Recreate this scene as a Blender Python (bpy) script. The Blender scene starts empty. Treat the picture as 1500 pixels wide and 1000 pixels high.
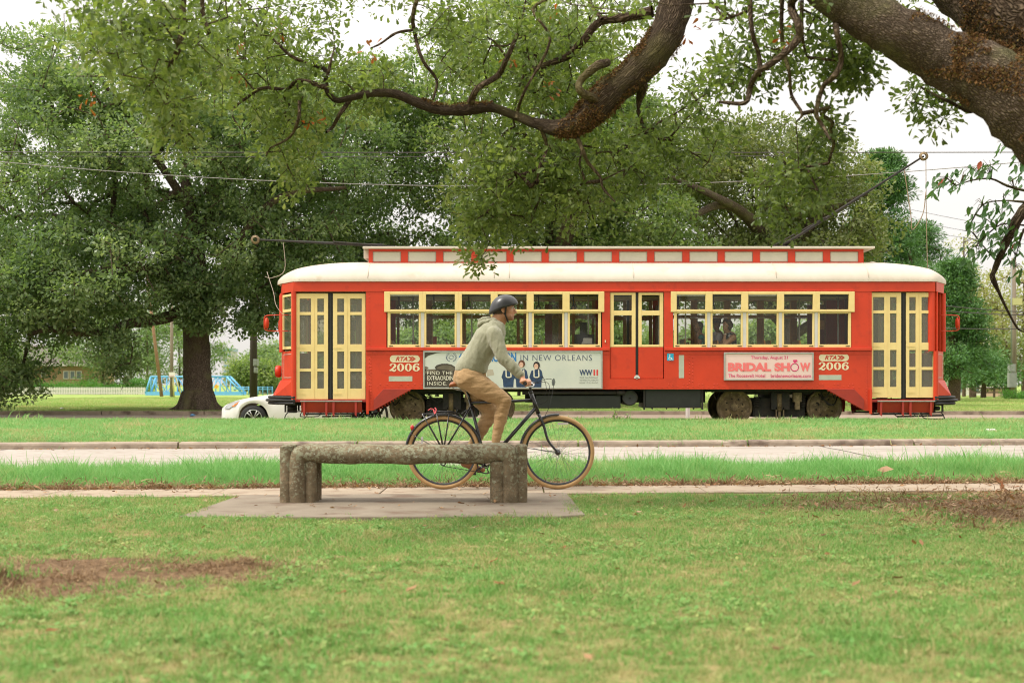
import bpy, bmesh, math, random
import numpy as np
from mathutils import Vector, Matrix, Euler, noise as mnoise

rad = math.radians
F = 2083.0          # focal length in photo pixels (50 mm lens)
HY = 563.0          # row of the horizon
CAMZ = 1.0
sc = bpy.context.scene
col = sc.collection

# ------------------------------------------------------------------ camera
cam_d = bpy.data.cameras.new("camera")
cam = bpy.data.objects.new("camera", cam_d); col.objects.link(cam)
cam.location = (0, 0, CAMZ)
cam.rotation_euler = (rad(90), 0, 0)
cam_d.sensor_width = 36; cam_d.lens = F / 1500 * 36
cam_d.shift_y = (HY - 500) / 1500
cam_d.clip_start = 0.1; cam_d.clip_end = 6000
cam_d.dof.use_dof = True
cam_d.dof.focus_distance = 19.5
cam_d.dof.aperture_fstop = 2.8
sc.camera = cam

# ------------------------------------------------------------------ world: overcast daylight
SUN_EL, SUN_AZ = rad(56), rad(252)      # azimuth clockwise from +Y
w = bpy.data.worlds.new("World"); sc.world = w; w.use_nodes = True
nt = w.node_tree; nt.nodes.clear()
def N(t, tree=None, **k):
    n = (tree or nt).nodes.new(t)
    for a, b in k.items(): setattr(n, a, b)
    return n
out = N('ShaderNodeOutputWorld'); bg = N('ShaderNodeBackground'); bg.inputs[1].default_value = 0.1
sky = N('ShaderNodeTexSky', sky_type='NISHITA', sun_disc=False, sun_elevation=SUN_EL, sun_rotation=SUN_AZ)
tc = N('ShaderNodeTexCoord'); sep = N('ShaderNodeSeparateXYZ')
nt.links.new(tc.outputs['Generated'], sep.inputs[0])
cl = N('ShaderNodeMath', operation='MAXIMUM'); nt.links.new(sep.outputs[2], cl.inputs[0]); cl.inputs[1].default_value = 0
ma = N('ShaderNodeMath', operation='MULTIPLY_ADD'); nt.links.new(cl.outputs[0], ma.inputs[0]); ma.inputs[1].default_value = 2.0; ma.inputs[2].default_value = 1.0
nz = N('ShaderNodeTexNoise'); nz.inputs['Scale'].default_value = 2.5; nz.inputs['Detail'].default_value = 5
mp = N('ShaderNodeMapping'); mp.inputs['Scale'].default_value = (1, 1, 3)
nt.links.new(tc.outputs['Generated'], mp.inputs[0]); nt.links.new(mp.outputs[0], nz.inputs['Vector'])
mr = N('ShaderNodeMapRange'); nt.links.new(nz.outputs[0], mr.inputs[0])
mr.inputs[1].default_value = .3; mr.inputs[2].default_value = .7; mr.inputs[3].default_value = .95; mr.inputs[4].default_value = 1.05
mm = N('ShaderNodeMath', operation='MULTIPLY'); nt.links.new(ma.outputs[0], mm.inputs[0]); nt.links.new(mr.outputs[0], mm.inputs[1])
vm = N('ShaderNodeVectorMath', operation='SCALE'); vm.inputs[0].default_value = (7.3, 6.95, 6.55); nt.links.new(mm.outputs[0], vm.inputs['Scale'])
mx = N('ShaderNodeMix', data_type='RGBA'); mx.inputs[0].default_value = 0.9
nt.links.new(sky.outputs[0], mx.inputs[6]); nt.links.new(vm.outputs[0], mx.inputs[7])
nt.links.new(mx.outputs[2], bg.inputs[0]); nt.links.new(bg.outputs[0], out.inputs[0])

sun_d = bpy.data.lights.new("sun", 'SUN'); sun_d.energy = 2.8; sun_d.angle = rad(9); sun_d.color = (1, .95, .87)
sun = bpy.data.objects.new("sun", sun_d); col.objects.link(sun)
sd = Vector((math.sin(SUN_AZ) * math.cos(SUN_EL), math.cos(SUN_AZ) * math.cos(SUN_EL), math.sin(SUN_EL)))
sun.rotation_euler = sd.to_track_quat('Z', 'Y').to_euler(); sun.location = (0, 0, 30)

sc.view_settings.view_transform = 'Standard'; sc.view_settings.look = 'None'
sc.view_settings.exposure = 0.28; sc.view_settings.gamma = 1
sc.view_settings.use_curve_mapping = False
sc.render.engine = 'CYCLES'
sc.cycles.use_denoising = True
sc.cycles.filter_width = 1.0
sc.cycles.max_bounces = 7; sc.cycles.diffuse_bounces = 3; sc.cycles.glossy_bounces = 3
sc.cycles.transmission_bounces = 4; sc.cycles.transparent_max_bounces = 16
sc.cycles.caustics_reflective = False; sc.cycles.caustics_refractive = False

# ------------------------------------------------------------------ helpers
def at(px, py, d):
    """point seen at photo pixel (px,py) at distance d"""
    return Vector(((px - 750) * d / F, d, CAMZ + (HY - py) * d / F))

def tag(o, label=None, cat=None, group=None, kind=None):
    if label: o['label'] = label
    if cat: o['category'] = cat
    if group: o['group'] = group
    if kind: o['kind'] = kind
    return o

def thing(name, label, cat, loc=(0, 0, 0), group=None, kind=None):
    o = bpy.data.objects.new(name, None); col.objects.link(o)
    o.location = loc; o.empty_display_size = .2
    return tag(o, label, cat, group, kind)

def wloc(o):
    v = Vector(o.location)
    while o.parent:
        v = v + o.matrix_parent_inverse.to_translation(); o = o.parent; v = v + Vector(o.location)
    return v

def link(name, me, mats, parent=None, kind=None, bevel=0, label=None):
    o = bpy.data.objects.new(name, me); col.objects.link(o)
    for m in (mats if isinstance(mats, (list, tuple)) else [mats]):
        if m: me.materials.append(m)
    if parent:
        o.parent = parent; o.matrix_parent_inverse = Matrix.Translation(-wloc(parent))
    if kind: o['kind'] = kind
    if label: o['label'] = label
    if bevel:
        b = o.modifiers.new('bevel', 'BEVEL'); b.width = bevel; b.segments = 2; b.limit_method = 'ANGLE'; b.angle_limit = rad(35)
    return o

def frame_of(d):
    d = d.normalized()
    a = Vector((0, 0, 1)) if abs(d.z) < .9 else Vector((1, 0, 0))
    u = d.cross(a).normalized(); v = d.cross(u).normalized()
    return u, v

def smooth_path(pts, sub=5):
    """Catmull-Rom through (x,y,z,r) points"""
    P = [np.array(p, float) for p in pts]
    P = [2 * P[0] - P[1]] + P + [2 * P[-1] - P[-2]]
    res = []
    for i in range(1, len(P) - 2):
        for k in range(sub):
            t = k / sub
            a, b, c, d = P[i - 1], P[i], P[i + 1], P[i + 2]
            res.append(.5 * ((2 * b) + (-a + c) * t + (2 * a - 5 * b + 4 * c - d) * t * t + (-a + 3 * b - 3 * c + d) * t ** 3))
    res.append(P[-2])
    return res

class MB:
    def __init__(s): s.v = []; s.f = []; s.m = []; s.s = []
    def add(s, vs, fs, mi=0, sm=False):
        b = len(s.v); s.v += [tuple(v) for v in vs]
        for f in fs: s.f.append(tuple(i + b for i in f)); s.m.append(mi); s.s.append(sm)
        return s
    def box(s, x0, x1, y0, y1, z0, z1, mi=0):
        if x0 > x1: x0, x1 = x1, x0
        if y0 > y1: y0, y1 = y1, y0
        if z0 > z1: z0, z1 = z1, z0
        return s.add([(x0, y0, z0), (x1, y0, z0), (x1, y1, z0), (x0, y1, z0), (x0, y0, z1), (x1, y0, z1), (x1, y1, z1), (x0, y1, z1)],
                     [(0, 3, 2, 1), (4, 5, 6, 7), (0, 1, 5, 4), (1, 2, 6, 5), (2, 3, 7, 6), (3, 0, 4, 7)], mi)
    def tube(s, pts, r, n=8, mi=0, cap=True, sm=True, flat=1.0):
        pts = [Vector(p[:3]) for p in pts]
        rs = r if isinstance(r, (list, tuple, np.ndarray)) else [r] * len(pts)
        u = None; vs = []; fs = []
        for i, p in enumerate(pts):
            d = (pts[min(i + 1, len(pts) - 1)] - pts[max(i - 1, 0)])
            if d.length < 1e-9: d = Vector((0, 0, 1))
            d.normalize()
            if u is None: u, _ = frame_of(d)
            u = (u - d * u.dot(d)).normalized(); v = d.cross(u)
            for k in range(n):
                a = 2 * math.pi * k / n
                vs.append(p + (u * math.cos(a) + v * math.sin(a) * flat) * rs[i])
        for i in range(len(pts) - 1):
            for k in range(n):
                fs.append((i * n + k, i * n + (k + 1) % n, (i + 1) * n + (k + 1) % n, (i + 1) * n + k))
        s.add(vs, fs, mi, sm)
        if cap:
            b = len(s.v) - len(vs)
            s.f.append(tuple(b + k for k in reversed(range(n)))); s.m.append(mi); s.s.append(False)
            s.f.append(tuple(b + (len(pts) - 1) * n + k for k in range(n))); s.m.append(mi); s.s.append(False)
        return s
    def path(s, pts, r, n=8, sub=5, mi=0):
        q = smooth_path([tuple(p) + (r if not isinstance(r, (list, tuple)) else r[i],) for i, p in enumerate(pts)], sub)
        return s.tube([a[:3] for a in q], [max(a[3], 1e-4) for a in q], n, mi)
    def lathe(s, c, ax, prof, n=24, mi=0, sm=True, caps=False):
        c = Vector(c); ax = Vector(ax).normalized(); u, v = frame_of(ax); vs = []; fs = []
        for r, h in prof:
            for k in range(n):
                a = 2 * math.pi * k / n
                vs.append(c + ax * h + (u * math.cos(a) + v * math.sin(a)) * r)
        for i in range(len(prof) - 1):
            for k in range(n):
                fs.append((i * n + k, (i + 1) * n + k, (i + 1) * n + (k + 1) % n, i * n + (k + 1) % n))
        s.add(vs, fs, mi, sm)
        if caps:
            b = len(s.v) - len(vs)
            s.f.append(tuple(b + k for k in range(n))); s.m.append(mi); s.s.append(False)
            s.f.append(tuple(b + (len(prof) - 1) * n + k for k in reversed(range(n)))); s.m.append(mi); s.s.append(False)
        return s
    def torus(s, c, ax, R, r, n=48, m=10, mi=0, a0=0, a1=2 * math.pi, flat=1.0):
        c = Vector(c); ax = Vector(ax).normalized(); u, v = frame_of(ax)
        full = abs(a1 - a0 - 2 * math.pi) < 1e-6; k_n = n if full else n + 1; vs = []; fs = []
        for i in range(k_n):
            a = a0 + (a1 - a0) * i / n; e = u * math.cos(a) + v * math.sin(a)
            for j in range(m):
                b = 2 * math.pi * j / m
                vs.append(c + e * (R + r * math.cos(b)) + ax * r * flat * math.sin(b))
        for i in range(n):
            for j in range(m):
                i2 = (i + 1) % k_n
                fs.append((i * m + j, i2 * m + j, i2 * m + (j + 1) % m, i * m + (j + 1) % m))
        return s.add(vs, fs, mi, True)
    def prism(s, poly, y0, y1, mi=0):
        """(x,z) outline extruded along y"""
        n = len(poly); vs = [(x, y0, z) for x, z in poly] + [(x, y1, z) for x, z in poly]
        fs = [tuple(range(n)), tuple(reversed(range(n, 2 * n)))] + [((i + 1) % n, i, n + i, n + (i + 1) % n) for i in range(n)]
        return s.add(vs, fs, mi)
    def ball(s, c, r, rot=None, nu=14, nv=9, mi=0):
        if not hasattr(r, '__len__'): r = (r, r, r)
        vs = []; c = Vector(c); R = rot.to_matrix() if rot else Matrix.Identity(3)
        vs.append(c + R @ Vector((0, 0, -r[2])))
        for i in range(1, nv):
            t = -math.pi / 2 + math.pi * i / nv
            for k in range(nu):
                a = 2 * math.pi * k / nu
                vs.append(c + R @ Vector((r[0] * math.cos(t) * math.cos(a), r[1] * math.cos(t) * math.sin(a), r[2] * math.sin(t))))
        vs.append(c + R @ Vector((0, 0, r[2]))); L = len(vs) - 1; fs = []
        for k in range(nu):
            fs.append((0, 1 + (k + 1) % nu, 1 + k)); fs.append((L, L - nu + k, L - nu + (k + 1) % nu))
        for i in range(nv - 2):
            for k in range(nu):
                a = 1 + i * nu; fs.append((a + k, a + (k + 1) % nu, a + nu + (k + 1) % nu, a + nu + k))
        return s.add(vs, fs, mi, True)
    def cap(s, p0, p1, r0, r1, n=12, mi=0):
        """tapered capsule"""
        p0 = Vector(p0); p1 = Vector(p1)
        s.ball(p0, r0, nu=n, nv=8, mi=mi); s.ball(p1, r1, nu=n, nv=8, mi=mi)
        return s.tube([p0, p1], [r0, r1], n, mi)
    def mesh(s, name):
        me = bpy.data.meshes.new(name); me.from_pydata(s.v, [], s.f)
        me.polygons.foreach_set('material_index', s.m); me.polygons.foreach_set('use_smooth', s.s); me.update()
        return me
    def build(s, name, mats, parent=None, **k):
        return link(name, s.mesh(name), mats, parent, **k)

# ------------------------------------------------------------------ materials
def newmat(name):
    m = bpy.data.materials.new(name); m.use_nodes = True
    t = m.node_tree; t.nodes.clear(); return m, t

def pmat(name, c, c2=None, scale=8, rough=.6, metal=0, bump=0, bscale=None, spec=.5, c3=None, s3=1.5, f3=.5, coords='pos',
         stretch=(1, 1, 1), sheen=0, coat=0, detail=6, lo=.35, hi=.65, trans=0):
    m, t = newmat(name); o = N('ShaderNodeOutputMaterial', t); b = N('ShaderNodeBsdfPrincipled', t)
    b.inputs['Roughness'].default_value = rough; b.inputs['Metallic'].default_value = metal
    b.inputs['Specular IOR Level'].default_value = spec
    if sheen: b.inputs['Sheen Weight'].default_value = sheen
    if coat: b.inputs['Coat Weight'].default_value = coat; b.inputs['Coat Roughness'].default_value = .12
    L = t.links.new
    if coords == 'pos': g = N('ShaderNodeNewGeometry', t); src = g.outputs['Position']
    else: g = N('ShaderNodeTexCoord', t); src = g.outputs['Object']
    mpn = N('ShaderNodeMapping', t); mpn.inputs['Scale'].default_value = stretch; L(src, mpn.inputs[0]); src = mpn.outputs[0]
    base = b.inputs['Base Color']; base.default_value = (*c, 1)
    if c2:
        n = N('ShaderNodeTexNoise', t); n.inputs['Scale'].default_value = scale; n.inputs['Detail'].default_value = detail; n.inputs['Roughness'].default_value = .6
        L(src, n.inputs['Vector'])
        r = N('ShaderNodeMapRange', t); r.inputs[1].default_value = lo; r.inputs[2].default_value = hi; L(n.outputs[0], r.inputs[0])
        x = N('ShaderNodeMix', t, data_type='RGBA'); x.inputs[6].default_value = (*c, 1); x.inputs[7].default_value = (*c2, 1)
        L(r.outputs[0], x.inputs[0]); cur = x.outputs[2]
        if c3:
            n3 = N('ShaderNodeTexNoise', t); n3.inputs['Scale'].default_value = s3; n3.inputs['Detail'].default_value = 5; L(src, n3.inputs['Vector'])
            r3 = N('ShaderNodeMapRange', t); r3.inputs[1].default_value = f3 - .07; r3.inputs[2].default_value = f3 + .07; L(n3.outputs[0], r3.inputs[0])
            x3 = N('ShaderNodeMix', t, data_type='RGBA'); L(cur, x3.inputs[6]); x3.inputs[7].default_value = (*c3, 1); L(r3.outputs[0], x3.inputs[0]); cur = x3.outputs[2]
        L(cur, base)
    if bump:
        n2 = N('ShaderNodeTexNoise', t); n2.inputs['Scale'].default_value = bscale or scale * 3; n2.inputs['Detail'].default_value = 5; L(src, n2.inputs['Vector'])
        bp = N('ShaderNodeBump', t); bp.inputs['Strength'].default_value = min(1, bump); bp.inputs['Distance'].default_value = .02; L(n2.outputs[0], bp.inputs['Height']); L(bp.outputs[0], b.inputs['Normal'])
    L(b.outputs[0], o.inputs[0])
    return m

def leafmat(name, cols, trans=.35, rough=.5, patch=None):
    """cols: colours across the per-leaf 'tint' attribute"""
    m, t = newmat(name); L = t.links.new
    o = N('ShaderNodeOutputMaterial', t); b = N('ShaderNodeBsdfPrincipled', t); b.inputs['Roughness'].default_value = rough
    b.inputs['Specular IOR Level'].default_value = .35
    a = N('ShaderNodeAttribute', t, attribute_name='tint'); r = N('ShaderNodeValToRGB', t)
    e = r.color_ramp.elements
    while len(e) < len(cols): e.new(.5)
    for i, c in enumerate(cols): e[i].position = i / (len(cols) - 1); e[i].color = (*c, 1)
    L(a.outputs['Fac'], r.inputs[0]); L(r.outputs[0], b.inputs['Base Color'])
    tr = N('ShaderNodeBsdfTranslucent', t); g = N('ShaderNodeMix', t, data_type='RGBA', blend_type='MULTIPLY'); g.inputs[0].default_value = 1
    L(r.outputs[0], g.inputs[6]); g.inputs[7].default_value = (1.5, 1.6, .7, 1); L(g.outputs[2], tr.inputs[0])
    mxs = N('ShaderNodeMixShader', t); mxs.inputs[0].default_value = trans; L(b.outputs[0], mxs.inputs[1]); L(tr.outputs[0], mxs.inputs[2]); L(mxs.outputs[0], o.inputs[0])
    return m

def glassmat(name, tint=(.75, .8, .76), refl=1.0, rough=.03, dirt=.06):
    m, t = newmat(name); L = t.links.new
    o = N('ShaderNodeOutputMaterial', t); tr = N('ShaderNodeBsdfTransparent', t); tr.inputs[0].default_value = (*tint, 1)
    gl = N('ShaderNodeBsdfGlossy', t); gl.inputs['Roughness'].default_value = rough
    df = N('ShaderNodeBsdfDiffuse', t); df.inputs[0].default_value = (.5, .48, .40, 1)
    fr = N('ShaderNodeFresnel', t); fr.inputs[0].default_value = 1.5
    mu = N('ShaderNodeMath', t, operation='MULTIPLY'); mu.inputs[1].default_value = refl; L(fr.outputs[0], mu.inputs[0])
    x1 = N('ShaderNodeMixShader', t); x1.inputs[0].default_value = dirt; L(tr.outputs[0], x1.inputs[1]); L(df.outputs[0], x1.inputs[2])
    x2 = N('ShaderNodeMixShader', t); L(mu.outputs[0], x2.inputs[0]); L(x1.outputs[0], x2.inputs[1]); L(gl.outputs[0], x2.inputs[2]); L(x2.outputs[0], o.inputs[0])
    return m

def barkmat(name, dark, light, moss=None, scale=1.0, along=4):
    m, t = newmat(name); L = t.links.new
    o = N('ShaderNodeOutputMaterial', t); b = N('ShaderNodeBsdfPrincipled', t); b.inputs['Roughness'].default_value = .95; b.inputs['Specular IOR Level'].default_value = .15
    at_ = N('ShaderNodeAttribute', t, attribute_name='buv')      # x around, y along
    mpn = N('ShaderNodeMapping', t); mpn.inputs['Scale'].default_value = (14 * scale, along * scale, 14 * scale); L(at_.outputs['Vector'], mpn.inputs[0])
    g = N('ShaderNodeNewGeometry', t)
    n0 = N('ShaderNodeTexNoise', t); n0.inputs['Scale'].default_value = 7; L(g.outputs['Position'], n0.inputs['Vector'])
    ad = N('ShaderNodeVectorMath', t, operation='MULTIPLY_ADD'); L(n0.outputs['Color'], ad.inputs[0]); ad.inputs[1].default_value = (2.8, 2.8, 2.8); L(mpn.outputs[0], ad.inputs[2])
    vo = N('ShaderNodeTexVoronoi', t, feature='DISTANCE_TO_EDGE'); vo.inputs['Scale'].default_value = 1.6; L(ad.outputs[0], vo.inputs['Vector'])
    r = N('ShaderNodeMapRange', t); r.inputs[1].default_value = 0; r.inputs[2].default_value = .35; L(vo.outputs[0], r.inputs[0])
    n1 = N('ShaderNodeTexNoise', t); n1.inputs['Scale'].default_value = 22; n1.inputs['Detail'].default_value = 8; L(g.outputs['Position'], n1.inputs['Vector'])
    mu = N('ShaderNodeMath', t, operation='MULTIPLY'); L(r.outputs[0], mu.inputs[0]); L(n1.outputs[0], mu.inputs[1])
    x = N('ShaderNodeMix', t, data_type='RGBA'); x.inputs[6].default_value = (*dark, 1); x.inputs[7].default_value = (*light, 1)
    m2 = N('ShaderNodeMath', t, operation='MULTIPLY'); m2.inputs[1].default_value = 1.7; L(mu.outputs[0], m2.inputs[0]); L(m2.outputs[0], x.inputs[0]); cur = x.outputs[2]
    if moss:
        n3 = N('ShaderNodeTexNoise', t); n3.inputs['Scale'].default_value = 2.2; n3.inputs['Detail'].default_value = 9; L(g.outputs['Position'], n3.inputs['Vector'])
        r3 = N('ShaderNodeMapRange', t); r3.inputs[1].default_value = .52; r3.inputs[2].default_value = .66; L(n3.outputs[0], r3.inputs[0])
        x3 = N('ShaderNodeMix', t, data_type='RGBA'); L(cur, x3.inputs[6]); x3.inputs[7].default_value = (*moss, 1); L(r3.outputs[0], x3.inputs[0]); cur = x3.outputs[2]
    L(cur, b.inputs['Base Color'])
    bp = N('ShaderNodeBump', t); bp.inputs['Strength'].default_value = 1; bp.inputs['Distance'].default_value = .03; L(mu.outputs[0], bp.inputs['Height']); L(bp.outputs[0], b.inputs['Normal'])
    L(b.outputs[0], o.inputs[0])
    return m

M = {}
M['red'] = pmat('red_paint', (.61, .046, .013), (.54, .040, .012), 1.5, .42, spec=.4, bump=.12, bscale=3, c3=(.50, .038, .013), s3=5, f3=.62)
M['red_dark'] = pmat('dark_red_paint', (.40, .030, .016), (.33, .028, .018), 4, .5)
M['cream'] = pmat('cream_roof_paint', (.58, .51, .425), (.52, .455, .37), 2, .55, bump=.08, bscale=5, c3=(.50, .42, .32), s3=3, f3=.68)
M['cream_panel'] = pmat('cream_panel', (.58, .55, .44), (.52, .49, .40), 3, .6)
M['yellow'] = pmat('yellow_paint', (.80, .60, .26), (.74, .545, .225), 5, .5, bump=.05)
M['silver'] = pmat('pale_metal', (.62, .58, .55), (.55, .52, .5), 6, .4, metal=.1)
M['alu'] = pmat('aluminium_frame', (.42, .42, .38), (.34, .34, .31), 8, .42, metal=.3)
M['black'] = pmat('black_rubber', (.012, .012, .012), (.02, .018, .016), 12, .6)
M['iron'] = pmat('underframe_iron', (.012, .011, .010), (.030, .022, .015), 9, .75, bump=.3)
M['rust'] = pmat('rusty_wheel', (.22, .155, .08), (.10, .066, .036), 9, .7, bump=.3, c3=(.30, .21, .115), s3=14, f3=.6)
M['box'] = pmat('dark_green_box', (.013, .015, .012), (.02, .021, .017), 5, .55)
M['wood'] = pmat('varnished_wood', (.48, .23, .06), (.36, .16, .04), 3, .45, stretch=(1, 1, 6))
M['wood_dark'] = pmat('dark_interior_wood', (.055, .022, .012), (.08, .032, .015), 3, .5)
M['ceil'] = pmat('cream_ceiling', (.50, .42, .28), (.42, .35, .22), 3, .6)
M['maroon'] = pmat('maroon_partition', (.16, .02, .015), (.12, .016, .012), 3, .5)
M['glass'] = glassmat('window_glass', (.93, .94, .91), .45, .03, .012)
M['glass_door'] = glassmat('door_glass', (.85, .84, .76), .7, .05, .17)
M['lens'] = pmat('red_lamp_lens', (.5, .02, .02), rough=.2)
M['asphalt'] = None
# ------------------------------------------------------------------ ground
SL = 0.096
PROF = [(-30, -.02), (0, -.02), (13.1, -.02), (14.0, -.02), (14.15, .0), (15.2, .02), (16.3, .0), (16.4, .03), (21.3, .05), (21.6, .15), (22.5, .17), (25, .185), (28, .21), (30.2, .22),
        (31.0, .12), (33.4, .12), (34.2, .17), (34.95, -.19), (37.7, -.19), (39.6, .075), (41.6, .10), (41.9, .20), (45, .24), (60, .22), (110, .02), (170, -.2), (400, -.2), (3000, -.2)]
pv = [a for a, b in PROF]; pz = [b for a, b in PROF]
def blendv(v): return np.clip((30 - v) / 6, 0, 1)
def v_of(x, y):
    xc = np.clip(x, -40, 40); v = np.array(y, float)
    for _ in range(12): v = y - SL * xc * blendv(v)
    return v
def bumpz(x, y):
    return .012 * np.sin(x * 1.7 + y * .9) * np.cos(y * 1.3 - x * .6) + .008 * np.sin(x * 4.1 - y * 3.3)
def gz(x, y):
    x = np.asarray(x, float); y = np.asarray(y, float)
    v = v_of(x, y); z = np.interp(v, pv, pz)
    lawn = np.clip((13.0 - v) / .6, 0, 1)
    far = np.clip((v - 44) / 10, 0, 1) * np.clip((200 - v) / 50, 0, 1)
    z = z + bumpz(x, y) * lawn + far * .05 * np.sin(x * .21) * np.cos(y * .13)
    # low heap of raked soil right of the bench, small mounds on the left
    z = z + .07 * np.exp(-(((x - 5.0) / 1.3) ** 2 + ((y - 12.0) / .9) ** 2)) * lawn
    for mx0, my0, mh, mr_x, mr_y in ((-2.66, 7.25, .085, .13, .14), (-2.37, 7.32, .035, .08, .08), (-1.51, 7.86, .05, .13, .10), (-1.72, 7.9, .035, .14, .09), (-2.06, 7.66, .025, .12, .08), (-2.2, 8.1, .03, .3, .1)):
        z = z + mh * (1 + .35 * np.sin(x * 31) * np.sin(y * 27)) * np.exp(-(((x - mx0) / mr_x) ** 2 + ((y - my0) / mr_y) ** 2))
    return z

xs = sorted(set([-2500, -1200, -600, -300, -160, -100, -70, -50, -40] + list(np.arange(-32, 32.1, .5)) + [round(a, 4) for a in np.arange(-4.0, 7.5, .0625)] + [40, 50, 70, 100, 160, 300, 600, 1200, 2500]))
vs_ = list(np.arange(-30, 4, 2.0)) + list(np.arange(4, 7, .2)) + [round(a, 4) for a in np.arange(7, 8.5, .05)] + list(np.arange(8.5, 13.0, .15)) + [a for a, b in PROF if a >= 13] + [18, 19.5, 37, 39, 50, 75, 90, 140, 800]
vs_ = sorted(set([-200.0, -80.0] + vs_))
V = []; Fc = []
for v in vs_:
    for x in xs:
        y = v + SL * np.clip(x, -40, 40) * float(blendv(v)); V.append((x, y, float(gz(x, y))))
nx = len(xs)
for j in range(len(vs_) - 1):
    for i in range(nx - 1):
        a = j * nx + i; Fc.append((a, a + 1, a + nx + 1, a + nx))
gme = bpy.data.meshes.new('ground'); gme.from_pydata(V, [], Fc)
gme.polygons.foreach_set('use_smooth', [True] * len(Fc))

# ground material: soil, thatch and turf, by place
m, t = newmat('ground_turf'); L = t.links.new
o = N('ShaderNodeOutputMaterial', t); b = N('ShaderNodeBsdfPrincipled', t); b.inputs['Roughness'].default_value = .95; b.inputs['Specular IOR Level'].default_value = .1
g = N('ShaderNodeNewGeometry', t)
def noi(scale, det=6, vec=None, stretch=None):
    n = N('ShaderNodeTexNoise', t); n.inputs['Scale'].default_value = scale; n.inputs['Detail'].default_value = det; n.inputs['Roughness'].default_value = .65
    if stretch:
        q = N('ShaderNodeMapping', t); q.inputs['Scale'].default_value = stretch; L(g.outputs['Position'], q.inputs[0]); L(q.outputs[0], n.inputs['Vector'])
    else: L(g.outputs['Position'], n.inputs['Vector'])
    return n.outputs[0]
def rng(src, a, b_, c=0, d=1):
    r = N('ShaderNodeMapRange', t); r.inputs[1].default_value = a; r.inputs[2].default_value = b_; r.inputs[3].default_value = c; r.inputs[4].default_value = d; L(src, r.inputs[0]); return r.outputs[0]
def mixc(f, a, b_):
    x = N('ShaderNodeMix', t, data_type='RGBA')
    for s, q in ((6, a), (7, b_)):
        if isinstance(q, tuple): x.inputs[s].default_value = (*q, 1)
        else: L(q, x.inputs[s])
    if isinstance(f, (int, float)): x.inputs[0].default_value = f
    else: L(f, x.inputs[0])
    return x.outputs[2]
def mth(op, a, b_=None):
    x = N('ShaderNodeMath', t, operation=op)
    for i, q in enumerate((a, b_)):
        if q is None: continue
        if isinstance(q, (int, float)): x.inputs[i].default_value = q
        else: L(q, x.inputs[i])
    return x.outputs[0]
sp = N('ShaderNodeSeparateXYZ', t); L(g.outputs['Position'], sp.inputs[0]); SX, SY = sp.outputs[0], sp.outputs[1]
green = mixc(rng(noi(38, 4), .35, .65), (.10, .135, .035), (.20, .24, .07))
green = mixc(rng(noi(9, 5), .4, .62), green, (.34, .27, .125))
farg = mixc(rng(noi(.35, 8, stretch=(1, .35, 1)), .38, .62), (.26, .36, .09), (.36, .38, .13))
farg = mixc(rng(noi(3, 6), .4, .62), farg, (.20, .31, .07))
turf = mixc(rng(SY, 20, 24), green, farg)
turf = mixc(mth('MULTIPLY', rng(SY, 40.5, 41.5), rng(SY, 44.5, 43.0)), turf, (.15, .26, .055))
soil = mixc(rng(noi(30, 6), .35, .65), (.085, .052, .028), (.24, .155, .088))
def blob(cx, cy, rx, ry):
    dx = mth('DIVIDE', mth('SUBTRACT', SX, cx), rx); dy = mth('DIVIDE', mth('SUBTRACT', SY, cy), ry)
    d2 = mth('ADD', mth('MULTIPLY', dx, dx), mth('MULTIPLY', dy, dy))
    return rng(mth('ADD', d2, mth('MULTIPLY', noi(3.5, 6), 1.2)), 1.75, 1.35)
dirt = mth('MAXIMUM', blob(5.1, 11.7, 2.8, 1.9), blob(-2.4, 7.6, 1.3, .85))
dirt = mth('MAXIMUM', dirt, blob(-9.7, 43.2, 3.2, 1.6))
vv = mth('SUBTRACT', SY, mth('MULTIPLY', SX, SL))
edge = mth('MULTIPLY', rng(vv, 13.9, 13.95), rng(mth('ADD', vv, mth('MULTIPLY', noi(4), .3)), 14.5, 14.3))
dirt = mth('MAXIMUM', dirt, edge)
trk = mth('MULTIPLY', rng(SY, 30.6, 31), rng(SY, 34.0, 33.6))
colr = mixc(dirt, turf, soil); colr = mixc(trk, colr, soil)
L(colr, b.inputs['Base Color'])
bp = N('ShaderNodeBump', t); bp.inputs['Strength'].default_value = .8; bp.inputs['Distance'].default_value = .02; L(noi(45, 5), bp.inputs['Height']); L(bp.outputs[0], b.inputs['Normal'])
L(b.outputs[0], o.inputs[0]); M['ground'] = m
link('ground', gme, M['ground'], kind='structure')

def strip(name, v0, v1, z, mat, x0=-40, x1=40, ang=True, step=2.0, thick=0):
    V = []; Fc = []; xx = np.arange(x0, x1 + .01, step)
    vv = np.linspace(v0, v1, 5)
    for v in vv:
        for x in xx: V.append((x, v + (SL * x if ang else 0), z))
    n = len(xx)
    for j in range(4):
        for i in range(n - 1): a = j * n + i; Fc.append((a, a + 1, a + n + 1, a + n))
    me = bpy.data.meshes.new(name); me.from_pydata(V, [], Fc); return link(name, me, mat, kind='structure')

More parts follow.
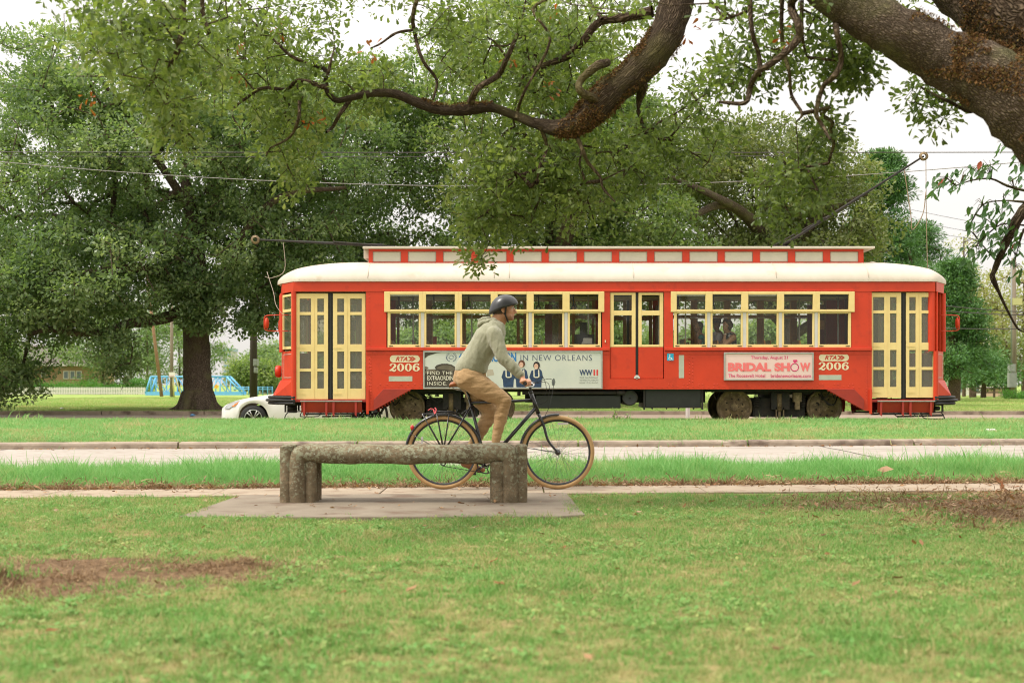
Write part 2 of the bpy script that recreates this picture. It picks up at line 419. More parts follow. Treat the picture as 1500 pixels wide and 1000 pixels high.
M['road'] = pmat('pale_concrete_road', (.32, .28, .24), (.37, .33, .285), 1.2, .9, bump=.25, bscale=30, c3=(.27, .215, .17), s3=6, f3=.62)
M['walk'] = pmat('sidewalk_concrete', (.30, .235, .165), (.36, .285, .205), 2.2, .92, bump=.35, bscale=40, c3=(.24, .165, .11), s3=5, f3=.6)
M['kerb'] = pmat('kerb_concrete', (.25, .195, .145), (.35, .28, .21), 4, .9, bump=.4, bscale=25, c3=(.14, .10, .075), s3=3, f3=.6)
M['farroad'] = pmat('far_road_concrete', (.24, .18, .13), (.29, .22, .165), 1.0, .9)
strip('road', 16.35, 21.35, .060, M['road'])
V = []; Fc = []
for v, z in ((35.0, -.17), (37.7, -.17), (38.6, -.045), (39.6, .095), (41.55, .115)): V += [(-80, v, z), (80, v, z)]
for j in range(4): Fc.append((2 * j, 2 * j + 1, 2 * j + 3, 2 * j + 2))
fr_me = bpy.data.meshes.new('far_road'); fr_me.from_pydata(V, [], Fc); link('far_road', fr_me, M['farroad'], kind='structure')
# joints and cracks in the road: thin dark sealant lines
mb = MB()
rr = random.Random(4)
for x0 in range(-38, 40, 6):
    x = x0 + .7; pts = [(x + rr.uniform(-.02, .02), v + SL * x, .0645) for v in np.linspace(16.4, 21.3, 9)]
    for a, b_ in zip(pts[:-1], pts[1:]):
        mb.add([(a[0] - .012, a[1], a[2]), (a[0] + .012, a[1], a[2]), (b_[0] + .012, b_[1], b_[2]), (b_[0] - .012, b_[1], b_[2])], [(0, 1, 2, 3)])
p = (3.0, 20.9)
for i in range(34):
    q = (p[0] + .28, p[1] + rr.uniform(-.13, .10)); q = (q[0], min(max(q[1], 17.2 + SL * q[0]), 21.1 + SL * q[0]))
    mb.add([(p[0], p[1] - .012, .0645), (q[0], q[1] - .012, .0645), (q[0], q[1] + .012, .0645), (p[0], p[1] + .012, .0645)], [(0, 1, 2, 3)]); p = q
mb.build('road_crack', pmat('dark_joint', (.09, .07, .055)), kind='structure')

# kerb between road and grass median, stone by stone
kerb = thing('kerb', None, None, (0, 21.4, .05), kind='structure')
rr = random.Random(7); x = -26.0
while x < 26:
    Ln = rr.choice([2.6, 3.0, 3.3]); h = .155 + rr.uniform(-.006, .006); gap = .016
    mb = MB(); nseg = 8; prof = [(-.005, .03), (0, h - .03), (.012, h - .008), (.03, h), (.16, h + .004), (.16, .03)]
    vs2 = []; f2 = []
    for i in range(nseg + 1):
        xx = x + gap + (Ln - 2 * gap) * i / nseg; chip = rr.uniform(-.008, .0)
        if rr.random() < .06: chip -= .03
        for k, (dv, z) in enumerate(prof):
            vs2.append((xx, 21.33 + dv + SL * xx + rr.uniform(-.002, .002) - (chip * .5 if k in (1, 2) else 0), z + (chip if k in (1, 2, 3) else 0)))
    n = len(prof)
    for i in range(nseg):
        for k in range(n): f2.append((i * n + k, (i + 1) * n + k, (i + 1) * n + (k + 1) % n, i * n + (k + 1) % n))
    f2.append(tuple(range(n))[::-1]); f2.append(tuple(nseg * n + k for k in range(n)))
    mb.add(vs2, f2); mb.build('kerb_stone', M['kerb'], kerb); x += Ln
kf = thing('far_kerb', None, None, (0, 41.6, .1), kind='structure')
for i in range(24):
    x = -36 + i * 3
    MB().box(x + .015, x + 2.985, 41.56, 41.72, .09, .225).build('kerb_stone', M['kerb'], kf)

# sidewalk slabs with joints
walk = thing('sidewalk', None, None, (0, 13.5, 0), kind='structure')
rr = random.Random(3); Ln = 1.52
for i in range(-12, 12):
    x0 = i * Ln + .3 + .006; x1 = x0 + Ln - .012; dz = rr.uniform(-.004, .0)
    mb = MB(); y0, y1 = 13.08, 13.99
    V8 = [(x0, y0 + SL * x0, -.06), (x1, y0 + SL * x1, -.06), (x1, y1 + SL * x1, -.06), (x0, y1 + SL * x0, -.06)]
    V8 += [(a, b_, dz) for a, b_, _ in V8]
    mb.add(V8, [(0, 3, 2, 1), (4, 5, 6, 7), (0, 1, 5, 4), (1, 2, 6, 5), (2, 3, 7, 6), (3, 0, 4, 7)])
    mb.build('slab', M['walk'], walk, bevel=.006)
M['pad'] = pmat('bench_pad_concrete', (.20, .16, .115), (.25, .205, .15), 3, .92, bump=.3, bscale=40, c3=(.15, .10, .065), s3=2.4, f3=.6)
mb = MB()
pts = [(-2.52, 10.75), (-1.7, 10.72), (.3, 10.75), (.56, 10.9), (.50, 13.06 + SL * .5), (-2.45, 13.06 - SL * 2.45)]
mb.add([(a, b_, -.06) for a, b_ in pts] + [(a, b_, .006) for a, b_ in pts], [tuple(range(6))[::-1], tuple(range(6, 12))] + [(i, (i + 1) % 6, 6 + (i + 1) % 6, 6 + i) for i in range(6)])
mb.build('pavement', M['pad'], kind='structure', bevel=.008)

# tram track
tr = thing('tram_track', None, None, (0, 32.05, .1), kind='structure')
for y in (31.33, 32.77):
    MB().box(-80, 80, y - .035, y + .035, .10, .128).build('rail', M['iron'], tr)

# ------------------------------------------------------------------ grass
def blade_mesh(name, nbl, h, wd, spread, bend, seed, mat, hv=.4, segs=3):
    r = random.Random(seed); V = []; Fc = []; tint = []
    for i in range(nbl):
        a = r.uniform(0, 6.283); bx, by = r.gauss(0, spread), r.gauss(0, spread)
        hh = h * r.uniform(1 - hv, 1 + hv * .5); bd = bend * r.uniform(.3, 1.3); ww = wd * r.uniform(.7, 1.2)
        fa = a + r.uniform(-.6, .6) + math.pi / 2; cx, cy = math.cos(fa) * ww / 2, math.sin(fa) * ww / 2
        b0 = len(V); tn = r.random()
        for k in range(segs + 1):
            s = k / segs; off = bd * hh * s * s; z = hh * s * (1 - .35 * s * min(1, bd))
            px, py = bx + math.cos(a) * off, by + math.sin(a) * off; q = (1 - s) ** .6
            if k < segs: V += [(px - cx * q, py - cy * q, z - .01), (px + cx * q, py + cy * q, z - .01)]
            else: V.append((px, py, z - .01))
        for k in range(segs - 1): Fc.append((b0 + 2 * k, b0 + 2 * k + 1, b0 + 2 * k + 3, b0 + 2 * k + 2)); tint.append(tn)
        Fc.append((b0 + 2 * segs - 2, b0 + 2 * segs - 1, b0 + 2 * segs)); tint.append(tn)
    me = bpy.data.meshes.new(name); me.from_pydata(V, [], Fc)
    at_ = me.attributes.new('tint', 'FLOAT', 'FACE'); at_.data.foreach_set('value', tint); me.materials.append(mat)
    return bpy.data.objects.new(name, me)

def grassmat(name, a, b_, dry, dryf=.5, trans=.4, pscale=.7):
    """per-blade tint, patches of dry grass in world space"""
    m, t = newmat(name); L = t.links.new
    o = N('ShaderNodeOutputMaterial', t); d = N('ShaderNodeBsdfPrincipled', t); d.inputs['Roughness'].default_value = .55; d.inputs['Specular IOR Level'].default_value = .25
    q = N('ShaderNodeAttribute', t, attribute_name='tint'); oi = N('ShaderNodeObjectInfo', t)
    x = N('ShaderNodeMix', t, data_type='RGBA'); x.inputs[6].default_value = (*a, 1); x.inputs[7].default_value = (*b_, 1); L(q.outputs['Fac'], x.inputs[0])
    g = N('ShaderNodeNewGeometry', t); n = N('ShaderNodeTexNoise', t); n.inputs['Scale'].default_value = pscale; n.inputs['Detail'].default_value = 6; n.inputs['Roughness'].default_value = .7; L(g.outputs['Position'], n.inputs['Vector'])
    s = N('ShaderNodeMath', t, operation='MULTIPLY_ADD'); L(oi.outputs['Random'], s.inputs[0]); s.inputs[1].default_value = .30; L(n.outputs[0], s.inputs[2])
    r = N('ShaderNodeMapRange', t); r.inputs[1].default_value = dryf + .1; r.inputs[2].default_value = dryf + .28; L(s.outputs[0], r.inputs[0])
    x2 = N('ShaderNodeMix', t, data_type='RGBA'); L(r.outputs[0], x2.inputs[0]); L(x.outputs[2], x2.inputs[6]); x2.inputs[7].default_value = (*dry, 1)
    L(x2.outputs[2], d.inputs['Base Color'])
    tr_ = N('ShaderNodeBsdfTranslucent', t); L(x2.outputs[2], tr_.inputs[0])
    ms = N('ShaderNodeMixShader', t); ms.inputs[0].default_value = trans; L(d.outputs[0], ms.inputs[1]); L(tr_.outputs[0], ms.inputs[2]); L(ms.outputs[0], o.inputs[0])
    return m

def coll_of(objs, name):
    c = bpy.data.collections.new(name)
    for o_ in objs: c.objects.link(o_)
    return c

def scatter(name, P, rot, scl, coll, label, cat, parent=None, seed=0):
    n = len(P); me = bpy.data.meshes.new(name); me.vertices.add(n); me.vertices.foreach_set('co', np.asarray(P, np.float32).ravel())
    a = me.attributes.new('rot', 'FLOAT_VECTOR', 'POINT'); a.data.foreach_set('vector', np.asarray(rot, np.float32).ravel())
    a = me.attributes.new('scl', 'FLOAT', 'POINT'); a.data.foreach_set('value', np.asarray(scl, np.float32))
    a = me.attributes.new('pick', 'INT', 'POINT'); a.data.foreach_set('value', np.random.RandomState(seed).randint(0, 1000, n).astype(np.int32))
    o_ = link(name, me, None, parent, kind='stuff')
    ng = bpy.data.node_groups.new(name, 'GeometryNodeTree')
    ng.interface.new_socket('Geometry', in_out='INPUT', socket_type='NodeSocketGeometry'); ng.interface.new_socket('Geometry', in_out='OUTPUT', socket_type='NodeSocketGeometry')
    gi = N('NodeGroupInput', ng); go = N('NodeGroupOutput', ng); ip = N('GeometryNodeInstanceOnPoints', ng); ci = N('GeometryNodeCollectionInfo', ng)
    ci.inputs['Collection'].default_value = coll; ci.inputs['Separate Children'].default_value = True; ci.inputs['Reset Children'].default_value = True
    def na(nm, dt):
        q = N('GeometryNodeInputNamedAttribute', ng, data_type=dt); q.inputs['Name'].default_value = nm; return [s for s in q.outputs if s.enabled][0]
    l = ng.links.new
    l(gi.outputs[0], ip.inputs['Points']); l(ci.outputs[0], ip.inputs['Instance']); ip.inputs['Pick Instance'].default_value = True
    l(na('pick', 'INT'), ip.inputs['Instance Index']); l(na('rot', 'FLOAT_VECTOR'), ip.inputs['Rotation']); l(na('scl', 'FLOAT'), ip.inputs['Scale'])
    l(ip.outputs[0], go.inputs[0])
    md = o_.modifiers.new('scatter', 'NODES'); md.node_group = ng
    return tag(o_, label, cat)

def pts_in(rs, n, x0, x1, y0, y1):
    x = rs.uniform(x0, x1, n); y = rs.uniform(y0, y1, n); return x, y
def pts_frustum(rs, n, y0, y1, margin=1.25):
    """even density over the ground, wide enough for the view plus a margin"""
    margin = margin * 1.25; n = int(n * 1.2); hw = .36 * margin * y1 + .5
    x = rs.uniform(-hw, hw, n * 2); y = rs.uniform(y0, y1, n * 2); k = np.abs(x) < .36 * margin * y + .5; return x[k], y[k]
def nfield(x, y, s, seed=0):
    return np.array([mnoise.noise(Vector((a * s + seed, b_ * s, seed * 1.7))) for a, b_ in zip(x, y)])
def dirtmask(x, y, k=1.0):
    nf = .28 * np.sin(x * 3.1 + y * 1.7) * np.cos(y * 4.3 - x) + .22 * np.sin(x * 7 + 2 * y) + .12 * np.sin(11 * y - 5 * x)
    a = ((x - 5.1) / 2.8) ** 2 + ((y - 11.7) / 1.9) ** 2; b_ = ((x + 2.4) / 1.3) ** 2 + ((y - 7.6) / .85) ** 2
    return np.minimum(a, b_) + nf * k

G1 = grassmat('lawn_blades', (.12, .29, .055), (.26, .46, .12), (.46, .42, .18), .525, .45, 2.6)
G1b = grassmat('thatch_blades', (.30, .30, .11), (.42, .39, .17), (.34, .26, .12), .5, .2, 2)
G2 = grassmat('tall_strip_blades', (.15, .40, .095), (.28, .50, .16), (.42, .45, .17), .62, .45, .5)
G3 = grassmat('median_blades', (.15, .37, .10), (.28, .48, .16), (.46, .42, .19), .55, .4, .5)
GB = grassmat('dead_blades', (.17, .10, .05), (.30, .19, .10), (.40, .28, .15), .5, .2, 2)

rs = np.random.RandomState(11)
# short mown lawn in front
lawn_src = coll_of([blade_mesh('lawn_tuft', 16, .038, .0045, .022, .9, 20 + i, G1, hv=.5, segs=2) for i in range(4)] +
                   [blade_mesh('thatch_tuft', 12, .022, .004, .03, 1.6, 40 + i, G1b, hv=.6, segs=2) for i in range(2)], 'lawn_src')
x, y = pts_frustum(rs, 52000, 4.2, 13.1)
v = v_of(x, y); dm = dirtmask(x, y)
onpad = (x > -2.5) & (x < .53) & (y > 10.78)
fr = 1 - .035 * 0
edge_n = .06 * np.sin(x * 9) + .04 * np.sin(x * 23 + 1)
k = (v < 13.06 + edge_n * .8) & ~((x > -2.5 + edge_n) & (x < .53 + edge_n) & (y > 10.80 + edge_n)) & (dm > .15 + rs.uniform(0, 1.1, len(x)) ** 1.3)
x, y = x[k], y[k]; n = len(x)
tall = 1 + .5 * np.clip(np.sin(x * 2.3 + 1) * np.sin(y * 1.9), 0, 1)
scatter('lawn_grass', np.c_[x, y, gz(x, y)], np.c_[rs.normal(0, .15, n), rs.normal(0, .15, n), rs.uniform(0, 6.28, n)], rs.uniform(.55, 1.5, n) * tall, lawn_src,
        'short mown lawn grass, partly dry, filling the foreground', 'grass', seed=1)
# broad leaved lawn weeds
def weed_mesh(name, seed, mat, s=.018):
    r = random.Random(seed); V = []; Fc = []; tn = []
    for i in range(12):
        a = r.uniform(0, 6.28); l = s * r.uniform(.6, 1.4); tl = r.uniform(.1, .7); c, s_ = math.cos(a), math.sin(a); bx, by = r.gauss(0, .012), r.gauss(0, .012); z0 = r.uniform(.005, .025)
        b0 = len(V); V += [(bx, by, z0), (bx + c * l * .5 - s_ * l * .3, by + s_ * l * .5 + c * l * .3, z0 + l * tl * .5), (bx + c * l, by + s_ * l, z0 + l * tl), (bx + c * l * .5 + s_ * l * .3, by + s_ * l * .5 - c * l * .3, z0 + l * tl * .5)]
        Fc.append((b0, b0 + 1, b0 + 2, b0 + 3)); tn.append(r.random())
    me = bpy.data.meshes.new(name); me.from_pydata(V, [], Fc); q = me.attributes.new('tint', 'FLOAT', 'FACE'); q.data.foreach_set('value', tn); me.materials.append(mat)
    return bpy.data.objects.new(name, me)
GW = grassmat('weed_leaves', (.14, .31, .075), (.24, .42, .11), (.38, .42, .14), .55, .35, 1.5)
x, y = pts_frustum(rs, 12000, 4.2, 13.1); dm = dirtmask(x, y)
k = (v_of(x, y) < 13.0) & ~((x > -2.5) & (x < .55) & (y > 10.78)) & (dm > 1.0) & (rs.uniform(0, 1, len(x)) < .55) & (np.sin(x * 1.9 + 3) * np.sin(y * 2.7) + rs.normal(0, .5, len(x)) > 0)
x, y = x[k], y[k]; n = len(x)
scatter('lawn_weeds', np.c_[x, y, gz(x, y)], np.c_[np.zeros(n), np.zeros(n), rs.uniform(0, 6.28, n)], rs.uniform(.7, 1.5, n), coll_of([weed_mesh('weed', 70 + i, GW) for i in range(4)], 'weed_src'),
        'small round leaved weeds growing through the front lawn', 'weeds', seed=2)
# raked litter and dead grass over the bare patches and along the strip edge
dead_src = coll_of([blade_mesh('dead_tuft', 9, .03, .007, .03, 1.8, 60 + i, GB, hv=.6, segs=2) for i in range(4)], 'dead_src')
x, y = pts_frustum(rs, 15000, 4.2, 13.3, 1.5); dm = dirtmask(x, y); k = (dm < 1.15) & (v_of(x, y) < 13.15); x, y = x[k], y[k]
mx_, my_ = np.r_[rs.normal(-1.5, .2, 500), rs.normal(-2.72, .13, 500), rs.normal(-2.3, .07, 120)], np.r_[rs.normal(7.9, .12, 500), rs.normal(7.2, .1, 500), rs.normal(7.45, .05, 120)]
x = np.r_[x, mx_]; y = np.r_[y, my_]
x2 = rs.uniform(-7, 7, 7600); v2 = 13.96 + np.abs(rs.normal(0, .17, 7600)); y2 = v2 + SL * x2
x = np.r_[x, x2]; y = np.r_[y, y2]; n = len(x)
scatter('dead_grass', np.c_[x, y, gz(x, y)], np.c_[rs.normal(0, .4, n), rs.normal(0, .4, n), rs.uniform(0, 6.28, n)], rs.uniform(.5, 1.7, n) ** 1.3 * np.where(y < 9, .6, 1), dead_src,
        'brown dead grass and litter on the bare soil patches', 'dead grass', seed=3)
# tall strip between sidewalk and road
tall_src = coll_of([blade_mesh('tall_tuft', 12, .15, .0065, .035, .75, 80 + i, G2, hv=.5, segs=4) for i in range(5)], 'tall_src')
x = rs.uniform(-8.5, 8.5, 17000); v = 14.02 + .10 * np.sin(x * 5) * np.sin(x * 1.7) + .06 + 2.2 * rs.uniform(0, 1, 17000) ** .9; y = v + SL * x; n = len(x)
hgt = (.42 + .75 * np.clip((v - 14.1) / .8, 0, 1)) * (1 + .22 * np.sin(x * 2.7) * np.sin(x * 1.1 + 2) + .15 * np.sin(x * 9 + y * 5)) * np.where(rs.uniform(0, 1, 17000) < .05, 1.45, 1)
scatter('strip_grass', np.c_[x, y, gz(x, y)], np.c_[rs.normal(0, .12, n), rs.normal(0, .12, n), rs.uniform(0, 6.28, n)], rs.uniform(.7, 1.2, n) * hgt, tall_src,
        'tall unmown bright green grass between sidewalk and road', 'grass', seed=4)
# median
med_src = coll_of([blade_mesh('median_tuft', 14, .075, .010, .06, .8, 100 + i, G3, hv=.5, segs=2) for i in range(4)], 'med_src')
x = rs.uniform(-14, 14, 46000); v = np.where(rs.uniform(0, 1, 46000) < .03, rs.uniform(21.42, 21.6, 46000), rs.uniform(21.5, 30.9, 46000)); y = v + SL * x * blendv(v); n = len(x)
hs = np.where(v < 21.9, .75, 1.0) * (1 + .35 * np.sin(x * 1.9 + v) * np.sin(v * 2.3 + x * .7)) * np.where(rs.uniform(0, 1, n) < .04, 1.8, 1) * (1 + .5 * np.exp(-((v - 30.3) / .5) ** 2) * (rs.uniform(0, 1, n) < .3))
scatter('median_grass', np.c_[x, y, gz(x, y)], np.c_[rs.normal(0, .15, n), rs.normal(0, .15, n), rs.uniform(0, 6.28, n)], rs.uniform(.6, 1.2, n) * hs, med_src,
        'bright green grass of the median in front of the streetcar', 'grass', seed=5)
x = rs.uniform(-17, 17, 9000); v = rs.uniform(33.7, 35.0, 9000)
n = len(x)
scatter('far_median_grass', np.c_[x, v, gz(x, v)], np.c_[np.zeros(n), np.zeros(n), rs.uniform(0, 6.28, n)], rs.uniform(.6, 1.1, n), med_src,
        'green grass edge of the median behind the streetcar', 'grass', seed=6)
G4 = grassmat('park_blades', (.22, .38, .08), (.32, .44, .12), (.46, .42, .17), .52, .35, .25)
park_src = coll_of([blade_mesh('park_tuft', 14, .06, .02, .12, .8, 120 + i, G4, hv=.5, segs=2) for i in range(3)], 'park_src')
x = rs.uniform(-1, 1, 40000); y = 41.9 + 55 * rs.uniform(0, 1, 40000) ** 1.5; x = x * (.45 * y); n = len(x)
scatter('park_grass', np.c_[x, y, gz(x, y)], np.c_[np.zeros(n), np.zeros(n), rs.uniform(0, 6.28, n)], rs.uniform(.6, 1.2, n) * (y / 45) ** .5, park_src,
        'mown park grass beyond the far road under the oaks', 'grass', seed=7)
# fallen leaves
ml = leafmat('fallen_leaf', [(.20, .10, .045), (.34, .20, .10), (.60, .50, .36), (.30, .12, .04), (.14, .08, .04)], .1, .8)
def leaf_litter(name, seed):
    r = random.Random(seed); l = .045; V = [(0, 0, 0), (l * .3, l * .22, .006), (l * .7, l * .2, .004), (l, 0, .010), (l * .7, -l * .2, .004), (l * .3, -l * .22, .006)]
    me = bpy.data.meshes.new(name); me.from_pydata(V, [], [(0, 1, 2, 3), (0, 3, 4, 5)]); q = me.attributes.new('tint', 'FLOAT', 'FACE'); q.data.foreach_set('value', [r.random()] * 2); me.materials.append(ml)
    return bpy.data.objects.new(name, me)
lit_src = coll_of([leaf_litter('fallen_leaf', i) for i in range(6)], 'lit_src')
xa = rs.uniform(-7, 7, 900); ya = 13.95 + np.abs(rs.normal(0, .2, 900)) * rs.choice([-1, 1], 900, p=[.25, .75]) + SL * xa; za = np.maximum(gz(xa, ya), .004) + .004
xb = rs.normal(5.0, 1.3, 1500); yb = rs.normal(11.8, .85, 1500); zb = gz(xb, yb) + rs.uniform(.008, .03, 1500)
xc = rs.uniform(-13, 13, 500); yc = 21.2 - np.abs(rs.normal(0, .12, 500)) + SL * xc; zc = np.full(500, .068)
xd, yd = pts_frustum(rs, 120, 5, 13.2); zd = gz(xd, yd) + .025
xe = rs.uniform(-2.3, .4, 30); ye = rs.uniform(10.9, 12.8, 30); ze = np.full(30, .012)
P = np.r_[np.c_[xa, ya, za], np.c_[xb, yb, zb], np.c_[xc, yc, zc], np.c_[xd, yd, zd], np.c_[xe, ye, ze]]; n = len(P)
scatter('fallen_leaves', P, np.c_[rs.normal(0, .25, n), rs.normal(0, .25, n), rs.uniform(0, 6.28, n)], rs.uniform(.6, 1.6, n), lit_src, 'brown fallen leaves strewn along kerb and sidewalk edges', 'fallen leaves', seed=8)
# ------------------------------------------------------------------ leaves and trees
def leaves_mesh(name, P, D, Nn, Ln, W, tint, shape='rhomb'):
    """P base points, D direction, Nn rough normal; one face (or two) per leaf"""
    P = np.asarray(P); n = len(P)
    D = D / (np.linalg.norm(D, axis=1, keepdims=True) + 1e-9)
    S = np.cross(D, Nn); S /= (np.linalg.norm(S, axis=1, keepdims=True) + 1e-9)
    U = np.cross(S, D); Ln = np.asarray(Ln)[:, None]; W = np.asarray(W)[:, None]
    if shape == 'rhomb':
        V = np.stack([P, P + D * Ln * .55 + S * W / 2 + U * W * .15, P + D * Ln, P + D * Ln * .55 - S * W / 2 + U * W * .15], 1).reshape(-1, 3)
        nv, fpl = 4, 1; tmpl = np.array([0, 1, 2, 3]); sizes = [4]
    else:   # obovate leaf folded along the midrib: two quads
        V = np.stack([P, P + D * Ln * .45 + S * W * .36 + U * W * .12, P + D * Ln * .8 + S * W * .48 + U * W * .16, P + D * Ln - U * Ln * .08,
                      P + D * Ln * .8 - S * W * .48 + U * W * .16, P + D * Ln * .45 - S * W * .36 + U * W * .12], 1).reshape(-1, 3)
        nv, fpl = 6, 2; tmpl = np.array([0, 1, 2, 3, 0, 3, 4, 5]); sizes = [4, 4]
    idx = (np.arange(n)[:, None] * nv + tmpl[None]).ravel().astype(np.int32)
    me = bpy.data.meshes.new(name); me.vertices.add(n * nv); me.vertices.foreach_set('co', V.astype(np.float32).ravel())
    me.loops.add(len(idx)); me.loops.foreach_set('vertex_index', idx); nf = n * fpl
    me.polygons.add(nf); me.polygons.foreach_set('loop_start', np.arange(nf, dtype=np.int32) * 4)
    me.update(calc_edges=True)
    a = me.attributes.new('tint', 'FLOAT', 'FACE'); a.data.foreach_set('value', np.repeat(np.asarray(tint, np.float32), fpl))
    return me

def cluster_leaves(rs, C, R, n_each, Ln, flat=.65, droop=.0, out=.6, asp=.45, tone=None):
    """leaves in clumps: C centres (k,3), R radii (k)"""
    n_each = np.asarray(n_each, int); idx = np.repeat(np.arange(len(C)), n_each); n = len(idx)
    d = rs.normal(size=(n, 3)); d /= np.linalg.norm(d, axis=1, keepdims=True)
    rr_ = rs.uniform(0, 1, n) ** .45
    off = d * (R[idx] * rr_)[:, None]; off[:, 2] *= flat
    P = C[idx] + off
    D = d * out + rs.normal(size=(n, 3)) * .6; D[:, 2] -= droop
    Nn = rs.normal(size=(n, 3)) * .55 + np.array([0, 0, 1.0])
    L_ = Ln * rs.uniform(.65, 1.25, n)
    ct = rs.uniform(-.25, .25, len(C)) if tone is None else tone
    tint = np.clip(rs.uniform(.1, .9, n) * .6 + .2 + ct[idx], 0, 1)
    return P, D, Nn, L_, L_ * asp, tint

def bark_tube(mb, uvs, pts, n=14, rough=.06, seed=0, knots=0):
    """thick uneven limb; pts (x,y,z,r) already smooth"""
    pts = [np.array(p, float) for p in pts]; u = None; vs = []; fs = []; acc = 0
    for i, p in enumerate(pts):
        d = Vector(pts[min(i + 1, len(pts) - 1)][:3] - pts[max(i - 1, 0)][:3]).normalized()
        if u is None: u, _ = frame_of(d)
        u = (u - d * u.dot(d)).normalized(); v = d.cross(u)
        if i: acc += float(np.linalg.norm(pts[i][:3] - pts[i - 1][:3]))
        for k in range(n + 1):
            a = 2 * math.pi * (k % n) / n; e = u * math.cos(a) + v * math.sin(a)
            q = Vector(p[:3]) + e * p[3]; nn = mnoise.noise(q * (1.1 / max(p[3], .08)) + Vector((seed, 0, 0)))
            vs.append(Vector(p[:3]) + e * p[3] * (1 + rough * 2 * nn)); uvs.append((k / n * 6.283 * pts[0][3], acc, 0))
    for i in range(len(pts) - 1):
        for k in range(n): fs.append((i * (n + 1) + k, i * (n + 1) + k + 1, (i + 1) * (n + 1) + k + 1, (i + 1) * (n + 1) + k))
    mb.add(vs, fs, 0, True)

def bark_build(mb, uvs, name, mat, parent, **k):
    me = mb.mesh(name); a = me.attributes.new('buv', 'FLOAT_VECTOR', 'POINT')
    uvs = uvs + [(0, 0, 0)] * (len(me.vertices) - len(uvs)); a.data.foreach_set('vector', np.array(uvs, np.float32).ravel())
    return link(name, me, mat, parent, **k)

class Skel:
    """branch skeleton that twigs attach to"""
    def __init__(s, rs): s.P = []; s.par = []; s.fix = []; s.rs = rs; s.rad = []
    def add_path(s, pts, start_par=-1):
        """pts smoothed (x,y,z,r)"""
        p = start_par
        for q in pts:
            s.P.append(np.array(q[:3])); s.par.append(p); s.fix.append(True); s.rad.append(q[3]); p = len(s.P) - 1
        return p
    def attach(s, c, step=.6, wob=.18, up=.25, lim=None):
        A = np.array(s.P); d = np.linalg.norm(A - c, axis=1); j = int(np.argmin(d + .0 * A[:, 2])); a = s.P[j]; dist = d[j]
        k = max(1, int(dist / step)); p = j
        mid = (a + c) / 2 + s.rs.normal(size=3) * wob * dist * .6 + np.array([0, 0, up * dist * .4])
        for i in range(1, k + 1):
            t = i / k; q = (1 - t) ** 2 * a + 2 * t * (1 - t) * mid + t * t * c
            if i < k: q = q + s.rs.normal(size=3) * wob * step * .5
            s.P.append(q); s.par.append(p); s.fix.append(False); s.rad.append(0); p = len(s.P) - 1
    def mesh(s, mb, uvs, r0=.012, ex=.5, n=5, rmax=.3):
        N_ = len(s.P); cnt = np.ones(N_)
        ch = np.zeros(N_)
        for i in range(N_): 
            if s.par[i] >= 0: ch[s.par[i]] += 1
        cnt = np.where(ch == 0, 1.0, 0.0)
        for i in range(N_ - 1, -1, -1):
            if s.par[i] >= 0 and s.par[i] < i: cnt[s.par[i]] += cnt[i]
        R = np.minimum(r0 * np.maximum(cnt, 1) ** ex, rmax)
        V = []; Fc = []
        for i in range(N_):
            if s.fix[i] or s.par[i] < 0: continue
            a = Vector(s.P[s.par[i]]); b_ = Vector(s.P[i]); d = b_ - a
            if d.length < 1e-5: continue
            d.normalize(); u, v = frame_of(d); ra = R[s.par[i]] if not s.fix[s.par[i]] else R[i] * 1.25; ra = min(ra, R[i] * 1.6); rb = R[i]
            m_ = n if rb < .03 else 7; b0 = len(V); a2 = a - d * ra * .3
            for q, r_ in ((a2, ra), (b_, rb)):
                for k in range(m_): t = 2 * math.pi * k / m_; V.append(q + (u * math.cos(t) + v * math.sin(t)) * r_); uvs.append((k / m_ * 6.283 * r_, i * .6 + (r_ is rb) * .6, 0))
            for k in range(m_): Fc.append((b0 + k, b0 + (k + 1) % m_, b0 + m_ + (k + 1) % m_, b0 + m_ + k))
        mb.add(V, Fc, 0, True)

def sample_lobes(rs, lobes):
    C = []
    for cx, cy, cz, rx, ry, rz, n in lobes:
        d = rs.normal(size=(n, 3)); d /= np.linalg.norm(d, axis=1, keepdims=True); r = rs.uniform(.12, 1, n) ** .42
        C.append(np.array([cx, cy, cz]) + d * r[:, None] * np.array([rx, ry, rz]))
    return np.concatenate(C)

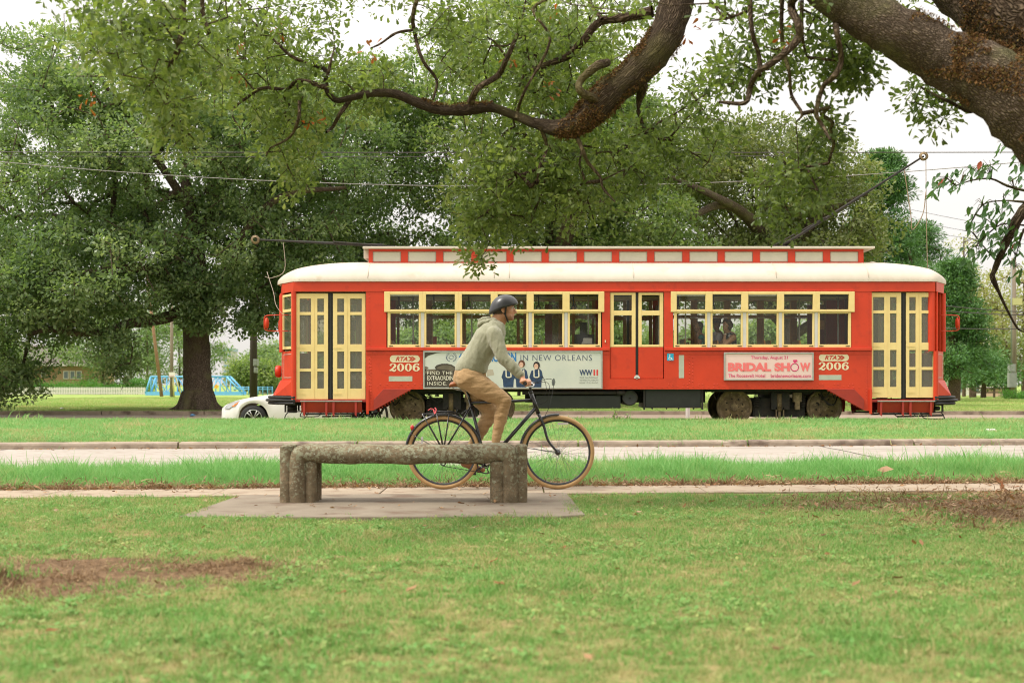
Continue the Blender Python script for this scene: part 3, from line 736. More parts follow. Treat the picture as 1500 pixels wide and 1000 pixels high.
def make_tree(name, label, cat, trunk, lobes, limbs, lm, bm, seed, leaves=200, clump=(.55, .95), Ln=.11, flat=.6, asp=.45, group=None, r0=.014, roots=True, shape='rhomb', out=.6, droop=0, extra=None, zmin=None, tone_up=.0):
    rs = np.random.RandomState(seed); base = trunk[0]
    root = thing(name, label, cat, tuple(base[:3]), group)
    tp = smooth_path(trunk, 6); mb = MB(); uvs = []
    bark_tube(mb, uvs, tp, 20 if trunk[0][3] > .3 else 10, .05, seed)
    if roots:
        for k in range(9):
            a = k * .7 + rs.uniform(-.2, .2); r = trunk[0][3]; c, s_ = math.cos(a), math.sin(a); ln = rs.uniform(.4, .8) * r * 2
            bark_tube(mb, uvs, smooth_path([(base[0] + c * r * .5, base[1] + s_ * r * .5, base[2] + r * 1.1, r * .42), (base[0] + c * (r * .95), base[1] + s_ * (r * .95), base[2] + r * .28, r * .32), (base[0] + c * (r + ln * .7), base[1] + s_ * (r + ln * .7), base[2] - .05, r * .14)], 4), 8, .06, seed + k)
    bark_build(mb, uvs, 'trunk', bm, root)
    sk = Skel(rs); sk.add_path(tp); mb = MB(); uvs = []
    for lb in limbs:
        lp = smooth_path(lb, 5); bark_tube(mb, uvs, lp, 10, .06, seed + 5)
        A = np.array(sk.P); j = int(np.argmin(np.linalg.norm(A - np.array(lp[0][:3]), axis=1))); sk.add_path(lp, j)
    C = sample_lobes(rs, lobes)
    if name == 'live_oak': C = C[rs.uniform(0, 1, len(C)) < .72]
    if zmin is not None: C = C[C[:, 2] > zmin(C[:, 0]) if callable(zmin) else C[:, 2] > zmin]
    if extra is not None and len(extra): C = np.concatenate([C, np.array(extra)])
    cen = np.array(trunk[-1][:3]); C = C[np.argsort(np.linalg.norm(C - cen, axis=1))]
    for c in C: sk.attach(c)
    sk.mesh(mb, uvs, r0)
    bark_build(mb, uvs, 'branches', bm, root, kind='stuff')
    R = rs.uniform(clump[0], clump[1], len(C))
    z0, z1 = C[:, 2].min(), C[:, 2].max()
    tone = rs.uniform(-.22, .22, len(C)) 
    P, D, Nn, L_, W, tint = cluster_leaves(rs, C, R, (leaves * (R / R.mean()) ** 2).astype(int), Ln, flat, droop, out, asp, tone)
    me = leaves_mesh('crown', P, D, Nn, L_, W, tint, shape)
    link('crown', me, lm, root, kind='stuff')
    return root

M['bark_bg'] = barkmat('oak_bark', (.055, .040, .028), (.27, .21, .155), (.15, .135, .07), 1.3)
M['bark_fg'] = barkmat('near_oak_bark', (.040, .026, .016), (.185, .135, .088), (.12, .10, .045), 1.0)
M['bark_limb'] = barkmat('near_oak_limb_bark', (.060, .040, .026), (.27, .205, .145), (.13, .12, .055), 2.0, 9)
M['bark_pale'] = barkmat('pale_bark', (.09, .06, .04), (.22, .16, .11), None, 1.0)
LB = leafmat('dark_oak_leaves', [(.075, .13, .058), (.13, .20, .09), (.21, .285, .135), (.38, .43, .27)], .45, .36)
LB2 = leafmat('mid_oak_leaves', [(.080, .14, .050), (.14, .21, .078), (.22, .29, .115), (.38, .42, .23)], .45, .38)
LB3 = leafmat('olive_tree_leaves', [(.085, .12, .042), (.14, .18, .062), (.21, .24, .095), (.34, .33, .18)], .3, .5)
LP = leafmat('pine_needles', [(.055, .13, .045), (.085, .19, .060), (.13, .25, .085), (.19, .29, .12)], .15, .6)
LC = leafmat('pale_cypress_leaves', [(.20, .23, .09), (.28, .30, .13), (.36, .34, .18), (.40, .32, .19)], .4, .7)
LB4 = leafmat('far_tree_leaves', [(.12, .20, .08), (.17, .26, .11), (.24, .33, .15), (.34, .40, .22)], .35, .5)
LG = leafmat('bright_shrub_leaves', [(.06, .17, .03), (.09, .23, .045), (.14, .29, .07)], .4, .6)

def X(px, d): return (px - 750) * d / F
def Z(py, d): return CAMZ + (HY - py) * d / F
def lobe(px, py, d, rxp, ryp, rd, n):
    k = d / F; return ((px - 750) * k, d, Z(py, d), rxp * k, rd, ryp * k, n)

# left oak with its trunk in view
d = 43.2; gx = X(290, d); g0 = float(gz(gx, d))
T1 = [(gx, d, g0 - .1, .55), (gx, d, g0 + .5, .46), (X(288, d), d, g0 + 1.5, .40), (X(288, d), d, g0 + 2.6, .40), (X(293, d), d, Z(455, d), .36), (X(290, d), d, Z(400, d), .28), (X(285, d), d - .2, Z(330, d), .22), (X(270, d), d, Z(260, d), .15)]
limbs = [[(X(288, d), d, Z(440, d), .22), (X(262, d), d - .6, Z(462, d), .18), (X(238, d), d - 1.2, Z(472, d), .17), (X(215, d), d - 1.8, Z(477, d), .14), (X(185, d), d - 2.4, Z(490, d), .12), (X(150, d), d - 3, Z(492, d), .11), (X(122, d), d - 3.3, Z(488, d), .09), (X(98, d), d - 3.5, Z(497, d), .05)],
         [(X(295, d), d, Z(450, d), .22), (X(330, d), d - .6, Z(425, d), .17), (X(370, d), d - 1.4, Z(350, d), .13), (X(430, d), d - 2, Z(300, d), .10), (X(520, d), d - 2.3, Z(290, d), .05)],
         [(X(285, d), d, Z(410, d), .2), (X(230, d), d + .4, Z(360, d), .15), (X(140, d), d + .6, Z(330, d), .12), (X(40, d), d + .8, Z(310, d), .08), (X(-60, d), d + 1, Z(330, d), .05)],
         [(X(292, d), d, Z(430, d), .2), (X(240, d), d - 1.6, Z(400, d), .15), (X(180, d), d - 3, Z(410, d), .11), (X(90, d), d - 4, Z(430, d), .08), (X(20, d), d - 5, Z(470, d), .04)],
         [(X(288, d), d, Z(360, d), .18), (X(330, d), d + .5, Z(240, d), .12), (X(390, d), d + 1, Z(140, d), .07), (X(400, d), d + 1, Z(60, d), .03)],
         [(X(275, d), d, Z(300, d), .14), (X(210, d), d - .5, Z(200, d), .09), (X(150, d), d - 1, Z(110, d), .05)],
         [(X(290, d), d, Z(440, d), .16), (X(250, d), d + 3, Z(400, d), .12), (X(200, d), d + 5, Z(380, d), .08)]]
lob = [lobe(245, 230, d, 235, 150, 5.5, 520), lobe(70, 250, d, 170, 150, 5, 300), lobe(420, 230, d, 150, 150, 4.5, 270), lobe(120, 400, d - 2, 190, 75, 4, 230), lobe(300, 370, d, 230, 70, 4, 230),
       lobe(30, 490, d - 3, 95, 75, 2.0, 80), lobe(25, 560, d - 3, 50, 30, 1.2, 26), lobe(-60, 520, d - 3, 80, 50, 2.0, 30), lobe(175, 525, d - 3, 42, 55, 1.0, 28), lobe(330, 455, d - 1, 70, 35, 1.5, 30), lobe(395, 450, d + .5, 45, 60, 1.2, 35),
       lobe(170, 110, d, 190, 90, 4, 150), lobe(-120, 350, d, 130, 150, 5, 120), lobe(330, 110, d, 100, 70, 3.5, 60), lobe(285, 445, d - 1.6, 42, 40, .5, 30), lobe(60, 440, d - 3, 110, 70, 2.5, 90), lobe(430, 400, d + 2, 70, 90, 2.5, 80)]
def zm1(x):
    px = 750 + x * F / 41.5
    return np.interp(px, [-300, 60, 90, 105, 135, 150, 195, 208, 240, 280, 300, 335, 350, 395, 430, 600], [Z(574, 41), Z(586, 41), Z(530, 41), Z(498, 41), Z(502, 41), Z(570, 41), Z(566, 41), Z(474, 41), Z(462, 41), Z(470, 41), Z(500, 41), Z(500, 41), Z(480, 41), Z(520, 41), Z(500, 41), Z(470, 41)])
make_tree('live_oak', 'large dark live oak with thick bare trunk behind the white car', 'tree', T1, lob, limbs, LB, M['bark_bg'], 5, leaves=118, clump=(.34, .66), Ln=.138, zmin=zm1, group='live oaks behind the streetcar', asp=.56)

# oak behind the middle of the streetcar
def oak(px, d, h_py, spread, label, lm, seed, lob, trunkr=.35, fork=None, leaves=92, Ln=.155):
    gx = X(px, d); g0 = float(gz(gx, d)); h = Z(h_py, d)
    T = [(gx, d, g0 - .1, trunkr * 1.45), (gx, d, g0 + .7, trunkr), (gx + .1, d, g0 + 2.2, trunkr * .85), (gx - .15, d, h * .45, trunkr * .65), (gx + .1, d, h * .7, trunkr * .3)]
    rs_ = np.random.RandomState(seed); limbs = []
    for k in range(7):
        a = k * 2.4 + rs_.uniform(-.3, .3); l = spread * rs_.uniform(.5, .9); z0 = g0 + rs_.uniform(2.0, 4.2); c, s_ = math.cos(a), math.sin(a)
        limbs.append([(gx, d, z0, trunkr * .5), (gx + c * l * .3, d + s_ * l * .25, z0 + .9, trunkr * .36), (gx + c * l * .65, d + s_ * l * .5, z0 + rs_.uniform(.8, 2.2), trunkr * .24), (gx + c * l, d + s_ * l * .75, z0 + rs_.uniform(1, 3.6), trunkr * .1)])
    if fork: limbs += fork
    return make_tree('live_oak', label, 'tree', T, lob, limbs, lm, M['bark_bg'], seed, leaves=leaves, clump=(.40, .74), Ln=Ln, group='live oaks behind the streetcar', asp=.56)
d = 48.5
oak(505, d, 90, 4, 'live oak rising behind the left end of the streetcar roof', LB, 21, [lobe(520, 240, d, 150, 160, 3.5, 430), lobe(470, 400, d, 160, 60, 2.5, 150), lobe(600, 400, d, 120, 60, 2.5, 90), lobe(600, 445, d, 110, 28, 2.5, 70), lobe(560, 150, d, 90, 80, 2.5, 90)], .3)
d = 47.0
fork = [[(X(812, d), d, Z(420, d), .35), (X(822, d), d - 1, Z(370, d), .30), (X(830, d), d - 1.8, Z(335, d), .26), (X(824, d), d - 2.2, Z(295, d), .20), (X(800, d), d - 2, Z(240, d), .08)],
        [(X(830, d), d - 1.8, Z(335, d), .2), (X(850, d), d - 2, Z(312, d), .14), (X(885, d), d - 2.2, Z(308, d), .07)]]
oak(815, d, 60, 5, 'tall live oak forking above the middle of the streetcar roof', LB2, 33, [lobe(780, 200, d, 190, 190, 4, 560), lobe(730, 360, d, 110, 70, 3, 130), lobe(920, 380, d, 130, 60, 3, 110), lobe(885, 215, d, 100, 120, 3, 190), lobe(760, 60, d, 150, 60, 3, 120), lobe(930, 330, d, 90, 50, 3, 90), lobe(830, 445, d, 150, 26, 2.5, 80)], .4, fork)
d = 52.0
fork = [[(X(1140, d), d, Z(400, d), .3), (X(1100, d), d - 2, Z(350, d), .22), (X(1040, d), d - 4, Z(320, d), .16), (X(980, d), d - 5, Z(345, d), .09)],
        [(X(1140, d), d, Z(390, d), .3), (X(1080, d), d - 3, Z(335, d), .18), (X(1010, d), d - 5, Z(310, d), .12), (X(950, d), d - 5, Z(285, d), .05)],
        [(X(1150, d), d, Z(390, d), .25), (X(1180, d), d - 2, Z(330, d), .15), (X(1240, d), d - 3, Z(300, d), .07)]]
oak(1150, d, 180, 6, 'wide low live oak with sprawling limbs above the right half of the roof', LB3, 44, [lobe(1105, 260, d, 165, 85, 5, 390), lobe(1225, 330, d, 80, 80, 4, 160), lobe(1010, 230, d, 120, 70, 4, 180), lobe(1120, 430, d, 180, 36, 3, 110), lobe(1020, 370, d - 1, 150, 45, 3, 150), lobe(1180, 370, d - 1, 130, 45, 3, 120)], .42, fork)

# pines on the right
def pine(px, base_py, d, top_py, rp, label, seed, r=.22, lo=.25, n=90, lm=None, bm=None, leaves=120, Ln=.20):
    gx = X(px, d); g0 = float(gz(gx, d)); top = Z(top_py, d); k = d / F; rs_ = np.random.RandomState(seed)
    T = [(gx, d, g0 - .1, r * 1.3), (gx + .05, d, g0 + (top - g0) * .3, r), (gx - .1, d, g0 + (top - g0) * .7, r * .6), (gx, d, top - .3, .04)]
    C = []
    while len(C) < n:
        h = rs_.uniform(lo, 1); w_ = (1 - h) ** .6 * 1.05 + .12; a = rs_.uniform(0, 6.28); q = rs_.uniform(.35, 1) * w_ * rp * k
        C.append((gx + math.cos(a) * q, d + math.sin(a) * q, g0 + (top - g0) * (h - .06 * (1 - h)) + .1 * q))
    return make_tree('pine_tree', label, 'tree', T, [(gx, d, top - .6, .5, .5, .6, 6)], [], lm or LP, bm or M['bark_pale'], seed, leaves=leaves, clump=(.55 * d / 75, .95 * d / 75), Ln=Ln, flat=.42, asp=.26, roots=False, extra=C, r0=.02, out=1.0, group='pines by the right end of the streetcar')
pine(1292, 575, 72, 228, 75, 'tall blue green pine behind the raised trolley pole', 51, n=250, lo=.1, leaves=230, Ln=.24)
pine(1397, 583, 66, 385, 58, 'shorter pine with thick trunk at the right end of the streetcar', 52, .24, lo=.22, n=110, leaves=230, Ln=.22)
pine(1345, 575, 80, 330, 70, 'middle pine half hidden by the right end of the roof', 53, n=120, lo=.1, leaves=220, Ln=.24)
pine(1440, 573, 95, 520, 60, 'low spreading young pine in the park beyond the streetcar', 54, .15, lo=.3, n=60, leaves=200, Ln=.26)

# pale feathery cypresses far right
def far_tree(px, d, top_py, bot_py, rxp, lm, label, seed, n=80, name='cypress_tree', r=.2, leaves=90, cl=(1.0, 1.7), Ln=.26, group=None, bm=None, cat='tree'):
    gx = X(px, d); g0 = float(gz(gx, d)); top = Z(top_py, d); k = d / F; cz = (top + Z(bot_py, d)) / 2; rz = (top - Z(bot_py, d)) / 2
    T = [(gx, d, g0 - .1, r * 1.3), (gx + .1, d, g0 + (cz - g0) * .6, r), (gx, d, cz, r * .7), (gx, d, top - rz * .3, .05)]
    return make_tree(name, label, cat, T, [(gx, d, cz, rxp * k, rxp * k * .8, rz, n)], [], lm, bm or M['bark_pale'], seed, leaves=leaves, clump=cl, Ln=Ln, flat=.6, roots=False, r0=.03, group=group, asp=.55)
far_tree(1425, 110, 400, 560, 60, LC, 'pale feathery cypress behind the short pine', 61, 75, group='pale trees far right')
far_tree(1500, 115, 385, 560, 65, LC, 'pale feathery cypress behind the wooden utility pole', 62, 80, group='pale trees far right')
far_tree(1412, 118, 325, 470, 26, LC, 'thin sparse pale tree rising above the short pine', 63, 16, leaves=60, r=.12, group='pale trees far right')
far_tree(1560, 110, 420, 565, 60, LC, 'pale feathery cypress at the right edge of the park', 64, 60, group='pale trees far right')
far_tree(1475, 98, 490, 562, 42, LB3, 'olive green tree right of the wooden utility pole', 65, 40, 'park_tree', group='pale trees far right')
# distant tree line, one tree after another
rr = random.Random(9)
labs = {-30: 'far round green tree left of the tan house', 150: 'far green tree behind the picket fence end', 215: 'far mid green tree behind the basketball hoop', 262: 'far tree behind the left half of the blue truss',
        375: 'far tree between the oak trunk and the dark utility pole', 425: 'far tree behind the front platform of the streetcar', 520: 'far tree seen through the left doors', 640: 'far tree seen through the left saloon windows',
        760: 'far tree behind the cyclist', 880: 'far tree seen through the centre door', 1000: 'far tree seen through the passengers windows', 1120: 'far tree behind the pink advert', 1230: 'far tree behind the right saloon windows',
        1330: 'far tree behind the right doors'}
tops = {-30: 470, 150: 440, 215: 420, 262: 455, 375: 528, 425: 505, 520: 480, 640: 470, 760: 450, 880: 470, 1000: 480, 1120: 465, 1230: 460, 1330: 470}
for i, px in enumerate(labs):
    dd = rr.uniform(178, 195) if px < 430 else rr.uniform(118, 150)
    far_tree(px, dd, tops[px], 566, 75 if px != 375 else 38, LB4 if px not in (375,) else LB2, labs[px], 80 + i, 60 if px < 430 else 115, 'park_tree', r=.14, leaves=170, cl=(1.2, 2.1), Ln=.36, group='distant park trees', bm=M['bark_bg'])
for i, (px, dd, w_, h_, lb) in enumerate([(110, 174, 32, 14, 'bright green shrub over the picket fence below the house window'), (70, 175, 26, 16, 'bright green shrub over the left end of the picket fence'), (200, 174, 22, 22, 'tall bright shrub at the right end of the picket fence'), (1500, 80, 26, 9, 'clipped hedge right of the wooden utility pole'), (150, 174, 22, 13, 'green shrub beside the house window over the fence'), (20, 175, 24, 18, 'green shrub in front of the tan house')]):
    k = dd / F; g0 = float(gz(X(px, dd), dd)); root = thing('shrub', lb, 'shrub', (X(px, dd), dd, g0), 'garden shrubs')
    rs_ = np.random.RandomState(200 + i); C = np.array([(X(px, dd) + rs_.uniform(-1, 1) * w_ * k, dd + rs_.uniform(-1, 1), g0 + rs_.uniform(.1, 1) * h_ * k) for _ in range(26)])
    mb = MB()
    for c in C[:8]: mb.tube([(X(px, dd), dd, g0 - .05), tuple(c)], [.03, .01], 5)
    mb.build('stem', M['bark_bg'], root)
    P, D, Nn, L_, W, tint = cluster_leaves(rs_, C, np.full(26, .42 * w_ * k), np.full(26, 150), .22 if dd > 100 else .1)
    link('foliage', leaves_mesh('foliage', P, D, Nn, L_, W, tint), LG, root, kind='stuff')
# ------------------------------------------------------------------ the near oak: trunk out of frame right, limbs overhead
LN = leafmat('near_oak_leaves', [(.065, .10, .034), (.125, .175, .055), (.20, .26, .085), (.34, .37, .17)], .42, .42)
rs = np.random.RandomState(77)
def lp(px, py, d, wpx): v = at(px, py, d); return (v.x, v.y, v.z, wpx * d / F / 2)
root = thing('near_live_oak', 'near live oak reaching mossy limbs over the scene from the right', 'tree', (5.6, 9.6, 0))
sk = Skel(rs); mb = MB(); uvs = []
trunk = smooth_path([(5.7, 9.7, -.15, .95), (5.65, 9.6, .5, .72), (5.5, 9.4, 1.4, .62), (5.3, 9.2, 2.2, .6), (5.1, 9.1, 3.0, .58), (5.0, 9.4, 4.2, .5), (5.2, 9.8, 5.6, .4)], 6)
bark_tube(mb, uvs, trunk, 28, .05, 3); bark_build(mb, uvs, 'trunk', M['bark_fg'], root)
sk.add_path(trunk)
fixed_limbs = [
    ([(5.2, 9.15, 2.3, .40), lp(1680, 310, 9.0, 165), lp(1570, 210, 8.9, 138), lp(1505, 156, 8.9, 118), lp(1440, 112, 9.0, 100), lp(1380, 84, 9.1, 86), lp(1320, 50, 9.1, 78), lp(1255, 12, 9.2, 72), lp(1190, -40, 9.3, 66), lp(1080, -150, 9.8, 60), lp(960, -230, 10.6, 50)], 24),
    ([(5.1, 9.2, 3.0, .5), lp(1660, 150, 9.4, 220), lp(1565, 75, 9.5, 185), lp(1480, 10, 9.6, 145), lp(1405, -48, 9.8, 118), lp(1260, -150, 10.2, 95), lp(1130, -190, 10.8, 78), lp(1045, -130, 11.1, 64), lp(1000, -35, 11.1, 52), lp(984, 30, 11.0, 50), lp(962, 74, 10.9, 47), lp(930, 108, 10.9, 45), lp(893, 138, 10.9, 44), lp(858, 172, 10.9, 42), lp(826, 188, 10.9, 30), lp(790, 182, 11.0, 17), lp(750, 168, 11.1, 13),
      lp(720, 158, 11.1, 14), lp(690, 160, 11.1, 17), lp(650, 162, 11.1, 15), lp(615, 152, 11.1, 15), lp(580, 138, 11.1, 13), lp(545, 137, 11.1, 11), lp(515, 143, 11.1, 9), lp(492, 147, 11.1, 8), lp(478, 130, 11.1, 8), lp(477, 104, 11.1, 7), lp(462, 97, 11.1, 6), lp(450, 100, 11.1, 4)], 20),
]
small = [
    [(955, 18, 11, 18), (915, 25, 11, 13), (880, 33, 11.1, 12), (855, 62, 11.2, 11), (830, 84, 11.2, 10), (795, 96, 11.2, 8), (770, 110, 11.2, 5), (760, 128, 11.2, 3)],
    [(690, 150, 11.1, 11), (700, 130, 11, 9), (728, 110, 11, 8), (742, 85, 11, 7), (757, 50, 11, 5)],
    [(742, 85, 11, 4), (728, 62, 11, 3), (712, 55, 11, 2)],
    [(880, 150, 10.9, 14), (850, 135, 10.8, 12), (848, 118, 10.8, 11), (870, 100, 10.8, 12), (890, 90, 10.9, 12)],
    [(640, -60, 11.2, 8), (606, 10, 11.2, 6), (606, 50, 11.2, 6), (620, 90, 11.2, 5), (640, 119, 11.2, 4), (634, 148, 11.2, 3)],
    [(606, 46, 11.2, 4), (580, 50, 11.2, 4), (560, 62, 11.2, 3), (545, 70, 11.2, 2)],
    [(478, 110, 11.1, 5), (488, 85, 11.1, 3), (490, 68, 11.1, 2)],
    [(515, 143, 11.1, 7), (500, 165, 11.1, 6), (488, 185, 11.1, 5), (480, 195, 11.1, 3)],
    [(478, 128, 11.1, 7), (440, 118, 11.1, 6), (420, 129, 11.1, 5), (385, 128, 11.1, 5), (365, 142, 11.1, 4), (340, 165, 11.1, 3), (352, 190, 11.1, 2)],
    [(460, 97, 11.1, 5), (425, 80, 11.2, 5), (400, 58, 11.2, 4), (370, 30, 11.3, 3), (330, -20, 11.4, 3)],
    [(440, 150, 11, 5), (438, 175, 11, 5), (425, 200, 11, 4), (395, 218, 11, 2)],
    [(272, -120, 9.6, 16), (270, -30, 9.5, 11), (268, 20, 9.5, 10), (262, 60, 9.5, 9), (256, 84, 9.5, 8), (246, 100, 9.5, 4), (228, 112, 9.5, 3)],
    [(300, -100, 9.8, 10), (297, 0, 9.7, 7), (298, 25, 9.7, 6), (307, 50, 9.7, 5)],
    [(930, 110, 10.9, 22), (940, 128, 10.9, 16), (938, 145, 10.9, 11), (936, 162, 10.9, 3)],
    [(845, 195, 10.9, 7), (855, 222, 10.9, 6), (862, 240, 10.9, 5), (880, 258, 10.9, 4), (884, 278, 10.9, 3), (900, 294, 10.9, 2)],
    [(878, 265, 10.9, 3), (895, 256, 10.9, 2), (915, 248, 10.9, 2)],
    [(1200, -40, 9.3, 16), (1168, -12, 9.3, 14), (1160, 8, 9.3, 12), (1170, 40, 9.3, 12), (1168, 58, 9.3, 11), (1140, 85, 9.3, 10), (1110, 108, 9.3, 9), (1098, 130, 9.3, 8), (1092, 150, 9.3, 7), (1055, 151, 9.3, 4)],
    [(1110, -60, 9.6, 10), (1098, 0, 9.6, 8), (1104, 50, 9.6, 7), (1112, 80, 9.6, 7), (1111, 110, 9.6, 6)],
    [(1095, 18, 9.6, 5), (1065, 27, 9.6, 4), (1040, 30, 9.6, 2)],
    [(1225, 30, 9.2, 9), (1226, 50, 9.2, 8), (1234, 90, 9.2, 8), (1222, 112, 9.2, 8), (1205, 130, 9.2, 7), (1195, 165, 9.2, 6), (1205, 185, 9.2, 5), (1218, 205, 9.2, 3)],
    [(1150, -30, 9.7, 8), (1146, 20, 9.7, 6), (1145, 70, 9.7, 6), (1158, 105, 9.7, 5), (1160, 140, 9.7, 5), (1175, 165, 9.7, 4), (1166, 180, 9.7, 2)],
    [(1175, 0, 9.6, 6), (1175, 50, 9.6, 5), (1183, 85, 9.6, 3)],
    [(880, 30, 11.1, 5), (866, 10, 11.3, 5), (850, -30, 11.5, 6)],
    [(790, 183, 11, 6), (800, 215, 11, 5), (792, 245, 11, 4), (788, 268, 11, 2)],
    [(755, 175, 11.1, 6), (760, 160, 11, 5), (770, 130, 10.9, 4), (805, 60, 10.9, 4), (780, 15, 10.9, 4), (820, -10, 10.9, 5)],
    [(1500, -40, 9.6, 30), (1480, 100, 9.9, 14), (1430, 160, 10, 7), (1390, 150, 10, 5), (1350, 130, 10, 3)],
]
for pts, n in fixed_limbs:
    q = smooth_path(pts, 6); bark_tube(mb2 := MB(), u2 := [], q, n, .07, 9)
    bark_build(mb2, u2, 'limb', M['bark_limb'] if n == 24 else M['bark_fg'], root)
    A = np.array(sk.P); j = int(np.argmin(np.linalg.norm(A - np.array(q[0][:3]), axis=1))); sk.add_path(q, j)
mb = MB(); uvs = []
for sm in small:
    rj = random.Random(int(sm[0][0]))
    pts = [lp(a + rj.uniform(-2, 2), b_ + rj.uniform(-2, 2), c + rj.uniform(-.12, .12), e * 1.05) for a, b_, c, e in sm]
    q = smooth_path(pts, 4); bark_tube(mb, uvs, q, 8, .12, 13)
    A = np.array(sk.P); j = int(np.argmin(np.linalg.norm(A - np.array(q[0][:3]), axis=1))); sk.add_path(q, j)
# foliage masses: px, py, distance, rx, ry px, depth m, number of leaf sprays
mass = [(150, 60, 8.6, 70, 55, .5, 34), (250, 120, 9.6, 75, 80, .8, 95), (225, 55, 9.4, 110, 60, .8, 80), (250, 195, 9.6, 40, 35, .4, 22), (330, 40, 10.6, 110, 70, 1, 110),
        (400, 190, 11, 60, 65, .7, 85), (415, 262, 11, 26, 24, .3, 16), (350, 120, 11, 50, 50, .7, 40), (480, 130, 11, 95, 45, .8, 80), (430, 60, 11.3, 90, 55, .8, 60), (540, 125, 11, 40, 40, .5, 26),
        (660, 90, 11.8, 70, 60, 1, 24), (740, 60, 11.5, 120, 70, 1.2, 130), (850, 70, 11.5, 120, 60, 1.2, 95), (780, 150, 11.3, 90, 40, 1.0, 70), (640, 20, 11.5, 50, 30, .8, 22), (960, 10, 11.4, 60, 25, .8, 14),
        (760, 240, 11.2, 120, 60, 1.0, 190), (720, 300, 11.2, 75, 55, .8, 95), (840, 290, 11.3, 95, 55, .8, 105), (700, 355, 11.1, 32, 40, .4, 28), (920, 230, 11.3, 80, 70, 1.0, 90), (780, 345, 11.2, 40, 20, .4, 16),
        (1000, 215, 11.4, 110, 55, 1.0, 85), (1090, 100, 10.2, 60, 50, .8, 52), (1190, 60, 9.9, 80, 50, .8, 66), (1250, 100, 9.7, 38, 42, .5, 34), (1180, 260, 10.2, 75, 55, .8, 90), (1215, 190, 9.8, 38, 40, .4, 24), (1110, 30, 10.2, 50, 26, .6, 18), (1035, 130, 11.4, 40, 40, .6, 20),
        (1130, 330, 10.6, 50, 20, .5, 10), (1360, 145, 10, 30, 28, .3, 20), (1385, 180, 10, 14, 22, .2, 8), (1410, 150, 10, 22, 12, .2, 6), (1480, 8, 10.5, 120, 20, .5, 14), (1260, -30, 10.5, 150, 40, 1, 60),
        (1256, 100, 9.6, 34, 40, .3, 26), (200, -40, 9.4, 200, 50, 1.2, 60), (600, -50, 11.4, 300, 40, 1.4, 80), (900, -60, 11.8, 250, 50, 1.4, 80), (1000, -80, 8, 500, 60, 1.5, 80)]
C = []
for px, py, dd, rx, ry, rd, n in mass:
    n = int(n * .72); k = dd / F; u = rs.normal(size=(n, 3)); u /= np.linalg.norm(u, axis=1, keepdims=True); r = rs.uniform(.05, 1, n) ** .5
    back = .45 if 10.8 < dd < 11.5 else .15; dd = dd + back; C.append(np.c_[(px - 750) * k + u[:, 0] * r * rx * k, dd + u[:, 1] * r * rd, Z(py, dd) + u[:, 2] * r * ry * k])
C = np.concatenate(C)
# order by distance to fixed limbs so that twigs grow outwards
A = np.array(sk.P); dmin = np.array([np.min(np.linalg.norm(A - c, axis=1)) for c in C]); C = C[np.argsort(dmin)]
for c in C: sk.attach(c, step=.22, wob=.22, up=.1)
sk.mesh(mb, uvs, .0022, .52, 4, .03)
bark_build(mb, uvs, 'twigs', M['bark_fg'], root, kind='stuff')
R = rs.uniform(.09, .17, len(C)); tone = rs.uniform(-.2, .2, len(C))
tone += np.where((C[:, 0] < -.3) & (C[:, 2] < 3.2), .12, 0) - np.where(C[:, 0] > 1.0, .12, 0)
P, D, Nn, L_, W, tint = cluster_leaves(rs, C, R, rs.randint(14, 28, len(C)), .061, .8, .05, 1.0, .48, tone)
link('foliage', leaves_mesh('foliage', P, D, Nn, L_, W, tint, 'obovate'), LN, root, kind='stuff')
# a few rust-red dead leaves
RD = leafmat('dead_oak_leaves', [(.30, .07, .02), (.40, .12, .03), (.28, .12, .05)], .4, .6)
ctr = np.array([at(a, b_, dd) for a, b_, dd in [(348, 62, 10.6), (352, 110, 11), (470, 178, 11), (545, 72, 11), (745, 88, 11), (805, 130, 11), (1010, 48, 11), (455, 182, 11), (410, 40, 11), (812, 20, 11), (1148, 50, 9.6), (130, 145, 9)]])
P, D, Nn, L_, W, tint = cluster_leaves(rs, ctr, np.full(len(ctr), .07), np.full(len(ctr), 8), .055, 1, .3, .8, .4)
link('dead_leaves', leaves_mesh('dead_leaves', P, D, Nn, L_, W, tint, 'obovate'), RD, root, kind='stuff')
# resurrection fern, dry and brown, along the limbs
RF = leafmat('dry_fern', [(.055, .026, .010), (.115, .055, .018), (.19, .095, .03), (.13, .105, .03)], .1, .9)
FP = []
def fern_on(path, i0, i1, n, ang0, ang1, clumpiness=.0):
    q = smooth_path(path, 6)
    for _ in range(n):
        t = rs.uniform(i0, i1) * 6; i = int(min(t, len(q) - 2)); f = t - i; p = q[i] * (1 - f) + q[i + 1] * f
        d = Vector(q[i + 1][:3] - q[i][:3]).normalized(); view = Vector((0, -1, 0)); s = d.cross(view).normalized(); up = s if s.z > 0 else -s
        a = rs.uniform(ang0, ang1); e = (up * math.cos(a) + (view - d * view.dot(d)).normalized() * math.sin(a))
        if mnoise.noise(Vector(p[:3]) * 5 + Vector((a * 2, 0, 0))) < clumpiness: continue
        FP.append((Vector(p[:3]) + e * p[3] * rs.uniform(.96, 1.10), e))
fern_on(fixed_limbs[0][0], 2.0, 4.6, 9000, .1, 2.9, -.02)
fern_on(fixed_limbs[0][0], 4.6, 6.0, 1500, .2, 2.6, .18)
fern_on(fixed_limbs[1][0], 1.2, 3.4, 7500, .6, 3.0, .05)
fern_on(fixed_limbs[1][0], 9.5, 13.6, 3200, -.5, .9, .0)
fern_on(fixed_limbs[1][0], 9.5, 13.6, 1400, 2.2, 3.2, .0)
fern_on(fixed_limbs[1][0], 12.0, 14.2, 2600, .2, 3.1, -.1)
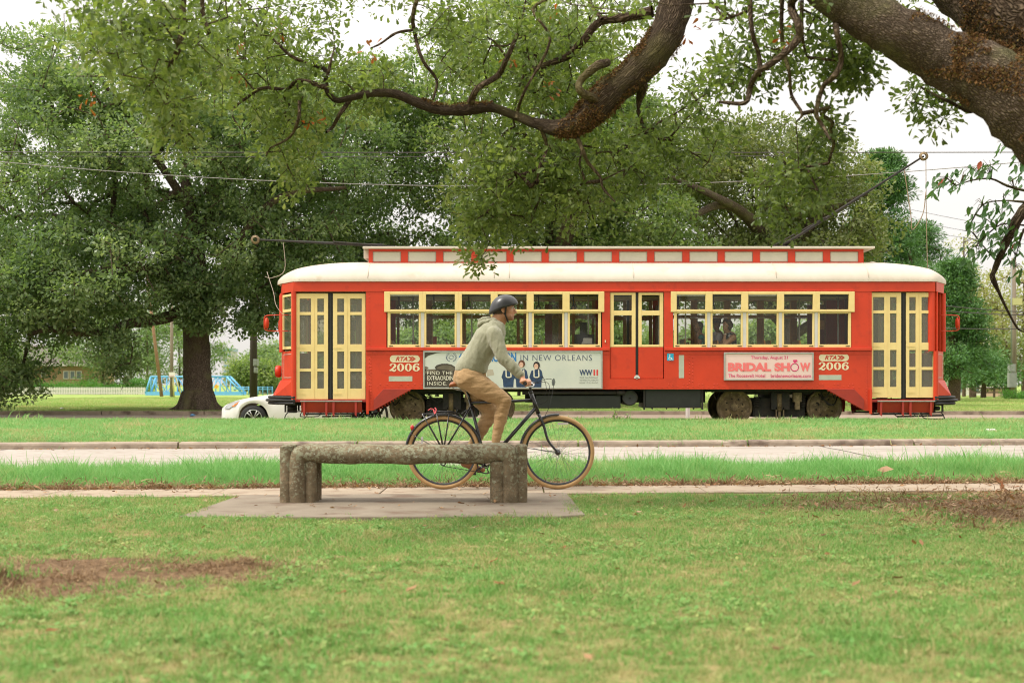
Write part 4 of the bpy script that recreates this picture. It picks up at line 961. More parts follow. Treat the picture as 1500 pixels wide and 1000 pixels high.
fern_on(fixed_limbs[1][0], 17, 20, 800, -.5, 1.0, .0)
P = np.array([p for p, e in FP]); E = np.array([e for p, e in FP]); n = len(P)
D = E * .35 + rs.normal(size=(n, 3)) * .75 + np.array([0, 0, -.15]); L_ = rs.uniform(.012, .032, n)
link('fern', leaves_mesh('fern', P, D, E + rs.normal(size=(n, 3)) * .4, L_, L_ * .38, rs.uniform(0, 1, n), 'obovate'), RF, root, kind='stuff')

# ------------------------------------------------------------------ broad-leaved tree whose branch hangs in from the right
root = thing('broadleaf_tree', 'broad-leaved tree whose leafy branch hangs in at the right edge', 'tree', (6.6, 12.4, 0))
mb = MB(); uvs = []
bark_tube(mb, uvs, smooth_path([(6.6, 12.4, -.1, .26), (6.55, 12.35, 1, .2), (6.3, 12.3, 2.4, .17), (6.0, 12.2, 3.6, .13), (6.0, 12.2, 5, .08)], 5), 14, .05, 2)
bark_build(mb, uvs, 'trunk', M['bark_fg'], root)
bp_ = [[(1640, 170, 12.2, 26), (1560, 250, 12.1, 20), (1500, 308, 12, 17), (1482, 338, 12, 15), (1466, 372, 12, 11), (1456, 398, 12, 8), (1454, 406, 12, 9), (1464, 430, 12, 5), (1476, 455, 12, 4), (1490, 480, 12, 3), (1500, 486, 12, 2)],
       [(1560, 290, 12.1, 8), (1500, 279, 12, 4), (1475, 272, 12, 4), (1452, 262, 12, 3), (1425, 264, 11.9, 2), (1400, 272, 11.9, 2)],
       [(1500, 296, 12, 4), (1470, 294, 12, 2), (1440, 300, 12, 2), (1420, 330, 12, 2)],
       [(1500, 330, 12.1, 3), (1470, 328, 12, 2), (1450, 340, 12, 2), (1430, 360, 12, 2)], [(1462, 385, 12, 3), (1440, 360, 12, 2), (1425, 340, 12, 2)],
       [(1540, 200, 12, 6), (1500, 225, 12, 4), (1488, 215, 12, 2)], [(1500, 335, 12, 4), (1492, 360, 12, 2), (1485, 390, 12, 1.5)]]
twn = []
for k, b_ in enumerate(bp_):
    q = smooth_path([lp(*a) for a in b_], 4); bark_tube(m3 := MB(), u3 := [], q, 8, .1, k)
    bark_build(m3, u3, 'branch', M['bark_fg'], root); twn += [a for a in q[len(q) // 4:]]
ML = leafmat('camphor_leaf', [(.045, .11, .035), (.06, .14, .045), (.10, .19, .07)], .35, .4); 
ML2 = leafmat('camphor_leaf_red', [(.32, .06, .02), (.35, .10, .03)], .35, .4)
def broad_leaf(name, mat, seed):
    r = random.Random(seed); l = .085; w_ = .036; V = []; n = 6
    for i in range(n + 1):
        s = i / n; hw = w_ * .5 * math.sin(math.pi * s ** .75) ** .9 if 0 < i < n else .0015; z = -.012 * math.sin(s * 2.2) * r.uniform(.6, 1.5)
        V += [(l * s, -hw, z + .006), (l * s, 0, z), (l * s, hw, z + .006)]
    Fc = []
    for i in range(n): a = i * 3; Fc += [(a, a + 1, a + 4, a + 3), (a + 1, a + 2, a + 5, a + 4)]
    me = bpy.data.meshes.new(name); me.from_pydata(V, [], Fc); q = me.attributes.new('tint', 'FLOAT', 'FACE'); tn = r.random(); q.data.foreach_set('value', [tn] * len(Fc)); me.materials.append(mat); me.polygons.foreach_set('use_smooth', [True] * len(Fc)); return me
lms = [broad_leaf('leaf', ML, i) for i in range(5)]; lred = broad_leaf('leaf', ML2, 9)
cl = [(1395, 262, 26, 16, 30), (1372, 272, 14, 16, 12), (1430, 248, 24, 12, 24), (1452, 240, 16, 10, 8), (1440, 300, 22, 14, 16), (1450, 325, 34, 22, 42), (1440, 355, 34, 20, 40), (1425, 372, 22, 14, 22), (1480, 345, 22, 22, 18), (1478, 372, 18, 12, 10), (1485, 270, 14, 14, 9), (1468, 300, 16, 14, 10), (1495, 240, 12, 22, 14), (1470, 212, 10, 8, 4), (1490, 400, 12, 10, 6)]
rb = random.Random(12); inv = Matrix.Translation(-Vector(root.location))
T_ = np.array([a[:3] for a in twn]); tw = MB()
for px, py, rx, ry, n in cl:
    for _ in range(n):
        a = rb.uniform(0, 6.28); r = rb.random() ** .5; p = at(px + math.cos(a) * r * rx, py + math.sin(a) * r * ry, 12 + rb.uniform(-.22, .22))
        o_ = bpy.data.objects.new('leaf', lred if rb.random() < .02 else rb.choice(lms)); col.objects.link(o_); o_.parent = root; o_.matrix_parent_inverse = inv
        o_.location = p; o_.rotation_euler = (rb.uniform(-.7, .7), rb.uniform(.35, 1.25), rb.uniform(2.2, 4.6) if rb.random() < .7 else rb.uniform(0, 6.28)); s = rb.uniform(.75, 1.15); o_.scale = (s, s, s)
    p = at(px, py, 12); j = int(np.argmin(np.linalg.norm(T_ - np.array(p), axis=1)))
    for _ in range(5):
        e = at(px + rb.uniform(-rx, rx), py + rb.uniform(-ry, ry), 12 + rb.uniform(-.15, .15)); tw.tube([tuple(T_[j]), tuple((Vector(T_[j]) + e) / 2 + Vector((0, 0, .04))), tuple(e)], [.004, .003, .0015], 4)
tw.build('twigs', M['bark_fg'], root, kind='stuff')
# ------------------------------------------------------------------ streetcar
M['red_shaded'] = pmat('shaded_red_paint', (.36, .026, .012), (.28, .024, .012), 4, .6, bump=.2)  # body red darkened for the skirt plates: shade of an inward tilt as colour
YS = 30.8; KS = YS / F; YC = 32.05; YF = 2 * YC - YS
def tx(px): return (px - 750) * KS
def tz(py): return CAMZ + (HY - py) * KS
car = thing('streetcar', 'red vintage streetcar number 2006 with yellow windows and cream roof', 'streetcar', (tx(900), YC, .12))
XC = (tx(430) + tx(1371.5)) / 2                                  # middle of the car body
def mx_(x): return 2 * XC - x

def tbox(mb, a, b_, c, d_, y0, y1, mi=0):    # px0,py0,px1,py1
    return mb.box(tx(a), tx(c), y0, y1, tz(d_), tz(b_), mi)

# plan outline of the body (x,y), closed, counter-clockwise from near left corner of the straight side
xl, xr = tx(430), tx(1371.5)
def plan(off=0.0):
    L = [(xl, YS - off), (xl - .34 - off, YS + .62), (xl - .46 - off, YC)]
    L2 = [(x, 2 * YC - y) for x, y in reversed(L[:2])]
    left = L + L2
    right = [(mx_(x), y) for x, y in left]
    return left, right

for side in (0, 1):
    yo = YS if side == 0 else YF; s = 1 if side == 0 else -1
    y0, y1 = yo, yo + s * .07
    red = M['red']
    mb = MB()
    for q in [(536, 427, 566, 570), (566, 509, 882, 570), (882, 427, 893.3, 570), (893.3, 554.5, 972.7, 570), (972.7, 427, 986, 570), (986, 509, 1247, 570), (1247, 427, 1277, 570)]:
        tbox(mb, *q, y0, y1)
    # skirt gussets by the steps
    mb.prism([(tx(536), tz(570)), (tx(603), tz(570)), (tx(547.5), tz(601)), (tx(536), tz(602))], y0, y0 + s * .05)
    mb.prism([(tx(1277), tz(570)), (tx(1277), tz(602)), (tx(1265.5), tz(601)), (tx(1210), tz(570))], y0, y0 + s * .05)
    mb.build('side_wall', red, car)
    # gusset doubler plates and posts, slightly proud
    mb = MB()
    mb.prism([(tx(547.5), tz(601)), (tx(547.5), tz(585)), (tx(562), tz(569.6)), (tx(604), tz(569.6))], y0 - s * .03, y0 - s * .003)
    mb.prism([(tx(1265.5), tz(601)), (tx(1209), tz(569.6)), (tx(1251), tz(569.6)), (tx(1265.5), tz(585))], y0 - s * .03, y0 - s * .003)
    mb.build('skirt_plate', M['red_shaded'], car, bevel=.006)
    # letter board
    mb = MB(); tbox(mb, 430, 412, 1370, 427, y0 - s * .012, y1); mb.build('letterboard', red, car, bevel=.004)
    mb = MB(); tbox(mb, 560, 424.6, 1252, 426.6, y0 - s * .035, y0 - s * .012); mb.build('drip_rail', red, car, bevel=.004)
    # belt rail
    mb = MB()
    for a, c in ((536, 893), (973, 1277)):
        tbox(mb, a, 509.2, c, 513.4, y0 - s * .05, y0 - s * .001)
        tbox(mb, a, 513.6, c, 519, y0 - s * .012, y0 - s * .001)
    mb.build('belt_rail', M['red'], car, bevel=.008)
    # windows
    def window(x0, last_left=False, far=False, wide=0):
        # one bay: upper sash + lower sash; glass 42 px wide, pitch 52.6
        g0, g1 = x0, x0 + 42.2; ymat = M['yellow'] if side == 0 else M['wood']
        L0 = g0 - (8.5 if wide == -1 else 5.2); R0 = g1 + (8.5 if wide == 1 else 5.2)
        mb = MB(); ya, yb = y0 - s * .045, y0 + s * .05
        tbox(mb, L0, 427, g0, 457, ya, yb); tbox(mb, g1, 427, R0, 457, ya, yb); tbox(mb, g0, 427, g1, 431.2, ya, yb); tbox(mb, g0, 453.3, g1, 457, ya, yb)
        ya, yb = y0 - s * .010, y0 + s * .045; a0, a1 = g0 - (3.8 if wide == -1 else 2.6), g1 + (3.8 if wide == 1 else 2.6)
        tbox(mb, a0, 457.4, g0 + .4, 509, ya, yb); tbox(mb, g1 - .4, 457.4, a1, 509, ya, yb); tbox(mb, g0 + .4, 457.4, g1 - .4, 459.2, ya, yb); tbox(mb, g0 + .4, 504.3, g1 - .4, 509, ya, yb)
        w = mb.build('window', ymat, car, bevel=.006)
        pb = MB(); tbox(pb, g0, 431.2, g1, 453.3, y0 + s * .012, y0 + s * .018); pb.build('pane', M['glass'], w)
        pb = MB(); tbox(pb, g0 + .4, 459.2, g1 - .4, 504.3, y0 + s * .020, y0 + s * .026); pb.build('pane', M['glass'], w)
        if side == 0:
            hb = MB()
            for hx in (a0 + 5, a1 - 5): tbox(hb, hx - 3, 506.3, hx + 3, 507.2, y0 - s * .022, y0 - s * .0105)
            hb.build('latch', M['iron'], w)
            if wide == -1 or x0 in (676.8,) or abs(x0 - 1096) < 2: 
                rb_ = MB(); tbox(rb_, g0, 431.2, g1, 433.2, y0 - s * .004, y0 + s * .010); rb_.build('shade_roller', M['silver'], w)
    gl = [571.6 + 52.55 * i for i in range(6)]; gr = [991.0 + 52.4 * i for i in range(5)]
    for i, g in enumerate(gl): window(g, wide=-1 if i == 0 else (1 if i == 5 else 0))
    for i, g in enumerate(gr): window(g, wide=-1 if i == 0 else (1 if i == 4 else 0))
    for gg in (gl, gr):
        for i in range(len(gg) - 1):
            c = (gg[i] + 42.2 + gg[i + 1]) / 2; mb = MB(); tbox(mb, c - 2.4, 457.4, c + 2.4, 509, y0 - s * .006, y0 + s * .055)
            mb.build('window_post', M['silver'] if side == 0 else M['wood'], car, bevel=.004)
    # centre door: two leaves, glazed above, red panel below
    for a, c, g0, g1 in ((894.2, 931.2, 899.2, 925.6), (935.4, 971.8, 940.2, 966.4)):
        mb = MB(); ya, yb = y0 + s * .02, y0 + s * .07
        tbox(mb, a, 428.4, g0, 508, ya, yb); tbox(mb, g1, 428.4, c, 508, ya, yb)
        for p, q in ((428.4, 432), (454.8, 461.8), (504.6, 508)): tbox(mb, g0, p, g1, q, ya, yb)
        dr = mb.build('centre_door', M['yellow'] if side == 0 else M['wood'], car, bevel=.005)
        pb = MB(); tbox(pb, a, 508.2, c, 554, ya, yb); pb.build('door_panel', M['red'], dr, bevel=.005)
        for p, q in ((432, 454.8), (461.8, 504.6)):
            pb = MB(); tbox(pb, g0, p, g1, q, y0 + s * .04, y0 + s * .045); pb.build('pane', M['glass'], dr)
    mb = MB(); tbox(mb, 931.4, 428, 935.2, 554, y0 + s * .05, y0 + s * .08); mb.build('door_seal', M['black'], car)
    mb = MB(); tbox(mb, 893.3, 426.8, 972.7, 428.2, y0, y0 + s * .07); mb.build('door_head', M['red_dark'], car)
    # vestibule folding doors
    def enddoors(x0, cols, yoff):
        # cols: leaves [(left,right,[(g0,g1),(g0,g1)])]
        rows = [(436 + yoff, 455.6 + yoff), (460 + yoff, 502.8 + yoff), (513.6 + yoff, 538.6 + yoff), (542.8 + yoff, 567.8 + yoff)]
        top, bot = 429 + yoff * .5, 583.4 + yoff
        for a, c, gs in cols:
            mb = MB(); ya, yb = y0 + s * .05, y0 + s * .09
            e = [a] + [v for g in gs for v in g] + [c]
            for i in range(0, len(e), 2): tbox(mb, e[i], top, e[i + 1], bot, ya, yb)
            for g in gs:
                zz = [top] + [v for r_ in rows for v in r_] + [bot]
                for i in range(0, len(zz), 2): tbox(mb, g[0], zz[i], g[1], zz[i + 1], ya, yb)
            mid = (gs[0][1] + gs[1][0]) / 2
            tbox(mb, mid - .5, top, mid + .5, bot, ya - s * .006, ya - s * .0005)
            for gsx in gs:
                pass
            dr = mb.build('folding_door', M['yellow'], car, bevel=.004)
            for g in gs:
                for r_ in rows:
                    pb = MB(); tbox(pb, g[0], r_[0], g[1], r_[1], y0 + s * .068, y0 + s * .074); pb.build('pane', M['glass_door'], dr)
            hb = MB()
            for zz in (507.5 + yoff, 575 + yoff): tbox(hb, a + .4, zz, a + 13, zz + .9, ya - s * .012, ya - s * .0065)
            hb.build('hinge_strap', M['yellow'], dr)
    enddoors(430, [(433.5, 480, [(438.4, 455), (464.3, 474)]), (487.3, 535, [(493.6, 503.6), (512.6, 529.6)])], 1.2)
    enddoors(1277, [(1277.5, 1321, [(1280, 1296.2), (1304.8, 1314.2)]), (1328.4, 1374 - 2, [(1333, 1342.4), (1351, 1367.6)])], -1.2)
    mb = MB()
    for a, c in ((480.4, 487), (1321.4, 1328)): tbox(mb, a, 429, c, 584, y0 + s * .075, y0 + s * .10)
    for a, c in ((483, 484.3), (1324, 1325.2)): tbox(mb, a, 429, c, 584, y0 + s * .055, y0 + s * .0745)
    mb.build('door_seal', M['black'], car)
    mb = MB()
    for a, c in ((430, 433.2), (1372.2, 1374)): tbox(mb, a, 427, c, 586, y0 + s * .0, y0 + s * .08)
    mb.build('door_post', M['red'], car)
    mb = MB()
    for a, c in ((430, 536), (1277, 1370)): tbox(mb, a, 584.8, c, 588.5, y0 + s * .012, y0 + s * .2)
    mb.build('door_sill', M['red_dark'], car)
    # step wells: sloping apron with brackets
    for a, c, br in ((441, 530, (446, 478.5, 489, 521.5)), (1286, 1368, (1290, 1322, 1333, 1363))):
        mb = MB(); zt, zb = tz(587.2), tz(604)
        for p, q in ((a, c),):
            mb.add([(tx(p), y0 - s * .03, zt), (tx(q), y0 - s * .03, zt), (tx(q), y0 + s * .06, zb), (tx(p), y0 + s * .06, zb), (tx(p), y0 + s * .02, zt), (tx(q), y0 + s * .02, zt), (tx(q), y0 + s * .10, zb), (tx(p), y0 + s * .10, zb)],
                   [(0, 3, 2, 1), (4, 5, 6, 7), (0, 1, 5, 4), (1, 2, 6, 5), (2, 3, 7, 6), (3, 0, 4, 7)])
        st = mb.build('step_apron', M['red_dark'], car)
        mb = MB(); tbox(mb, a - .8, 586.4, c + .8, 588, y0 - s * .06, y0 + s * .01); mb.build('step_edge', M['alu'], st)
        for p in br:
            mb = MB(); mb.prism([(tx(p - 1.6), tz(588.3)), (tx(p - 1.6), tz(607.5)), (tx(p + 1.2), tz(609.5)), (tx(p + 1.6), tz(588.3))], y0 - s * .05, y0 - s * .031 + s * .0)
            mb.tube([(tx(p), y0 - s * .03, tz(606.5)), (tx(p), y0 + s * .25, tz(603))], .018, 6)
            mb.build('step_bracket', M['red_dark'], st)
        mb = MB(); mb.tube([(tx(a + 2), y0 + s * .05, tz(606)), (tx(c - 2), y0 + s * .05, tz(606))], .022, 8)
        mb.tube([(tx(a + 30), y0 + s * .12, tz(610)), (tx(c + 16), y0 + s * .16, tz(608.5))], .02, 6); mb.build('step_rod', M['iron'], st)
    # corner posts hanging below the side by the doors
    mb = MB()
    for p in (539, 1275.4): tbox(mb, p - 2.2, 570, p + 1.4, 606, y0 - s * .045, y0 - s * .001)
    mb.build('corner_strap', M['red'], car)
    # rivets: low pyramids
    mb = MB()
    def riv(px, py, r=.015):
        x, z = tx(px), tz(py); q = y0 - s * .001
        mb.add([(x + r * math.cos(k * 1.0472), q, z + r * math.sin(k * 1.0472)) for k in range(6)] + [(x, q - s * r * .9, z)], [(k, (k + 1) % 6, 6) for k in range(6)], 0, True)
    y0_ = y0
    for py in np.arange(430, 566, 5.6):
        riv(541, py); riv(1272.6, py)
    for py in np.arange(516, 598, 4.6):
        riv(543.5, py + 2); riv(1269.5, py + 2)
    for px in np.arange(553, 884, 10.2):
        riv(px, 566.6)
        if int(px) % 3: riv(px + 4, 563.2)
    for px in np.arange(886, 1262, 7.6): riv(px, 566.6 + 1.2 * math.sin(px))
    for px in np.arange(980, 1262, 22): riv(px, 562.6); riv(px + 5, 562.6)
    for py in np.arange(522, 566, 5): riv(1010, py); riv(1014.5, py + 1.5)
    for i in range(12): riv(600 - i * 4.0, 572.5 + i * 2.35); riv(1213 + i * 4.2, 572.5 + i * 2.3)
    y0 = y0_ - s * .012
    for px in np.arange(545, 892, 9.4): riv(px, 516)
    for px in np.arange(978, 1276, 9.4): riv(px, 516)
    for px in np.arange(540, 1280, 9.4): riv(px, 420 if False else 414.2, .006)
    y0 = y0_
    mb.build('rivets', M['red'], car, kind='stuff')
    # interior lining at the far side
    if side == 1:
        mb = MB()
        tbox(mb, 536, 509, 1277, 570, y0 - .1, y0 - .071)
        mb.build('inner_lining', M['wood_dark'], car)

# rounded ends: facets with windows, letterboard, apron and bumper
def facets(off, z0, z1, mb, mi=0, th=.06, right=False, segs=None):
    left, rightp = plan(off); left_i, right_i = plan(off - th)
    P = rightp if right else left; Q = right_i if right else left_i
    for i in (segs if segs is not None else range(4)):
        a, b_ = P[i], P[i + 1]; c, d_ = Q[i], Q[i + 1]
        vs = [(a[0], a[1], z0), (b_[0], b_[1], z0), (d_[0], d_[1], z0), (c[0], c[1], z0), (a[0], a[1], z1), (b_[0], b_[1], z1), (d_[0], d_[1], z1), (c[0], c[1], z1)]
        mb.add(vs, [(0, 3, 2, 1), (4, 5, 6, 7), (0, 1, 5, 4), (1, 2, 6, 5), (2, 3, 7, 6), (3, 0, 4, 7)], mi)
for right in (False, True):
    P = plan(0)[1 if right else 0]
    mb = MB(); facets(.012, tz(427), tz(412), mb, right=right); facets(0, tz(556), tz(514), mb, right=right)
    facets(.0, tz(586), tz(556), mb, right=right)
    for i, p in enumerate(P[:-1] if True else P):       # corner posts between the windows
        pr = .095 if right and i == 0 else .055
        mb.lathe((p[0] - (.075 if pr > .06 else 0), p[1] + (0.10 if pr > .06 else .03 if i == 0 else 0), tz(514)), (0, 0, 1), [(pr, 0), (pr, tz(427) - tz(514))], 12)
    mb.lathe((P[-1][0], P[-1][1] - .03, tz(586)), (0, 0, 1), [(.055, 0), (.055, tz(427) - tz(586))], 10)
    mb.lathe((P[0][0], P[0][1] + .03, tz(586)), (0, 0, 1), [(.055, 0), (.055, tz(514) - tz(586))], 10)
    dash = mb.build('platform_end', M['red'], car)
    # thin cream line around the dash panel of each facet
    # windows in each facet
    for i in range(4):
        a = Vector((P[i][0], P[i][1], 0)); b_ = Vector((P[i + 1][0], P[i + 1][1], 0)); d_ = (b_ - a); Lf = d_.length; d_.normalize(); n_ = Vector((-d_.y, d_.x, 0))
        if (n_.x > 0) != right: n_ = -n_
        fm = MB(); gb = MB()
        def pan(mb_, u0, u1, z0, z1, o0, o1):
            vs = []
            for z in (z0, z1):
                for u, o_ in ((u0, o1), (u1, o1), (u1, o0), (u0, o0)): q = a + d_ * u + n_ * o_; vs.append((q.x, q.y, z))
            mb_.add(vs, [(0, 3, 2, 1), (4, 5, 6, 7), (0, 1, 5, 4), (1, 2, 6, 5), (2, 3, 7, 6), (3, 0, 4, 7)])
        u0, u1 = .06, Lf - .06; io = -.13 if right else 0; za, zb, zc, zd = tz(511), tz(430), tz(452), tz(457)
        for q in ((u0, u0 + .05), (u1 - .05, u1)): pan(fm, *q, za, zb, io - .02, io + .02)
        for q in ((za, za + .06), (zc - .06, zc), (zb - .05, zb)): pan(fm, u0 + .05, u1 - .05, *q, io - .02, io + .02)
        wdw = fm.build('end_window', M['yellow'], car, bevel=.004)
        pan(gb, u0 + .05, u1 - .05, za + .06, zc - .06, io - .003, io + .003); gb.build('pane', M['glass_door'], wdw)
        gb = MB(); pan(gb, u0 + .05, u1 - .05, zc, zb - .05, io - .003, io + .003); gb.build('pane', M['glass_door'], wdw)
        ln = MB(); w_ = .012
        for q in ((.10, .10 + w_, tz(553), tz(518)), (Lf - .10 - w_, Lf - .10, tz(553), tz(518)), (.10 + w_, Lf - .10 - w_, tz(553), tz(553) + w_), (.10 + w_, Lf - .10 - w_, tz(518) - w_, tz(518))): pan(ln, *q, .002, .006)
        ln.build('lining_stripe', M['cream'], dash)
    # flared apron and ribbed bumper
    mb = MB(); A = plan(.012)[1 if right else 0]; s_ = 1 if right else -1
    B = [(A[0][0] - s_ * .02, A[0][1] - .00), (A[1][0] + s_ * .12, A[1][1] - .10), (A[2][0] + s_ * .17, A[2][1]), (A[3][0] + s_ * .12, A[3][1] + .10), (A[4][0] - s_ * .02, A[4][1])]
    vs = [(x, y, tz(557)) for x, y in A] + [(x, y, tz(579.5)) for x, y in B]
    mb.add(vs, [(i, i + 1, 6 + i, 5 + i) for i in range(4)] + [(i + 1, i, 5 + i, 6 + i) for i in range(0)])
    ap = mb.build('apron', M['red'], car); sd_ = ap.modifiers.new('solid', 'SOLIDIFY'); sd_.thickness = .03; sd_.offset = 0
    mb = MB(); xe = B[2][0]
    for k in range(3):
        zc = tz(582 + k * 4.4); o_ = .05 + (.05 if k == 1 else .0)
        path = [(B[0][0] - s_ * .0, B[0][1] - .02, zc), ((B[0][0] + B[1][0]) / 2, (B[0][1] + B[1][1]) / 2 - .04, zc), (B[1][0] + s_ * o_, B[1][1], zc), (B[2][0] + s_ * (o_ + .04), B[2][1], zc), (B[3][0] + s_ * o_, B[3][1], zc), ((B[4][0] + B[3][0]) / 2, (B[4][1] + B[3][1]) / 2 + .04, zc), (B[4][0], B[4][1] + .02, zc)]
        mb.path(path, .030, 8, 4)
    vs = [(x, y, tz(580)) for x, y in B] + [(x, y, tz(593)) for x, y in B]; mb.add(vs, [(i, i + 1, 6 + i, 5 + i) for i in range(4)])
    mb.build('bumper', M['black'], car)
    mb = MB(); xa = tx(405 if not right else 1385)
    cx = B[1][0] - s_ * .25
    mb.box(cx - .09, cx + .09, YC - .15, YC + .15, tz(606), tz(592))
    for y in (YS + .28, YF - .28):
        mb.box(cx - .02, cx + .02, y, y + .03, tz(604), tz(592)); mb.lathe((cx + s_ * -.18, y, tz(598)), (s_, 0, 0), [(.02, 0), (.05, .02), (.05, .1), (.03, .12)], 10)
    mb.box(min(cx, cx - s_ * .7), max(cx, cx - s_ * .7), YS + .3, YF - .3, tz(594), tz(588))
    mb.build('coupler', M['iron'], car)
    # lifeguard hoops of bent bar
    mb = MB()
    for y in (YS + .12, YF - .12):
        x0 = xl - .05 if not right else xr + .05; e = -s_
        q = [(x0 + e * .42, y, tz(601)), (x0 + e * .30, y, tz(602)), (x0 + e * .02, y, tz(603)), (x0 - e * .10, y, tz(604.5)), (x0 - e * .16, y, tz(612)), (x0 - e * .10, y, tz(613.5)), (x0 + e * .25, y, tz(613)), (x0 + e * .33, y, tz(607)), (x0 + e * .36, y, tz(600))]
        mb.path(q, .013, 6, 3)
    mb.build('lifeguard', M['iron'], car)
    # headlight and mirrors
    xh = P[2][0]
    if right: xh -= .14
    mb = MB(); mb.lathe((xh - s_ * .02, YC, tz(543)), (s_, 0, 0), [(.05, 0), (.12, .03), (.14, .08), (.13, .14), (.11, .155)], 20)
    hl = mb.build('headlight', M['red'], car)
    mb = MB(); mb.lathe((xh, YC, tz(543)), (s_, 0, 0), [(.001, .16), (.06, .155), (.108, .145)], 16); mb.build('lens', M['silver'], hl)
    for y_ in (YS + .28, YF - .28):
        x0 = P[0][0] + s_ * .16; e = s_ * .52 if not right else s_ * .42
        mb = MB(); r_ = .013
        mb.path([(x0, y_, tz(460.5)), (x0 + e * .6, y_, tz(460.5)), (x0 + e * .95, y_ - .02, tz(462)), (x0 + e, y_ - .02, tz(468)), (x0 + e, y_ - .02, tz(476)), (x0 + e * .95, y_ - .02, tz(482.5)), (x0 + e * .6, y_, tz(484)), (x0, y_, tz(484))], r_, 6, 3)
        mir = mb.build('mirror', M['red'], car)
        xm = x0 + e * .9; mb = MB(); mb.ball((xm, y_, tz(472.5)), (.05 if not right else .035, .09, .13), nu=16, nv=10); mb.build('mirror_shell', M['red'], mir)

# roof
def roof_mesh():
    XL, XR = xl - .51, xr + .51; V = []; Fc = []; nt_ = 22; st = []
    n = 60
    for i in range(n + 1):
        s = i / n; x = XL + (XR - XL) * (.5 - .5 * math.cos(math.pi * s)); st.append(x)
    ez = tz(412.5); top = CAMZ + (HY - 385.5) * (YC / F)
    for x in st:
        u = max(0.0, min(x - XL, XR - x)); f = min(1, u / 2.0); hz = ez + .03 + (top - ez - .03) * (1 - (1 - f) ** 2.3) ** .5 if f < 1 else top
        fp = np.interp(u, [0, .05, .16, .52], [.25, .45, YC - YS - .58, YC - YS + .05]) if u < .6 else YC - YS + .05
        w_ = max(fp, .02); hz = max(hz, ez + .06)
        row = [(x, YC - w_, ez)]
        for k in range(nt_ + 1):
            t = -1 + 2 * k / nt_; row.append((x, YC + w_ * t, ez + .075 + (hz - ez - .075) * (1 - abs(t) ** 2.6) ** .62 if u > .001 else ez + .04))
        row.append((x, YC + w_, ez)); V += row
    m_ = nt_ + 3
    for i in range(n):
        for k in range(m_ - 1): Fc.append((i * m_ + k, (i + 1) * m_ + k, (i + 1) * m_ + k + 1, i * m_ + k + 1))
    Fc.append(tuple(range(m_))); Fc.append(tuple(n * m_ + k for k in reversed(range(m_))))
    for i in range(n): Fc.append((i * m_, i * m_ + m_ - 1, (i + 1) * m_ + m_ - 1, (i + 1) * m_))
    me = bpy.data.meshes.new('roof'); me.from_pydata(V, [], Fc); me.polygons.foreach_set('use_smooth', [True] * len(Fc)); return me
roof = link('roof', roof_mesh(), M['cream'], car)
es = roof.modifiers.new('es', 'EDGE_SPLIT'); es.split_angle = rad(50)
mb = MB()    # roof sheet seams, eave rivets
for px in (539, 724, 746, 928, 1137, 1272):
    x = tx(px); top = CAMZ + (HY - 385.5) * (YC / F); ez = tz(412.5)
    q = []
    for k in range(13):
        t = -1 + k / 12 * .55; w_ = YC - YS + .05; q.append((x, YC + w_ * t, ez + .075 + (top - ez - .075) * (1 - abs(t) ** 2.6) ** .62 + .001))
    mb.tube(q, .007, 5)
mb.build('roof_seam', M['cream'], roof)
mb = MB()
for px in np.arange(424, 1368, 7.3):
    x = tx(px); mb.add([(x + .008 * math.cos(k * 1.0472), YS - .051, tz(409.3) + .008 * math.sin(k * 1.0472)) for k in range(6)] + [(x, YS - .059, tz(409.3))], [(k, (k + 1) % 6, 6) for k in range(6)])
mb.build('roof_rivets', M['cream'], roof, kind='stuff')
mb = MB()
for px, py in ((1279, 386), (1291, 387.5)): mb.ball((tx(px) * 1.02, YS + .7, tz(py) + .04), (.11, .11, .06))
mb.ball((tx(527) * 1.02, YS + .5, tz(391)), (.06, .06, .02)); mb.build('roof_vent', M['cream'], roof)

# clerestory
YM0, YM1 = YS + .58, YF - .58; km = YM0 / F
def cx_(px): return (px - 750) * km
def cz_(py): return CAMZ + (HY - py) * km
mb = MB(); mb.box(cx_(540.5), cx_(1264.5), YM0 + .03, YM1 - .03, cz_(392), cz_(365)); cb = mb.build('clerestory', M['cream_panel'], car)
mb = MB()
for s, yy in ((1, YM0), (-1, YM1)):
    ya, yb = yy, yy + s * .029
    def cbx(a, b_, c, d_): mb.box(cx_(a), cx_(c), ya, yb, cz_(d_), cz_(b_))
    cbx(540, 365, 1265, 368.4); cbx(540, 383.6, 1265, 388)
    e = [540] + [v for i in range(14) for v in (546 + 51.55 * i, 546 + 51.55 * i + 41.3)] + [1265]
    for i in range(0, len(e), 2): cbx(e[i], 368.4, e[i + 1], 383.6)
mb.box(cx_(540), cx_(540.45), YM0 + .03, YM1 - .03, cz_(388), cz_(365)); mb.box(cx_(1264.55), cx_(1265), YM0 + .03, YM1 - .03, cz_(388), cz_(365))
mb.build('clerestory_frame', M['red'], cb)
for i in range(14):
    a = 546 + 51.55 * i; pb = MB(); pb.box(cx_(a + .8), cx_(a + 40.5), YM0 + .018, YM0 + .0285, cz_(382.8), cz_(369.2)); pb.build('clerestory_panel', M['cream_panel'], cb, bevel=.003)
mb = MB(); mb.box(cx_(532), cx_(1280), YM0 - .12, YM1 + .12, cz_(365) + .003, cz_(361.5)); mb.box(cx_(532), cx_(540), YM0 + .1, YM1 - .1, cz_(378), cz_(365)); mb.build('clerestory_roof', M['cream'], cb, bevel=.012)

